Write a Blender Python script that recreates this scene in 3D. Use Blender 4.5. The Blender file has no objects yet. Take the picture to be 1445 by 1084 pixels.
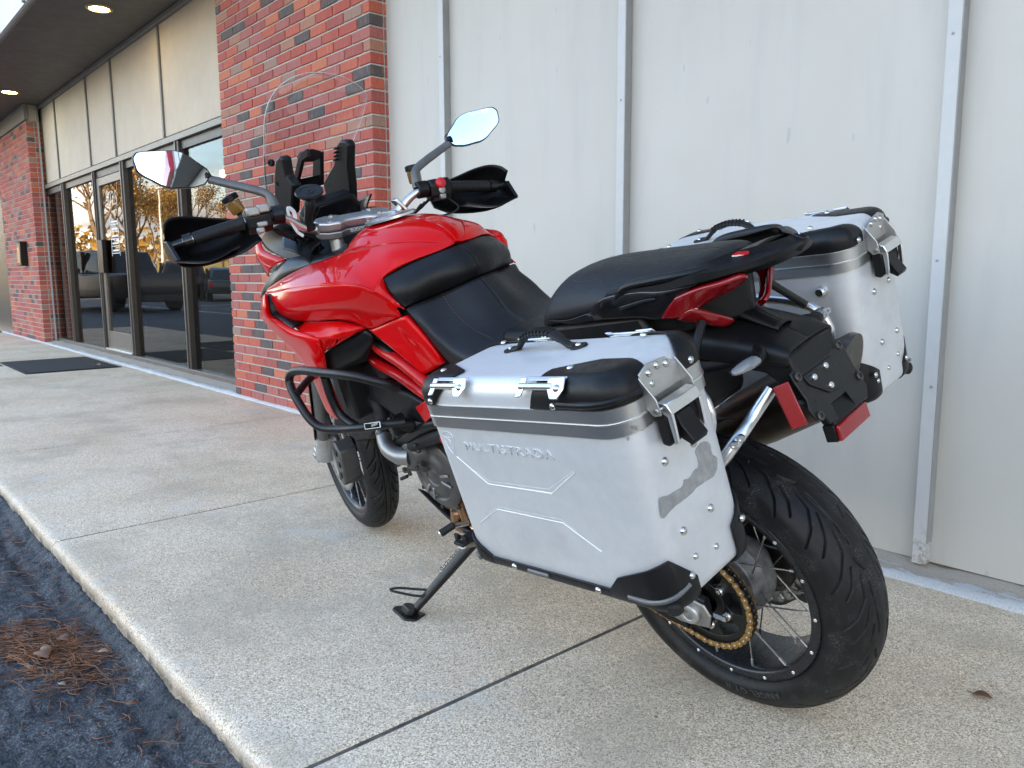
import bpy, bmesh, math, random
import numpy as np
from mathutils import Vector, Matrix, Euler
R = math.radians
rng = random.Random(7)
scene = bpy.context.scene
COL = scene.collection

# ------------------------------------------------------------------ camera
cam_d = bpy.data.cameras.new('camera')
cam = bpy.data.objects.new('camera', cam_d)
COL.objects.link(cam)
scene.camera = cam
_fw = Vector((math.cos(0.139088)*math.cos(2.4150736), math.cos(0.139088)*math.sin(2.4150736), -math.sin(0.139088)))
_rt = _fw.cross(Vector((0, 0, 1))).normalized()
_dn = _fw.cross(_rt)
_ro = 0.0055543
_r2 = math.cos(_ro)*_rt + math.sin(_ro)*_dn
_d2 = -math.sin(_ro)*_rt + math.cos(_ro)*_dn
cam.matrix_world = Matrix(((_r2.x, -_d2.x, -_fw.x, 0), (_r2.y, -_d2.y, -_fw.y, 0), (_r2.z, -_d2.z, -_fw.z, 0.942), (0, 0, 0, 1)))
cam_d.sensor_width = 36
cam_d.sensor_fit = 'HORIZONTAL'
cam_d.lens = 36*1109.09/1445
cam_d.clip_start = 0.05
cam_d.clip_end = 2000
scene.render.resolution_x = 1024
scene.render.resolution_y = 768

# ------------------------------------------------------------------ sky and sun
SUN_DIR = Vector((0.50, 0.78, 0.30)).normalized()      # towards the sun: low, behind the building
SUN_EL = math.asin(SUN_DIR.z)
SUN_ROT = math.atan2(SUN_DIR.x, SUN_DIR.y)
world = bpy.data.worlds.new('World')
scene.world = world
world.use_nodes = True
nt = world.node_tree
for n in list(nt.nodes):
    nt.nodes.remove(n)
N = nt.nodes.new
LK = nt.links.new
out = N('ShaderNodeOutputWorld')
bg = N('ShaderNodeBackground')
bg.inputs['Strength'].default_value = 0.15
sky = N('ShaderNodeTexSky')
sky.sky_type = 'NISHITA'
sky.sun_disc = False
sky.sun_elevation = SUN_EL
sky.sun_rotation = SUN_ROT
sky.air_density = 1.0
sky.dust_density = 1.2
sky.ozone_density = 1.0
# broken cloud layer seen in perspective (thin overhead, closing up into bright haze at the horizon), the same all round
tc = N('ShaderNodeTexCoord')
sep = N('ShaderNodeSeparateXYZ')
LK(tc.outputs['Generated'], sep.inputs[0])
zc = N('ShaderNodeMath')
zc.operation = 'MAXIMUM'
zc.inputs[1].default_value = 0.0
LK(sep.outputs['Z'], zc.inputs[0])
zo = N('ShaderNodeMath')
zo.operation = 'ADD'
zo.inputs[1].default_value = 0.22
LK(zc.outputs[0], zo.inputs[0])
dvd = N('ShaderNodeVectorMath')
dvd.operation = 'DIVIDE'
cmb = N('ShaderNodeCombineXYZ')
for k in range(3):
    LK(zo.outputs[0], cmb.inputs[k])
LK(tc.outputs['Generated'], dvd.inputs[0])
LK(cmb.outputs[0], dvd.inputs[1])
nz = N('ShaderNodeTexNoise')
nz.inputs['Scale'].default_value = 1.15
nz.inputs['Detail'].default_value = 7
nz.inputs['Roughness'].default_value = 0.58
LK(dvd.outputs[0], nz.inputs['Vector'])
hz = N('ShaderNodeMapRange')
hz.inputs['From Min'].default_value = 0.0
hz.inputs['From Max'].default_value = 0.42
hz.inputs['To Min'].default_value = 0.22
hz.inputs['To Max'].default_value = -0.10
LK(zc.outputs[0], hz.inputs['Value'])
ad = N('ShaderNodeMath')
ad.operation = 'ADD'
LK(nz.outputs['Fac'], ad.inputs[0])
LK(hz.outputs[0], ad.inputs[1])
rp = N('ShaderNodeValToRGB')
rp.color_ramp.elements[0].position = 0.46
rp.color_ramp.elements[1].position = 0.72
LK(ad.outputs[0], rp.inputs['Fac'])
cl = N('ShaderNodeMixRGB')
cl.blend_type = 'MIX'
n2 = N('ShaderNodeTexNoise')
n2.inputs['Scale'].default_value = 2.6
n2.inputs['Detail'].default_value = 5
LK(dvd.outputs[0], n2.inputs['Vector'])
r2_ = N('ShaderNodeValToRGB')
r2_.color_ramp.elements[0].position = 0.36
r2_.color_ramp.elements[0].color = (0.34, 0.335, 0.335, 1)
r2_.color_ramp.elements[1].position = 0.66
r2_.color_ramp.elements[1].color = (1.0, 0.86, 0.69, 1)
LK(n2.outputs['Fac'], r2_.inputs['Fac'])
sc_ = N('ShaderNodeVectorMath')
sc_.operation = 'SCALE'
sc_.inputs['Scale'].default_value = 7.6
LK(r2_.outputs['Color'], sc_.inputs[0])
LK(sc_.outputs[0], cl.inputs['Color2'])
LK(rp.outputs['Color'], cl.inputs['Fac'])
LK(sky.outputs['Color'], cl.inputs['Color1'])
LK(cl.outputs['Color'], bg.inputs['Color'])
LK(bg.outputs['Background'], out.inputs['Surface'])
sun_d = bpy.data.lights.new('sun', 'SUN')
sun_d.energy = 5.0
sun_d.angle = R(0.53)
sun_d.color = (1.0, 0.76, 0.48)
sun = bpy.data.objects.new('sun', sun_d)
COL.objects.link(sun)
sun.rotation_euler = SUN_DIR.to_track_quat('Z', 'Y').to_euler()
vs = scene.view_settings
vs.view_transform = 'Standard'
vs.look = 'None'
vs.gamma = 1
vs.exposure = 2.55
vs.use_curve_mapping = False

# ------------------------------------------------------------------ materials
class Mat:
    def __init__(s, name):
        s.m = bpy.data.materials.new(name)
        s.m.use_nodes = True
        s.t = s.m.node_tree
        s.b = s.t.nodes['Principled BSDF']
        s.o = s.t.nodes['Material Output']
    def n(s, typ, **kw):
        x = s.t.nodes.new('ShaderNode'+typ)
        for k, v in kw.items():
            if hasattr(x, k) and k not in x.inputs:
                setattr(x, k, v)
            else:
                x.inputs[k.replace('_', ' ')].default_value = v
        return x
    def l(s, a, b):
        s.t.links.new(a, b)
        return s
    def set(s, **kw):
        for k, v in kw.items():
            k = k.replace('_', ' ')
            if isinstance(v, tuple) and len(v) == 3:
                v = v+(1,)
            s.b.inputs[k].default_value = v
        return s
    def co(s, which='Object', scale=None):
        t = s.n('TexCoord')
        if scale is None:
            return t.outputs[which]
        m = s.n('Mapping')
        m.inputs['Scale'].default_value = scale
        s.l(t.outputs[which], m.inputs['Vector'])
        return m.outputs['Vector']
    def noise(s, scale, detail=4, rough=0.55, vec=None):
        x = s.n('TexNoise')
        x.inputs['Scale'].default_value = scale
        x.inputs['Detail'].default_value = detail
        x.inputs['Roughness'].default_value = rough
        s.l(vec if vec is not None else s.co(), x.inputs['Vector'])
        return x.outputs['Fac']
    def ramp(s, fac, stops, interp='LINEAR'):
        x = s.n('ValToRGB')
        cr = x.color_ramp
        cr.interpolation = interp
        while len(cr.elements) < len(stops):
            cr.elements.new(0.5)
        for e, (p, c) in zip(cr.elements, stops):
            e.position = p
            e.color = (c+(1,)) if isinstance(c, tuple) else (c, c, c, 1)
        s.l(fac, x.inputs['Fac'])
        return x.outputs['Color']
    def mix(s, fac, a, b, mode='MIX'):
        x = s.n('MixRGB', blend_type=mode)
        for i, v in (('Fac', fac), ('Color1', a), ('Color2', b)):
            if isinstance(v, (int, float)):
                x.inputs[i].default_value = v if i == 'Fac' else (v, v, v, 1)
            elif isinstance(v, tuple):
                x.inputs[i].default_value = v if len(v) == 4 else v+(1,)
            else:
                s.l(v, x.inputs[i])
        return x.outputs['Color']
    def bump(s, h, strength=0.3, dist=0.002, prev=None):
        x = s.n('Bump')
        x.inputs['Strength'].default_value = strength
        x.inputs['Distance'].default_value = dist
        s.l(h, x.inputs['Height'])
        if prev is not None:
            s.l(prev, x.inputs['Normal'])
        s.l(x.outputs['Normal'], s.b.inputs['Normal'])
        return x.outputs['Normal']
    def col(s, c):
        s.l(c, s.b.inputs['Base Color'])
        return s
    def rgh(s, c):
        s.l(c, s.b.inputs['Roughness'])
        return s

M = {}
def simple(name, col, rough=0.5, metal=0.0, coat=0.0, var=0.12, scale=30, bump=0.0, bscale=400, rvar=0.08, spec=0.5, smudge=True):
    m = Mat(name)
    m.set(Base_Color=col, Roughness=rough, Metallic=metal, Coat_Weight=coat, Specular_IOR_Level=spec)
    n = m.noise(scale, 5, 0.6)
    lo = tuple(c*(1-var) for c in col)
    hi = tuple(min(1, c*(1+var)) for c in col)
    m.col(m.ramp(n, [(0.3, lo), (0.7, hi)]))
    n2 = m.noise(scale*2.7, 6, 0.65)
    m.rgh(m.ramp(n2, [(0.3, max(0.02, rough-rvar)), (0.75, min(1, rough+rvar))]))
    if bump:
        m.bump(m.noise(bscale, 3, 0.5), bump, 0.001)
    M[name] = m.m
    return m

simple('black_plastic', (0.005, 0.005, 0.0056), 0.44, bump=0.12, bscale=900, spec=0.30)
simple('black_satin', (0.005, 0.0053, 0.006), 0.36, rvar=0.06, spec=0.30)
simple('black_gloss', (0.008, 0.008, 0.009), 0.14, rvar=0.05)
simple('black_rubber', (0.010, 0.010, 0.0105), 0.6, bump=0.1, spec=0.35)
simple('black_powder', (0.007, 0.007, 0.0075), 0.40, bump=0.15, bscale=1500, spec=0.4)
simple('seat_vinyl', (0.012, 0.0125, 0.0145), 0.5, bump=0.35, bscale=1400, spec=0.32)
simple('alu_bright', (0.80, 0.80, 0.79), 0.30, 1.0, rvar=0.03, var=0.04, scale=90)
simple('alu_cast', (0.50, 0.50, 0.49), 0.4, 0.85, bump=0.1, bscale=700)
simple('alu_dull', (0.34, 0.34, 0.33), 0.45, 0.9, rvar=0.04, var=0.06)
simple('bar_alu', (0.62, 0.61, 0.59), 0.33, 0.95, rvar=0.03, var=0.04)
simple('fork_grey', (0.13, 0.13, 0.128), 0.42, 0.4)
simple('steel', (0.62, 0.61, 0.58), 0.26, 1.0, rvar=0.03, var=0.05)
simple('engine_grey', (0.095, 0.092, 0.09), 0.42, 0.5, bump=0.12, bscale=600)
simple('header_copper', (0.50, 0.30, 0.17), 0.3, 1.0, var=0.3, scale=14)
simple('exhaust_steel', (0.10, 0.085, 0.07), 0.38, 0.9, var=0.4, scale=9)
simple('rim_black', (0.012, 0.013, 0.016), 0.3, rvar=0.08)
simple('gold_link', (0.42, 0.24, 0.07), 0.38, 0.75, var=0.35, scale=120)
simple('dark_steel', (0.09, 0.085, 0.08), 0.42, 0.85, var=0.4)
simple('disc_steel', (0.40, 0.39, 0.37), 0.35, 0.9, var=0.3, scale=25)
simple('hub_dirty', (0.22, 0.22, 0.22), 0.55, 0.5, var=0.6, scale=26)
simple('frame_red', (0.46, 0.004, 0.006), 0.34, coat=0.3, rvar=0.02, var=0.03, spec=0.2)
simple('logo_grey', (0.5, 0.5, 0.5), 0.4)
simple('white_print', (0.8, 0.8, 0.78), 0.5)
simple('red_switch', (0.5, 0.01, 0.02), 0.35)
simple('stitch_red', (0.16, 0.07, 0.06), 0.7)
simple('mud_flap', (0.02, 0.02, 0.02), 0.6)

# red paint with clear coat
m = Mat('red_paint')
m.set(Base_Color=(0.70, 0.002, 0.006), Roughness=0.35, Coat_Weight=0.8, Coat_Roughness=0.02, Coat_IOR=1.32, Specular_IOR_Level=0.05)
n = m.noise(6, 3)
m.col(m.ramp(n, [(0.35, (0.56, 0.0008, 0.002)), (0.65, (0.60, 0.001, 0.0025))]))
M['red_paint'] = m.m

# pannier aluminium: anodised / brushed sheet, scuffed
def alu(name, col, rough, metal, sx, bumpy, stain):
    m = Mat(name)
    m.set(Metallic=metal)
    st = m.noise(1.0, 4, 0.6, m.co('Object', sx))
    sm = m.noise(7, 5, 0.6)
    c1 = m.ramp(st, [(0.3, tuple(c*0.93 for c in col)), (0.7, col)])
    c2 = m.mix(m.ramp(sm, [(0.48, 0.0), (0.72, stain)]), c1, tuple(c*0.62 for c in col))
    sc = m.noise(1.0, 2, 0.5, m.co('Object', (60, 900, 220)))
    c3 = m.mix(m.ramp(sc, [(0.70, 0.0), (0.76, 0.35)]), c2, tuple(min(1, c*1.25) for c in col))
    m.col(c3)
    m.rgh(m.ramp(sm, [(0.3, rough-0.05), (0.75, rough+0.12)]))
    m.bump(st, bumpy, 0.0004)
    M[name] = m.m
alu('pannier_alu', (0.70, 0.71, 0.715), 0.44, 0.45, (30, 30, 30), 0.03, 0.42)
alu('pannier_lid', (0.78, 0.785, 0.79), 0.42, 0.5, (8, 240, 8), 0.04, 0.34)
alu('band_alu', (0.56, 0.555, 0.54), 0.33, 0.95, (4, 300, 900), 0.25, 0.35)
alu('mount_plate', (0.55, 0.54, 0.52), 0.38, 0.9, (60, 60, 60), 0.1, 0.3)
m = simple('glue_residue', (0.33, 0.33, 0.32), 0.6, 0.35, var=0.2, scale=60, bump=0.3, bscale=160)

# lenses
def lens(name, col, rough=0.08, trans=0.6):
    m = Mat(name)
    m.set(Base_Color=col, Roughness=rough, Transmission_Weight=trans, IOR=1.5, Coat_Weight=0.6)
    w = m.n('TexWave', wave_type='BANDS')
    w.inputs['Scale'].default_value = 60
    m.l(m.co(), w.inputs['Vector'])
    m.bump(w.outputs['Fac'], 0.15, 0.001)
    M[name] = m.m
lens('tail_red', (0.32, 0.004, 0.008), 0.1, 0.25)
lens('reflector_red', (0.27, 0.002, 0.004), 0.22, 0.0)
lens('clear_lens', (0.85, 0.86, 0.85), 0.08, 0.75)
lens('amber_fluid', (0.30, 0.17, 0.04), 0.15, 0.35)
m = Mat('mirror_glass')
m.set(Base_Color=(0.86, 0.93, 0.97), Metallic=1.0, Roughness=0.015)
M['mirror_glass'] = m.m
m = Mat('screen_clear')
tr = m.n('BsdfTransparent')
gl = m.n('BsdfGlossy')
gl.inputs['Roughness'].default_value = 0.02
fr = m.n('Fresnel')
ge = m.n('NewGeometry')
mr = m.n('MapRange')
mr.inputs['To Min'].default_value = 1.28
mr.inputs['To Max'].default_value = 1/1.28
m.l(ge.outputs['Backfacing'], mr.inputs['Value']).l(mr.outputs[0], fr.inputs['IOR'])
tr.inputs['Color'].default_value = (0.985, 0.99, 0.99, 1)
mx = m.n('MixShader')
m.l(fr.outputs[0], mx.inputs[0]).l(tr.outputs[0], mx.inputs[1]).l(gl.outputs[0], mx.inputs[2]).l(mx.outputs[0], m.o.inputs['Surface'])
M['screen_clear'] = m.m

# tyre
m = Mat('tyre_rubber')
m.set(Base_Color=(0.018, 0.018, 0.019), Roughness=0.6)
n = m.noise(18, 6, 0.65)
d = m.noise(420, 2, 0.6)
dust = m.mix(1.0, m.ramp(n, [(0.5, 0.0), (0.75, 1.0)]), m.ramp(d, [(0.52, 0.0), (0.68, 1.0)]), 'MULTIPLY')
m.col(m.mix(dust, m.ramp(n, [(0.3, (0.0055, 0.0055, 0.006)), (0.8, (0.013, 0.0127, 0.0125))]), (0.16, 0.155, 0.15)))
m.rgh(m.ramp(n, [(0.3, 0.40), (0.7, 0.62)]))
m.set(Specular_IOR_Level=0.28)
m.bump(d, 0.12, 0.001)
M['tyre_rubber'] = m.m

# ------------------------------------------------------------------ mesh helpers
class MB:
    """collects shapes into one mesh"""
    def __init__(s):
        s.v = []
        s.f = []
    def add(s, vs, fs):
        o = len(s.v)
        s.v += [tuple(p) for p in vs]
        s.f += [tuple(i+o for i in f) for f in fs]
        return s
    def box(s, lo, hi, M4=None):
        x0, y0, z0 = lo
        x1, y1, z1 = hi
        vs = [Vector(p) for p in ((x0, y0, z0), (x1, y0, z0), (x1, y1, z0), (x0, y1, z0), (x0, y0, z1), (x1, y0, z1), (x1, y1, z1), (x0, y1, z1))]
        if M4 is not None:
            vs = [M4 @ v for v in vs]
        return s.add(vs, [(0, 3, 2, 1), (4, 5, 6, 7), (0, 1, 5, 4), (1, 2, 6, 5), (2, 3, 7, 6), (3, 0, 4, 7)])
    def tube(s, path, r, seg=12, closed=False, caps=True, flat=1.0, up=None):
        P = [Vector(p) for p in path]
        n = len(P)
        rr = r if isinstance(r, (list, tuple)) else [r]*n
        prev = None
        rings = []
        for i in range(n):
            if closed:
                t = (P[(i+1) % n]-P[i-1]).normalized()
            else:
                t = (P[min(i+1, n-1)]-P[max(i-1, 0)]).normalized()
            if prev is None:
                a = Vector(up) if up is not None else (Vector((0, 0, 1)) if abs(t.z) < 0.9 else Vector((1, 0, 0)))
                u = (a-t*a.dot(t)).normalized()
            else:
                u = (prev-t*prev.dot(t)).normalized()
            prev = u
            w = t.cross(u)
            rings.append([P[i]+(u*math.cos(2*math.pi*k/seg)*flat+w*math.sin(2*math.pi*k/seg))*rr[i] for k in range(seg)])
        o = len(s.v)
        for g in rings:
            s.v += [tuple(p) for p in g]
        for i in range(n if closed else n-1):
            j = (i+1) % n
            for k in range(seg):
                l = (k+1) % seg
                s.f.append((o+i*seg+k, o+i*seg+l, o+j*seg+l, o+j*seg+k))
        if caps and not closed:
            s.f.append(tuple(o+k for k in range(seg))[::-1])
            s.f.append(tuple(o+(n-1)*seg+k for k in range(seg)))
        return s
    def lathe(s, prof, c=(0, 0, 0), axis=(0, 1, 0), seg=32, closed=False):
        """prof: (along axis, radius)"""
        a = Vector(axis).normalized()
        u = Vector((0, 0, 1)) if abs(a.z) < 0.9 else Vector((1, 0, 0))
        u = (u-a*u.dot(a)).normalized()
        w = a.cross(u)
        c = Vector(c)
        o = len(s.v)
        for (h, r) in prof:
            for k in range(seg):
                q = 2*math.pi*k/seg
                s.v.append(tuple(c+a*h+(u*math.cos(q)+w*math.sin(q))*r))
        n = len(prof)
        for i in range(n if closed else n-1):
            j = (i+1) % n
            for k in range(seg):
                l = (k+1) % seg
                s.f.append((o+i*seg+k, o+j*seg+k, o+j*seg+l, o+i*seg+l))
        if not closed:
            if prof[0][1] > 1e-5:
                s.f.append(tuple(o+k for k in range(seg)))
            if prof[-1][1] > 1e-5:
                s.f.append(tuple(o+(n-1)*seg+k for k in range(seg))[::-1])
        return s
    def prism(s, poly, d):
        """planar polygon (3D points) extruded by vector d"""
        P = [Vector(p) for p in poly]
        d = Vector(d)
        n = len(P)
        o = len(s.v)
        s.v += [tuple(p) for p in P]+[tuple(p+d) for p in P]
        s.f.append(tuple(o+i for i in range(n))[::-1])
        s.f.append(tuple(o+n+i for i in range(n)))
        for i in range(n):
            j = (i+1) % n
            s.f.append((o+i, o+j, o+n+j, o+n+i))
        return s
    def grid(s, G, close_u=False):
        o = len(s.v)
        n, k = len(G), len(G[0])
        for row in G:
            s.v += [tuple(p) for p in row]
        for i in range(n if close_u else n-1):
            j = (i+1) % n
            for q in range(k-1):
                s.f.append((o+i*k+q, o+j*k+q, o+j*k+q+1, o+i*k+q+1))
        return s
    def build(s, name, mat, parent=None, bevel=0, sub=0, solid=0, smooth=35, bseg=2, off=0.0, mw=None):
        me = bpy.data.meshes.new(name)
        me.from_pydata(s.v, [], s.f)
        me.validate()
        bm = bmesh.new()
        bm.from_mesh(me)
        bmesh.ops.remove_doubles(bm, verts=bm.verts, dist=1e-6)
        bmesh.ops.recalc_face_normals(bm, faces=bm.faces)
        bm.to_mesh(me)
        bm.free()
        ob = link(name, me, parent, mat)
        if solid:
            x = ob.modifiers.new('solid', 'SOLIDIFY')
            x.thickness = solid
            x.offset = off
        if sub:
            x = ob.modifiers.new('sub', 'SUBSURF')
            x.levels = sub
            x.render_levels = sub
        if bevel:
            x = ob.modifiers.new('bevel', 'BEVEL')
            x.width = bevel
            x.segments = bseg
            x.limit_method = 'ANGLE'
            x.angle_limit = R(32)
            x.harden_normals = False
        shade(me, smooth)
        if mw is not None:
            ob.matrix_local = mw
        return ob

def shade(me, ang):
    if ang is None:
        return
    me.polygons.foreach_set('use_smooth', [True]*len(me.polygons))
    if ang < 180:
        me.set_sharp_from_angle(angle=R(ang))

def link(name, me, parent=None, mat=None):
    ob = bpy.data.objects.new(name, me)
    COL.objects.link(ob)
    if mat is not None:
        mm = M[mat] if isinstance(mat, str) else mat
        if len(me.materials) == 0:
            me.materials.append(mm)
    if parent is not None:
        ob.parent = parent
    return ob

def tag(o, label=None, cat=None, group=None, kind=None):
    for k, v in (('label', label), ('category', cat), ('group', group), ('kind', kind)):
        if v:
            o[k] = v
    return o

def empty(name, mw=None, parent=None):
    o = bpy.data.objects.new(name, None)
    o.empty_display_size = 0.1
    COL.objects.link(o)
    if parent is not None:
        o.parent = parent
    if mw is not None:
        o.matrix_local = mw
    return o

def copy_to(o, parent, mw=None):
    c = o.copy()
    COL.objects.link(c)
    c.parent = parent
    if mw is not None:
        c.matrix_local = mw
    return c

def cr(P, n, closed=False):
    """Catmull-Rom through P, n samples"""
    P = [Vector(p) for p in P]
    if len(P) == 1:
        return [P[0]]*n
    if len(P) == 2:
        return [P[0].lerp(P[1], i/(n-1)) for i in range(n)]
    L = [0]
    m = len(P)
    segs = m if closed else m-1
    for i in range(segs):
        L.append(L[-1]+max(1e-6, (P[(i+1) % m]-P[i]).length))
    res = []
    for i in range(n):
        t = L[-1]*i/(n if closed else n-1)
        k = 0
        while k < segs-1 and t > L[k+1]:
            k += 1
        u = (t-L[k])/(L[k+1]-L[k])
        if closed:
            a, b, c, d = P[k-1], P[k], P[(k+1) % m], P[(k+2) % m]
        else:
            b, c = P[k], P[k+1]
            a = P[k-1] if k > 0 else b*2-c
            d = P[k+2] if k+2 < m else c*2-b
        lb = (c-b).length+1e-9
        m1 = (c-a)*(lb/(((b-a).length+lb) or 1))
        m2 = (d-b)*(lb/(((d-c).length+lb) or 1))
        u2, u3 = u*u, u*u*u
        res.append(b*(2*u3-3*u2+1)+m1*(u3-2*u2+u)+c*(-2*u3+3*u2)+m2*(u3-u2))
    return res

def loft(cols, nu, nv, closed_v=False):
    """cols: list of control polylines; smooth surface through them"""
    A = [cr(c, nv, closed_v) for c in cols]
    B = [cr([a[j] for a in A], nu) for j in range(nv)]
    return [[B[j][i] for j in range(nv)] for i in range(nu)]

def mir(P):
    return [(p[0], -p[1], p[2]) for p in P]

def rod(a, b):
    """matrix taking +Z unit to the segment a-b"""
    a, b = Vector(a), Vector(b)
    d = b-a
    q = d.to_track_quat('Z', 'Y')
    return Matrix.Translation(a) @ q.to_matrix().to_4x4() @ Matrix.Diagonal((1, 1, d.length, 1))

def cyl_mesh(name, r, seg=8, mat=None, r2=None):
    mb = MB().lathe([(0, r), (1, r2 if r2 else r)], axis=(0, 0, 1), seg=seg)
    me = bpy.data.meshes.new(name)
    me.from_pydata(mb.v, [], mb.f)
    shade(me, 40)
    if mat:
        me.materials.append(M[mat])
    return me

def bolt_mesh(name, r, h, mat, hexa=True):
    mb = MB().lathe([(0, r), (h*0.7, r), (h, r*0.8), (h, r*0.45), (h*0.55, r*0.42), (h*0.55, 0)], axis=(0, 0, 1), seg=16)
    me = bpy.data.meshes.new(name)
    me.from_pydata(mb.v, [], mb.f)
    shade(me, 35)
    me.materials.append(M[mat])
    return me

def put(name, me, parent, pos, nrm, s=1.0):
    o = link(name, me, parent)
    q = Vector(nrm).to_track_quat('Z', 'Y')
    o.matrix_local = Matrix.Translation(Vector(pos)) @ q.to_matrix().to_4x4() @ Matrix.Scale(s, 4)
    return o

def text_mesh(body, size, depth, name='lettering', shear=0.0, spacing=1.0, bold=0.0):
    cu = bpy.data.curves.new(name, 'FONT')
    cu.body = body
    cu.size = size
    cu.extrude = depth
    cu.shear = shear
    cu.offset = bold
    cu.space_character = spacing
    cu.align_x = 'CENTER'
    cu.align_y = 'CENTER'
    cu.resolution_u = 3
    ob = bpy.data.objects.new(name, cu)
    COL.objects.link(ob)
    dg = bpy.context.evaluated_depsgraph_get()
    me = bpy.data.meshes.new_from_object(ob.evaluated_get(dg))
    bpy.data.objects.remove(ob)
    bpy.data.curves.remove(cu)
    me.name = name
    me.materials.clear()
    return me

from mathutils import noise as mnoise
def nz3(x, y, z, s=1.0):
    return mnoise.noise(Vector((x*s, y*s, z*s)))
def fbm(x, y, z, s, o=4):
    return mnoise.fractal(Vector((x*s, y*s, z*s)), 1.0, 2.0, o)

YW, YB, YG = 2.565, 2.455, 2.645        # grey wall, brick face, shop window plane
ZS = 3.275                              # soffit height
YF = 1.63                               # canopy front
ZA = -0.072                             # asphalt level
YC = 0.567                              # kerb line

# ---- setting materials
m = Mat('concrete')
P = m.co('Object')
big = m.noise(1.1, 5, 0.6, P)
mid = m.noise(9, 5, 0.65, P)
agg = m.n('TexVoronoi')
agg.inputs['Scale'].default_value = 400
m.l(P, agg.inputs['Vector'])
ag2 = m.n('TexVoronoi')
ag2.inputs['Scale'].default_value = 230
m.l(P, ag2.inputs['Vector'])
c = m.ramp(big, [(0.3, (0.70, 0.565, 0.41)), (0.5, (0.82, 0.685, 0.525)), (0.72, (0.86, 0.75, 0.61))])
grain = m.ramp(agg.outputs['Color'], [(0.0, (0.32, 0.25, 0.20)), (0.18, (0.62, 0.55, 0.47)), (0.42, (1.0, 0.97, 0.93)), (0.66, (1.18, 1.15, 1.10)), (0.88, (1.55, 1.52, 1.46))], 'CONSTANT')
c = m.mix(0.85, c, grain, 'MULTIPLY')
c = m.mix(0.6, c, m.ramp(ag2.outputs['Color'], [(0.0, (0.35, 0.26, 0.20)), (0.10, (0.8, 0.76, 0.70)), (0.3, (1.0, 1.0, 1.0)), (0.9, (1.3, 1.28, 1.25))], 'CONSTANT'), 'MULTIPLY')
fine = m.noise(900, 2, 0.6, P)
c = m.mix(0.55, c, m.ramp(fine, [(0.33, 0.55), (0.5, 1.05), (0.68, 1.6)]), 'MULTIPLY')
stn = m.ramp(m.noise(1.9, 6, 0.68, P), [(0.36, 0.55), (0.52, 0.0)])
c = m.mix(stn, c, (0.46, 0.375, 0.27))
patch = m.ramp(m.noise(3.3, 6, 0.7, P), [(0.58, 0.0), (0.70, 0.6)])
c = m.mix(patch, c, (0.66, 0.61, 0.54))
dk = m.ramp(m.noise(46, 3, 0.6, P), [(0.68, 0.0), (0.74, 0.7)])
c = m.mix(dk, c, (0.10, 0.085, 0.07))
# worn, bleached kerb nosing
sx = m.n('SeparateXYZ')
m.l(P, sx.inputs[0])
ed = m.n('MapRange', clamp=True)
ed.inputs['From Min'].default_value = YC+0.115
ed.inputs['From Max'].default_value = YC+0.02
m.l(sx.outputs['Y'], ed.inputs['Value'])
edn = m.mix(1.0, ed.outputs[0], m.ramp(m.noise(14, 5, 0.7, P), [(0.45, 0.0), (0.66, 0.5)]), 'MULTIPLY')
c = m.mix(edn, c, (0.66, 0.61, 0.53))
lowz = m.n('MapRange', clamp=True)
lowz.inputs['From Min'].default_value = -0.008
lowz.inputs['From Max'].default_value = -0.04
m.l(sx.outputs['Z'], lowz.inputs['Value'])
low_tone = m.mix(1.0, lowz.outputs[0], m.ramp(m.noise(22, 6, 0.7, P), [(0.35, 0.35), (0.6, 1.0)]), 'MULTIPLY')  # kerb face turns patchy dark brown towards the bottom
c = m.mix(low_tone, c, (0.16, 0.13, 0.10))
m.col(c)
m.set(Roughness=0.86, Specular_IOR_Level=0.3)
b1 = m.bump(m.noise(240, 3, 0.65, P), 0.55, 0.0016)
m.bump(mid, 0.35, 0.004, b1)
M['concrete'] = m.m
simple('joint_fill', (0.12, 0.102, 0.082), 0.95, var=0.5)

m = Mat('asphalt')
P = m.co('Object')
big = m.noise(2.2, 6, 0.62, P)
fine = m.noise(170, 4, 0.7, P)
st = m.noise(1.0, 5, 0.6, m.co('Object', (26, 60, 20)))
c = m.ramp(big, [(0.3, (0.013, 0.0138, 0.0165)), (0.55, (0.028, 0.030, 0.034)), (0.75, (0.10, 0.10, 0.10))])
c = m.mix(0.7, c, m.ramp(st, [(0.3, 0.55), (0.7, 1.7)]), 'MULTIPLY')
c = m.mix(0.8, c, m.ramp(fine, [(0.38, 0.3), (0.50, 1.0), (0.64, 4.2)]), 'MULTIPLY')
m.col(c)
m.rgh(m.ramp(big, [(0.3, 0.55), (0.7, 0.8)]))
b1 = m.bump(fine, 0.9, 0.004)
b2 = m.bump(st, 0.5, 0.01, b1)
M['asphalt'] = m.m

m = Mat('painted_wall')
P = m.co('Object')
g = m.noise(1.0, 5, 0.6, m.co('Object', (9, 9, 1.2)))
gr = m.noise(1.0, 3, 0.6, m.co('Object', (420, 420, 60)))
c = m.ramp(m.noise(1.4, 4, 0.6, P), [(0.3, (0.485, 0.463, 0.415)), (0.7, (0.525, 0.503, 0.452))])
c = m.mix(m.ramp(g, [(0.50, 0.0), (0.78, 0.5)]), c, (0.40, 0.395, 0.375))
sc = m.ramp(m.noise(1.0, 2, 0.5, m.co('Object', (30, 30, 9))), [(0.71, 0.0), (0.74, 0.6)])
c = m.mix(sc, c, (0.36, 0.36, 0.36))
m.col(c)
m.set(Roughness=0.55, Specular_IOR_Level=0.35)
b1 = m.bump(gr, 0.12, 0.001)
m.bump(m.noise(3.0, 3, 0.5, P), 0.2, 0.01, b1)
M['painted_wall'] = m.m
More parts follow.
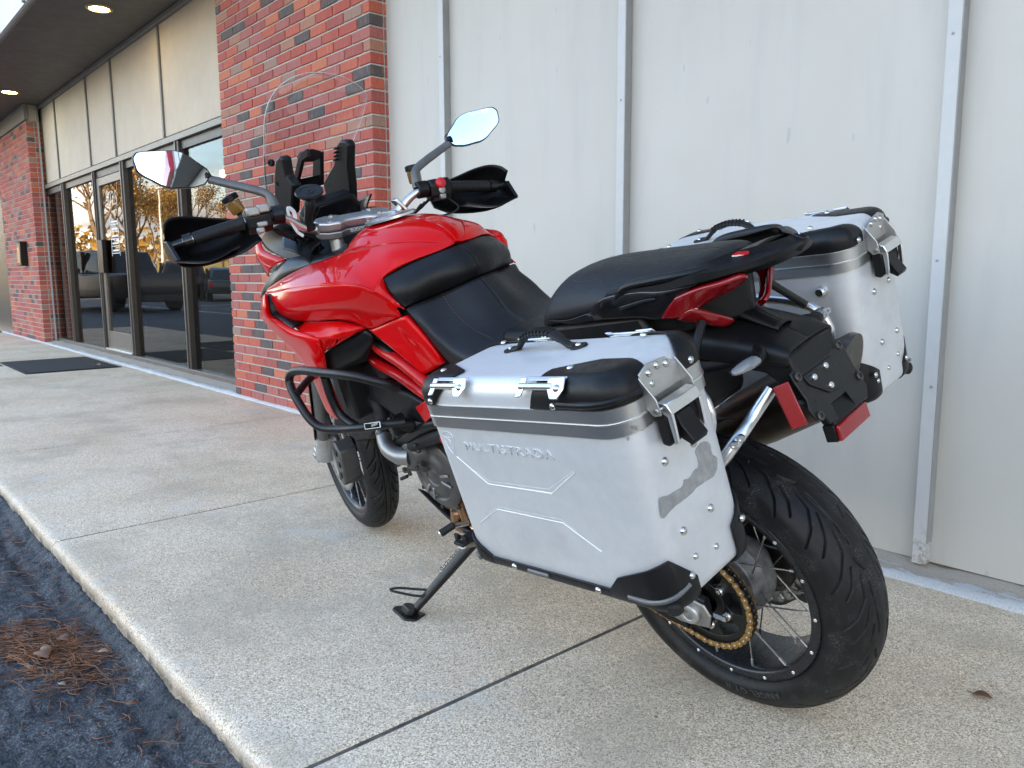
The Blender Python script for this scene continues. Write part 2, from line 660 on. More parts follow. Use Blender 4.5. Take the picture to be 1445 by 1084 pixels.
m = Mat('painted_batten')
c = m.ramp(m.noise(24, 5, 0.7), [(0.3, (0.47, 0.47, 0.46)), (0.7, (0.51, 0.51, 0.50))])
sxx = m.n('SeparateXYZ')
m.l(m.co('Object'), sxx.inputs[0])
lowf = m.n('MapRange', clamp=True)
lowf.inputs['From Min'].default_value = 0.16
lowf.inputs['From Max'].default_value = 0.0
m.l(sxx.outputs['Z'], lowf.inputs['Value'])
chip = m.mix(1.0, lowf.outputs[0], m.ramp(m.noise(60, 4, 0.7), [(0.5, 0.0), (0.58, 1.0)]), 'MULTIPLY')
m.col(m.mix(chip, c, (0.30, 0.25, 0.20)))
m.set(Roughness=0.5)
m.bump(m.noise(90, 4, 0.6), 0.2, 0.002)
M['painted_batten'] = m.m
simple('trim_grey', (0.27, 0.275, 0.27), 0.5, var=0.08, scale=14)
simple('batten_grey', (0.17, 0.165, 0.155), 0.5, var=0.1)
simple('cream_panel', (0.50, 0.425, 0.33), 0.6, var=0.06, scale=4, bump=0.1, bscale=240)
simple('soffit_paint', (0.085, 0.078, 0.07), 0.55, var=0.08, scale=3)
simple('fascia_white', (0.62, 0.63, 0.63), 0.5, var=0.06, scale=5)
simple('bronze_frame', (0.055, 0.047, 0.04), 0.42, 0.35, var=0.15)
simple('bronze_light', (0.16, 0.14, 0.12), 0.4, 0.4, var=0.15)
simple('dark_room', (0.045, 0.042, 0.04), 0.8)
simple('room_floor', (0.09, 0.085, 0.08), 0.5)
simple('sign_red', (0.45, 0.012, 0.03), 0.35)
simple('mat_black', (0.02, 0.021, 0.024), 0.9, bump=0.6, bscale=500, var=0.4, scale=60)
simple('mortar', (0.45, 0.415, 0.37), 0.9, bump=0.5, bscale=260, var=0.15, scale=40)

m = Mat('footing_paint')
P = m.co('Object')
n = m.noise(1.0, 6, 0.72, m.co('Object', (7, 30, 20)))
sy = m.n('SeparateXYZ')
m.l(P, sy.inputs[0])
yb = m.n('MapRange', clamp=True)
yb.inputs['From Min'].default_value = 2.425
yb.inputs['From Max'].default_value = 2.535
yb.inputs['To Min'].default_value = 0.24
yb.inputs['To Max'].default_value = -0.16
m.l(sy.outputs['Y'], yb.inputs['Value'])
sm_ = m.n('Math', operation='ADD')
m.l(n, sm_.inputs[0]).l(yb.outputs[0], sm_.inputs[1])
c = m.mix(m.ramp(sm_.outputs[0], [(0.52, 0.0), (0.56, 1.0)]), (0.44, 0.38, 0.31), (0.56, 0.565, 0.56))
m.col(m.mix(0.6, c, m.ramp(m.noise(300, 3, 0.6, P), [(0.35, 0.6), (0.6, 1.15)]), 'MULTIPLY'))
m.set(Roughness=0.75)
m.bump(m.noise(110, 5, 0.7, P), 0.5, 0.004)
M['footing_paint'] = m.m

def brick_mat(name, attr):
    m = Mat(name)
    if attr:
        a = m.n('Attribute')
        a.attribute_name = 'rnd'
        rnd = a.outputs['Fac']
    else:
        a = m.n('ObjectInfo')
        rnd = a.outputs['Random']
    pal = [(0.0, (0.39, 0.078, 0.056)), (0.15, (0.32, 0.080, 0.068)), (0.28, (0.45, 0.105, 0.064)), (0.42, (0.36, 0.115, 0.100)), (0.56, (0.48, 0.145, 0.080)),
           (0.65, (0.38, 0.082, 0.060)), (0.75, (0.36, 0.17, 0.115)), (0.82, (0.30, 0.18, 0.14)), (0.885, (0.085, 0.072, 0.072))]
    c = m.ramp(rnd, pal, 'CONSTANT')
    off = m.n('VectorMath', operation='ADD')
    comb = m.n('CombineXYZ')
    mu = m.n('Math', operation='MULTIPLY')
    mu.inputs[1].default_value = 57.0
    m.l(rnd, mu.inputs[0])
    for i in range(3):
        m.l(mu.outputs[0], comb.inputs[i])
    m.l(m.co('Object', (90, 90, 16)), off.inputs[0])
    m.l(comb.outputs[0], off.inputs[1])
    v = off.outputs[0]
    streak = m.noise(1.0, 4, 0.65, v)
    c = m.mix(m.ramp(streak, [(0.54, 0.0), (0.68, 0.30)]), c, (0.56, 0.27, 0.15))
    c = m.mix(m.ramp(streak, [(0.30, 0.5), (0.42, 0.0)]), c, (0.10, 0.045, 0.035))
    c = m.mix(0.55, c, m.ramp(m.noise(130, 4, 0.7), [(0.3, 0.6), (0.7, 1.3)]), 'MULTIPLY')
    m.col(c)
    m.set(Roughness=0.82)
    b1 = m.bump(streak, 0.55, 0.004)
    m.bump(m.noise(260, 3, 0.6), 0.4, 0.0015, b1)
    M[name] = m.m
brick_mat('brick', False)
brick_mat('brick_far', True)

m = Mat('shop_glass')
tr = m.n('BsdfTransparent')
tr.inputs['Color'].default_value = (0.62, 0.63, 0.62, 1)
gl = m.n('BsdfGlossy')
gl.inputs['Roughness'].default_value = 0.004
fr = m.n('Fresnel')
ge = m.n('NewGeometry')
mr = m.n('MapRange')
mr.inputs['To Min'].default_value = 1.52
mr.inputs['To Max'].default_value = 1/1.52
m.l(ge.outputs['Backfacing'], mr.inputs['Value']).l(mr.outputs[0], fr.inputs['IOR'])
nb = m.n('Bump')
nb.inputs['Strength'].default_value = 0.05
nb.inputs['Distance'].default_value = 0.01
m.l(m.noise(1.6, 2, 0.5), nb.inputs['Height'])
m.l(nb.outputs[0], gl.inputs['Normal'])
mx = m.n('MixShader')
m.l(fr.outputs[0], mx.inputs[0]).l(tr.outputs[0], mx.inputs[1]).l(gl.outputs[0], mx.inputs[2]).l(mx.outputs[0], m.o.inputs['Surface'])
M['shop_glass'] = m.m
def emis(name, col, s):
    m = Mat(name)
    m.set(Base_Color=col, Emission_Color=col, Emission_Strength=s, Roughness=0.4)
    M[name] = m.m
emis('lamp_glow', (1.0, 0.78, 0.42), 9.0)
emis('lamp_glow_cool', (0.85, 1.0, 0.8), 9.0)
emis('pendant_glow', (1.0, 0.66, 0.25), 14.0)
simple('lamp_trim', (0.5, 0.33, 0.12), 0.35, 0.6)

# ---- ground
g = MB().grid([[(x, y, ZA-0.03-(0.0 if y > -60 else 0)) for y in (-900, -60, -4, 2.2)] for x in (-900, -60, -8, 3, 60, 900)])
lot = g.build('parking_lot', 'asphalt')
tag(lot, kind='structure')
# near asphalt with real unevenness, up against the kerb
xs = np.concatenate([np.arange(-7.0, -4.2, 0.03), np.arange(-4.2, -1.0, 0.0085), np.arange(-1.0, 0.6, 0.03)])
ys = np.arange(-0.55, YC+0.03, 0.0095)
G = []
for x in xs:
    row = []
    for y in ys:
        d = YC-y
        z = ZA+0.010*fbm(x, y, 0, 3.0, 4)+0.007*fbm(x*0.6, y*2.2, 3, 9.0, 4)+0.0065*fbm(x, y, 7, 30, 4)+0.0042*fbm(x, y, 2, 80, 3)
        z += 0.030*math.exp(-(d/0.028)**2)*(0.7+0.6*nz3(x, 0, 2, 5))
        z -= 0.012*math.exp(-((d-0.095-0.02*nz3(x, 4, 0, 2))/0.02)**2)
        e = min(1.0, (y+0.55)/0.1, (x+7.0)/0.2)
        row.append((x, y, ZA-0.028+(z-ZA+0.028)*max(0, e)))
    G.append(row)
na = MB().grid(G).build('parking_lot_edge', 'asphalt', smooth=180)
tag(na, kind='structure')
back_ground = MB().grid([[(x, y, -0.25) for y in (2.2, 40, 900)] for x in (-900, 0, 900)]).build('ground', 'asphalt')
tag(back_ground, kind='structure')

# ---- sidewalk: bed + slabs
bed = MB().box((-16, YC+0.03, -0.3), (4.2, 2.62, -0.0042)).build('sidewalk', 'joint_fill')
tag(bed, kind='structure')
JX = [-15.8, -13.98, -12.16, -10.34, -8.52, -6.71, -4.91, -3.13, -1.316, 0.5, 2.3, 4.1]
for a, b in zip(JX[:-1], JX[1:]):
    near = b > -7 and a < 1
    step = 0.022 if near else 0.12
    n = int((b-a)/step)
    X = [a+0.0036, a+0.0040, a+0.011]+[a+0.02+(b-a-0.04)*i/n for i in range(n+1)]+[b-0.011, b-0.0040, b-0.0036]
    EZ = {0: -0.06, 1: -0.0055, 2: -0.0012}
    yy = [(0.004, -0.30), (0.002, -0.09), (0.001, -0.055), (0.0, -0.030), (0.001, -0.016), (0.005, -0.007), (0.013, -0.002), (0.030, -0.0005)]
    yt = [0.08, 0.13, 0.2, 0.3, 0.45, 0.6, 0.8, 1.0, 1.2, 1.4, 1.6, 1.8, 1.9, 2.02]
    G = []
    for i, x in enumerate(X):
        k = min(i, len(X)-1-i)
        ez = EZ.get(k, 0)
        row = []
        w = 0.004*fbm(x, 0, 0, 1.4, 3)
        for (dy, z) in yy:
            q = 0.0022*fbm(x, dy*3, z*4, 12, 4)+0.0022*fbm(x, z*3, 1, 70, 3)
            if -0.05 < z < -0.002:
                q += 0.012*max(0, fbm(x, z, 5, 8, 3)-0.42)
            row.append((x, YC+dy+w+q, z*(1+0.3*nz3(x, dy, 3, 20))+ez if z > -0.2 else z))
        for t in yt:
            zz = ez+0.0012*nz3(x, t, 0, 4)
            if t < 0.2:
                zz += 0.0012*fbm(x, t, 9, 40, 2)
            row.append((x, YC+t, zz))
        G.append(row)
    mb = MB().grid(G)
    mb.build('slab', 'concrete', bed, smooth=60)

# ---- footing at the wall base: lumpy, half painted
G = []
for i in range(520):
    x = -16+i*(19.5/519)
    row = []
    hh = 0.020+0.006*fbm(x, 0, 0, 3, 3)
    for (y, z) in ((2.425, -0.02), (2.43, 0.003), (2.445, hh*0.75), (2.475, hh), (2.50, hh*0.9), (2.53, hh*1.15), (2.56, hh*1.6), (2.70, hh*1.7)):
        row.append((x, y+(0.010*fbm(x, y, 2, 7, 4) if y < 2.55 else 0), z+0.005*fbm(x, y, 5, 26, 3)))
    G.append(row)
ft = MB().grid(G).build('wall_footing', 'footing_paint', smooth=70)
tag(ft, kind='structure')

# ---- grey panelled wall
gw = empty('panel_wall', Matrix.Translation((-1.5, YW, 0)))
tag(gw, 'tall light grey painted panel wall with vertical battens behind the motorcycle', 'wall')
def wbox(name, mat, lo, hi, parent, org, bevel=0.0, **kw):
    mb = MB().box(tuple(a-b for a, b in zip(lo, org)), tuple(a-b for a, b in zip(hi, org)))
    return mb.build(name, mat, parent, bevel=bevel, **kw)
GO = (-1.5, YW, 0)
bx = [-3.985, -3.372, -2.170, -0.925, 0.30, 1.52, 2.74]
for a, b in zip(bx[:-1], bx[1:]):
    wbox('wall_panel', 'painted_wall', (a+0.0015, YW, 0.035), (b-0.0015, YW+0.03, ZS), gw, GO)
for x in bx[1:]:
    mb = MB().box((-0.020, -0.042, 0.0), (0.020, -0.0015, ZS-0.033))
    o = mb.build('batten', 'painted_batten', gw, bevel=0.0022)
    o.location = (x+1.5, 0, 0.033)
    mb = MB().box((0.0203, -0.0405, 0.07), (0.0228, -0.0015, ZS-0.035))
    o = mb.build('batten_side_shade', 'trim_grey', gw, bevel=0.0006)  # added dark strip: the batten's shaded side put in as colour
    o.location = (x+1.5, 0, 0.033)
wbox('corner_trim', 'trim_grey', (-3.999, YW-0.060, 0.03), (-3.955, YW-0.002, ZS), gw, GO, 0.003)
nail = bolt_mesh('nail_head', 0.0045, 0.0015, 'trim_grey')
for x in bx[1:4]:
    for z in (0.14, 0.62, 1.02, 1.58, 2.05):
        put('nail_head', nail, gw, (x+1.5+rng.uniform(-.006, .006), -0.0418, z+rng.uniform(-.06, .06)), (0, -1, 0))

# ---- brick piers
BH, BL, MJ, CM = 0.0575, 0.194, 0.0097, 0.0677
def brick_mesh(L, H, D, seed):
    r = random.Random(seed)
    bm = bmesh.new()
    bmesh.ops.create_cube(bm, size=1)
    for v in bm.verts:
        v.co.x *= L*(1+r.uniform(-.006, .006))
        v.co.y *= D
        v.co.z *= H*(1+r.uniform(-.03, .03))
    bmesh.ops.bevel(bm, geom=[e for e in bm.edges], offset=0.0035, segments=1, affect='EDGES')
    me = bpy.data.meshes.new('brick')
    bm.to_mesh(me)
    bm.free()
    me.materials.append(M['brick'])
    shade(me, 30)
    return me
full = [brick_mesh(BL, BH, 0.09, i) for i in range(4)]
cut_cache = {}
def brick_of(L, i):
    if abs(L-BL) < 1e-4:
        return full[i % 4]
    k = round(L, 3)
    if k not in cut_cache:
        cut_cache[k] = brick_mesh(L, BH, 0.09, int(L*1e4))
    return cut_cache[k]
PX0, PX1 = -6.052, -3.930
pier = empty('brick_pier', Matrix.Translation(((PX0+PX1)/2, YB, 0)))
tag(pier, 'wide red brick pier between the grey wall and the shop windows', 'brick pier')
po = Vector(((PX0+PX1)/2, YB, 0))
MB().box((PX0-po.x+0.008, 0.0075, 0), (PX1-po.x-0.008, 0.30, ZS)).build('mortar_bed', 'mortar', pier)
allb = []
nc = int(ZS/CM)
for c in range(nc):
    z = 0.012+c*CM+BH/2
    sh = ((c*2) % 3)*(BL+MJ)/3
    x = PX1
    first = [BL, BL*0.66, BL*0.36][c % 3]
    L = first
    while x-PX0 > 0.03:
        L = min(L, x-PX0)
        if x-L-PX0 < 0.05:
            L = x-PX0
        allb.append((x-L/2, z, L, c))
        x -= L+MJ
        L = BL
# nearest to the eye first: the 300 that show largest are single bricks
def vis(b):
    p = Vector((b[0], YB, b[1]))
    d = (p-Vector((0, 0, 0.94))).length
    hid = (b[1] < 0.9 and b[0] > -5.0) or b[1] > 3.02+(-6.05-b[0])*0.45+0.05
    return d+(100 if hid else 0)
allb.sort(key=vis)
for i, (x, z, L, c) in enumerate(allb[:298]):
    o = link('brick', brick_of(L, i+c), pier)
    o.location = (x-po.x, 0.045+rng.uniform(-.0018, .0018), z)
    o.rotation_euler = (rng.uniform(-.008, .008), rng.uniform(-.006, .006)+(math.pi if rng.random() < .5 else 0), rng.uniform(-.004, .004))
def joined(blist, name, parent, org, mat='brick_far'):
    mb = MB()
    vals = []
    for (x, z, L, D, y, r) in blist:
        n0 = len(mb.v)
        me = brick_mesh_tmp(L, D)
        mb.add([(v[0]+x-org.x, v[1]+y-org.y, v[2]+z) for v in me[0]], me[1])
        vals += [r]*(len(mb.v)-n0)
    me = bpy.data.meshes.new(name)
    me.from_pydata(mb.v, [], mb.f)
    a = me.attributes.new('rnd', 'FLOAT', 'POINT')
    a.data.foreach_set('value', vals)
    shade(me, 30)
    o = link(name, me, parent, mat)
    tag(o, kind='stuff')
    return o
def brick_mesh_tmp(L, D):
    bm = bmesh.new()
    bmesh.ops.create_cube(bm, size=1)
    for v in bm.verts:
        v.co.x *= L
        v.co.y *= D
        v.co.z *= BH
    bmesh.ops.bevel(bm, geom=[e for e in bm.edges], offset=0.003, segments=1, affect='EDGES')
    bm.verts.index_update()
    r = ([tuple(v.co) for v in bm.verts], [tuple(v.index for v in f.verts) for f in bm.faces])
    bm.free()
    return r
rest = [(x, z, L, 0.09, YB+0.045, rng.random()) for (x, z, L, c) in allb[298:]]
# the pier's return towards the grey wall: stretcher ends on the corner
for c in range(nc):
    z = 0.012+c*CM+BH/2
    rest.append((PX1-0.0445, z, 0.09, 0.062, YB+0.09+MJ+0.031, rng.random()))
    rest.append((PX0+0.0445, z, 0.09, 0.10, YB+0.09+MJ+0.05, rng.random()))
joined(rest, 'brickwork', pier, po)
# far pier
fp = empty('brick_pier', Matrix.Translation((-13.9, YB, 0)))
tag(fp, 'narrower red brick pier with a wall box beyond the shop windows', 'brick pier')
fo = Vector((-13.9, YB, 0))
FX0, FX1 = -15.1, -12.78
MB().box((FX0-fo.x+0.008, 0.0075, 0), (FX1-fo.x-0.008, 0.34, 3.06)).build('mortar_bed', 'mortar', fp)
fl = []
for c in range(int(3.06/CM)):
    z = 0.012+c*CM+BH/2
    x = FX1
    L = [BL, BL*0.66, BL*0.36][c % 3]
    while x-FX0 > 0.03:
        L = min(L, x-FX0)
        fl.append((x-L/2, z, L, 0.09, YB+0.045, rng.random()))
        x -= L+MJ
        L = BL
    y = YB+0.09+MJ
    while y < YG+0.1:
        fl.append((FX1-0.045, z, 0.09, 0.092, y+0.046, rng.random()))
        y += 0.092+MJ
joined(fl, 'brickwork', fp, fo)
wb = empty('wall_box', Matrix.Translation((-13.55, YB-0.09, 1.10)))
tag(wb, 'small dark metal box mounted on the far brick pier', 'wall box')
MB().box((-0.13, 0.0, 0.0), (0.13, 0.088, 0.34)).build('case', 'black_satin', wb, bevel=0.008)
MB().box((-0.145, -0.008, 0.335), (0.145, 0.088, 0.352)).build('lid', 'bronze_frame', wb, bevel=0.004)
MB().box((-0.10, -0.004, 0.04), (0.10, 0.002, 0.28)).build('door_panel', 'black_gloss', wb, bevel=0.002)

# ---- building block, canopy
bd = empty('shop_building', Matrix.Translation((-8, 6, 0)))
tag(bd, 'low shop building with cream upper panels and a dark soffit canopy', 'building')
BO = (-8, 6, 0)
wbox('wall_block', 'fascia_white', (-3.9, YW+0.032, 0), (18, 14, 5.3), bd, BO)
wbox('upper_block', 'fascia_white', (-30, 2.70, ZS+0.005), (-3.9, 14, 5.3), bd, BO)
wbox('room_back', 'dark_room', (-30, 8.0, 0), (-3.905, 8.2, ZS), bd, BO)
wbox('room_floor', 'room_floor', (-30, 2.72, -0.1), (-3.905, 8.0, 0.012), bd, BO)
wbox('room_ceiling', 'dark_room', (-30, 2.75, 2.75), (-3.905, 8.0, 2.79), bd, BO)
wbox('room_side', 'dark_room', (-30.1, 2.72, 0.0), (-30.0, 8.2, ZS), bd, BO)
wbox('room_side', 'dark_room', (-6.0, 2.76, 0.012), (-5.9, 8.0, 2.75), bd, BO)
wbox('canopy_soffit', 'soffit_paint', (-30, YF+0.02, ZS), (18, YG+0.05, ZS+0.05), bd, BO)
x = -30.0
while x < 17.9:
    wbox('fascia_panel', 'fascia_white', (x+0.004, YF-0.012, ZS-0.02), (x+1.216, YF+0.018, 4.75), bd, BO, 0.002)
    mb = MB().box((-0.02, -0.022, 0), (0.02, 0, 1.47))
    o = mb.build('fascia_batten', 'batten_grey', bd, bevel=0.002)
    o.location = (x-BO[0], YF-0.0125-BO[1], ZS-0.019)
    x += 1.22
wbox('soffit_edge', 'batten_grey', (-30, YF+0.0195, ZS-0.03), (18, YF+0.045, ZS-0.0005), bd, BO, 0.003)
# cream panels above the shop windows
cx = [-30, -28.4, -26.9, -25.4, -23.8, -22.3, -20.8, -19.2, -17.7, -16.2, -13.655, -11.96, -10.41, -9.40, -7.857, -6.06]
for a, b in zip(cx[:-1], cx[1:]):
    wbox('upper_panel', 'cream_panel', (a+0.003, YG, 2.23), (b-0.003, YG+0.03, ZS-0.045), bd, BO, 0.002)
    if b < -6.1:
        wbox('batten', 'batten_grey', (b-0.018, YG-0.018, 2.232), (b+0.018, YG-0.001, ZS-0.047), bd, BO, 0.002)
wbox('cornice', 'batten_grey', (-30, YG-0.04, ZS-0.044), (-6.06, YG+0.03, ZS-0.002), bd, BO, 0.004)
wbox('cornice', 'batten_grey', (-15.1, YB-0.03, 3.065), (-12.70, YB+0.02, ZS-0.002), bd, BO, 0.004)
wbox('pier_infill', 'cream_panel', (-15.1, YB+0.021, 3.062), (-12.75, YG-0.045, ZS-0.002), bd, BO)
# red sign box further along the canopy front
sg = empty('sign_box', Matrix.Translation((8.5, YF, 4.0)))
tag(sg, 'red box sign fixed to the canopy front, seen only in the left mirror', 'sign')
MB().box((-4.0, -0.26, -0.62), (4.0, -0.02, 0.62)).build('sign_body', 'sign_red', sg, bevel=0.01)
MB().box((-4.0, -0.264, 0.35), (4.0, -0.2605, 0.58)).build('sign_band', 'white_print', sg)

# ---- storefront
sf = empty('storefront', Matrix.Translation((-9.5, YG, 0)))
tag(sf, 'dark bronze framed shop front with tall mirror like windows and a glass door', 'storefront')
SO = (-9.5, YG, 0)
wbox('sill', 'bronze_light', (-13.45, YG-0.035, 0.02), (-6.06, YG+0.07, 0.075), sf, SO, 0.006)
wbox('head_frame', 'bronze_light', (-13.45, YG-0.04, 2.15), (-6.06, YG+0.07, 2.207), sf, SO, 0.004)
wbox('head_rail', 'bronze_frame', (-13.45, YG-0.005, 2.07), (-6.06, YG+0.07, 2.149), sf, SO, 0.004)  # recessed lower rail of the head, in the mullion bronze
mull = [(-13.42, -13.36), (-11.80, -11.73), (-10.30, -10.25), (-9.20, -9.13), (-7.52, -7.45), (-6.12, -6.06)]
for a, b in mull:
    wbox('mullion', 'bronze_frame', (a, YG-0.03, 0.076), (b, YG+0.09, 2.149), sf, SO, 0.004)
    wbox('mullion_stop', 'bronze_light', (a-0.004, YG-0.042, 0.077), (a+0.016, YG-0.031, 2.148), sf, SO, 0.002)
for (a, b) in zip(mull[:-1], mull[1:]):
    if b[0] > -9.3 and a[0] < -10:
        continue
    wbox('window_pane', 'shop_glass', (a[1], YG+0.017, 0.076), (b[0], YG+0.022, 2.069), sf, SO)
# door
dr = empty('door', Matrix.Translation((-9.725-SO[0], 0, 0)), sf)
DO = (-9.725, YG, 0)
for (lo, hi) in (((-10.245, 0.085), (-10.155, 2.065)), ((-9.295, 0.085), (-9.205, 2.065)), ((-10.154, 1.975), (-9.296, 2.064)), ((-10.154, 0.086), (-9.296, 0.30))):
    wbox('door_rail', 'bronze_light', (lo[0], YG-0.012, lo[1]), (hi[0], YG+0.035, hi[1]), dr, DO, 0.004)
wbox('door_pane', 'shop_glass', (-10.154, YG+0.008, 0.301), (-9.296, YG+0.014, 1.974), dr, DO)
wbox('door_pull', 'black_satin', (-10.20, YG-0.06, 0.98), (-10.02, YG-0.013, 1.36), dr, DO, 0.006)
wbox('kick_strip', 'alu_bright', (-10.22, YG-0.05, 0.078), (-9.23, YG-0.013, 0.10), dr, DO, 0.004)
tm = text_mesh('5025', 0.23, 0.0008)
tm.materials.append(M['cream_panel'])
o = link('house_number', tm, dr)
o.matrix_local = Matrix.Translation((-0.03, 0.006, 1.80)) @ Matrix.Rotation(R(90), 4, 'X')
for i, z in enumerate((1.52, 1.44, 1.36, 1.28, 1.20)):
    mb = MB()
    for (x0, x1, z0, z1) in ((-0.13, 0.15, z-0.004, z+0.004), (-0.11, 0.13, z+0.022, z+0.040)):
        mb.box((x0, 0.0045, z0), (x1, 0.0065, z1))
    mb.build('hours_decal', 'white_print', dr)
mb = MB()
for x0 in (-0.145, 0.155):
    mb.box((x0-0.004, 0.0045, 1.17), (x0+0.004, 0.0065, 1.58))
mb.build('hours_decal', 'white_print', dr)
# far edge of the next shop bay
wbox('far_bay', 'bronze_frame', (-18.0, YG-0.03, 0.02), (-15.12, YG+0.05, 2.207), sf, SO)
wbox('side_trim', 'trim_grey', (-12.775, YG-0.06, 0.03), (-12.70, YG-0.045, ZS-0.05), sf, SO, 0.003)
# pendants inside
PL = ['warm pendant lamp showing in the middle of the nearest window', 'warm pendant lamp showing beside the mullion of the nearest window', 'warm pendant lamp glowing behind the upper part of the glass door', 'warm pendant lamp glowing inside the farthest shop window', 'warm pendant lamp deepest inside the shop', 'warm pendant lamp hanging highest and closest to the brick pier']
for k_, (x, y, z) in enumerate(((-8.1, 4.2, 2.2), (-7.2, 4.9, 2.15), (-9.9, 4.0, 2.15), (-11.2, 4.6, 2.1), (-8.9, 6.4, 2.0), (-6.8, 3.8, 2.3))):
    p = empty('pendant_lamp', Matrix.Translation((x, y, z)))
    tag(p, PL[k_], 'lamp', 'pendant lamps inside the shop')
    MB().lathe([(0, 0.001), (0.012, 0.03), (0.045, 0.042), (0.08, 0.03), (0.095, 0.012)], axis=(0, 0, 1), seg=14).build('bulb', 'pendant_glow', p)
    MB().tube([(0, 0, 0.095), (0, 0, 2.749-z)], 0.005, 6).build('cord', 'black_rubber', p)

# ---- soffit downlights
def downlight(x, y, glow, label):
    d = empty('downlight', Matrix.Translation((x, y, ZS)))
    tag(d, label, 'ceiling light', 'round lights in the canopy soffit')
    MB().lathe([(-0.012, 0.085), (-0.012, 0.108), (0.0, 0.113), (-0.0005, 0.085)], axis=(0, 0, 1), seg=32, closed=True).build('trim_ring', 'lamp_trim', d)
    MB().lathe([(-0.009, 0.0), (-0.010, 0.05), (-0.004, 0.082)], axis=(0, 0, 1), seg=32).build('bulb', glow, d)
downlight(-7.85, 2.15, 'lamp_glow', 'lit amber round downlight in the soffit nearest the camera')
downlight(-12.03, 2.16, 'lamp_glow_cool', 'lit pale round downlight in the soffit nearer the far brick pier')

# ---- door mats and debris
def mat(x0, x1, y0, y1, label):
    c = ((x0+x1)/2, (y0+y1)/2, 0.0)
    d = empty('door_mat', Matrix.Translation(c))
    tag(d, label, 'door mat', 'black mats before the shops')
    MB().box((x0-c[0]+0.03, y0-c[1]+0.03, 0.001), (x1-c[0]-0.03, y1-c[1]-0.03, 0.011)).build('pile', 'mat_black', d, bevel=0.003)
    mb = MB()
    for (a, b) in (((x0, y0), (x1, y0+0.029)), ((x0, y1-0.029), (x1, y1)), ((x0, y0+0.03), (x0+0.029, y1-0.03)), ((x1-0.029, y0+0.03), (x1, y1-0.03))):
        mb.box((a[0]-c[0], a[1]-c[1], 0.001), (b[0]-c[0], b[1]-c[1], 0.007))
    mb.build('rubber_border', 'black_rubber', d, bevel=0.002)
mat(-10.22, -8.80, 1.50, 2.37, 'black ribbed door mat lying in front of the glass door')
mat(-11.2, -9.80, 0.55, 1.47, 'black door mat at the left edge of the picture, farther from the door')

simple('needle_brown', (0.20, 0.085, 0.035), 0.7, var=0.5, scale=20)
simple('leaf_brown', (0.17, 0.075, 0.035), 0.6, var=0.5, scale=40)
simple('leaf_pale', (0.36, 0.24, 0.15), 0.6, var=0.4, scale=40)
def zasph(x, y):
    return ZA+0.010*fbm(x, y, 0, 3.0, 4)+0.006*fbm(x*0.6, y*2.2, 3, 9.0, 4)
rn = random.Random(3)
mb = MB()
def needle(x, y, z, a, L, bend, r=0.0011):
    p = []
    for k in range(4):
        t = k/3-0.5
        p.append((x+math.cos(a)*L*t-math.sin(a)*bend*(0.25-t*t), y+math.sin(a)*L*t+math.cos(a)*bend*(0.25-t*t), z+0.004*rn.random()))
    mb.tube(p, r, 4)
for i in range(620):
    q = rn.gauss(0, 0.105)
    w = rn.gauss(0, 0.060)
    x, y = -2.345+q*1.0-w*0.5+0.05*math.sin(9*q), 0.395+q*0.35+w*0.95
    if y > YC-0.02:
        continue
    needle(x, y, zasph(x, y)+0.003+0.014*rn.random()*math.exp(-((q/0.1)**2+(w/0.06)**2)), rn.uniform(0, math.pi), rn.uniform(0.03, 0.075), rn.uniform(-.03, .03))
for i in range(170):
    x, y = rn.uniform(-3.9, -1.5), YC-0.03-abs(rn.gauss(0, 0.16))
    needle(x, y, zasph(x, y)+0.004, rn.uniform(0, math.pi), rn.uniform(0.02, 0.06), rn.uniform(-.03, .03), 0.001)
o = mb.build('pine_needles', 'needle_brown', smooth=60)
tag(o, 'brown dry pine needles drifted on the asphalt by the kerb', 'pine needles', kind='stuff')
def leaf(x, y, z, s, a, mat_, label):
    G = []
    for i in range(7):
        t = i/6
        w = math.sin(math.pi*t**0.8)*0.32*s
        G.append([((t-0.5)*s, -w, 0.10*s*math.sin(3*t)+0.12*w), ((t-0.5)*s, 0, 0.07*s*math.sin(3*t)), ((t-0.5)*s, w, 0.10*s*math.sin(3*t)+0.25*w)])
    mb = MB().grid(G)
    mb.tube([(-0.5*s, 0, 0), (-0.8*s, 0.08*s, 0.05*s)], 0.018*s, 5)
    o = mb.build('dry_leaf', mat_, solid=0.0006)
    o.matrix_world = Matrix.Translation((x, y, z)) @ Matrix.Rotation(a, 4, 'Z')
    tag(o, label, 'leaf', 'dry fallen leaves')
for (q, s, a, mt, lb) in (((-2.3927, 0.4412, -0.0700), 0.05, 0.4, 'leaf_brown', 'brown curled leaf at the top of the pine needle pile'), ((-2.3488, 0.3905, -0.0700), 0.035, 2.0, 'leaf_pale', 'pale curled leaf on the far side of the needle pile'), ((-2.2344, 0.5043, -0.0700), 0.03, 1.0, 'leaf_pale', 'small pale leaf at the right end of the needle pile'),
                      ((-2.3131, 0.3767, -0.0700), 0.07, 0.1, 'leaf_brown', 'large brown leaf lying across the middle of the needle pile'), ((-2.1154, 0.3781, -0.0700), 0.022, 0.5, 'leaf_pale', 'tiny pale leaf below the needle pile'), ((-1.9108, 0.4829, -0.0700), 0.03, 0.9, 'leaf_brown', 'lone brown leaf on bare asphalt right of the needle pile')):
    p = q
    leaf(p[0], p[1], zasph(p[0], p[1])+0.012, s, a, mt, lb)
leaf(-9.05, 2.2, 0.014, 0.11, 0.3, 'leaf_pale', 'pale dry leaf lying on the mat by the glass door')
leaf(-0.32, 1.42, 0.004, 0.045, 1.2, 'leaf_brown', 'dark scrap of leaf on the concrete at the lower right')
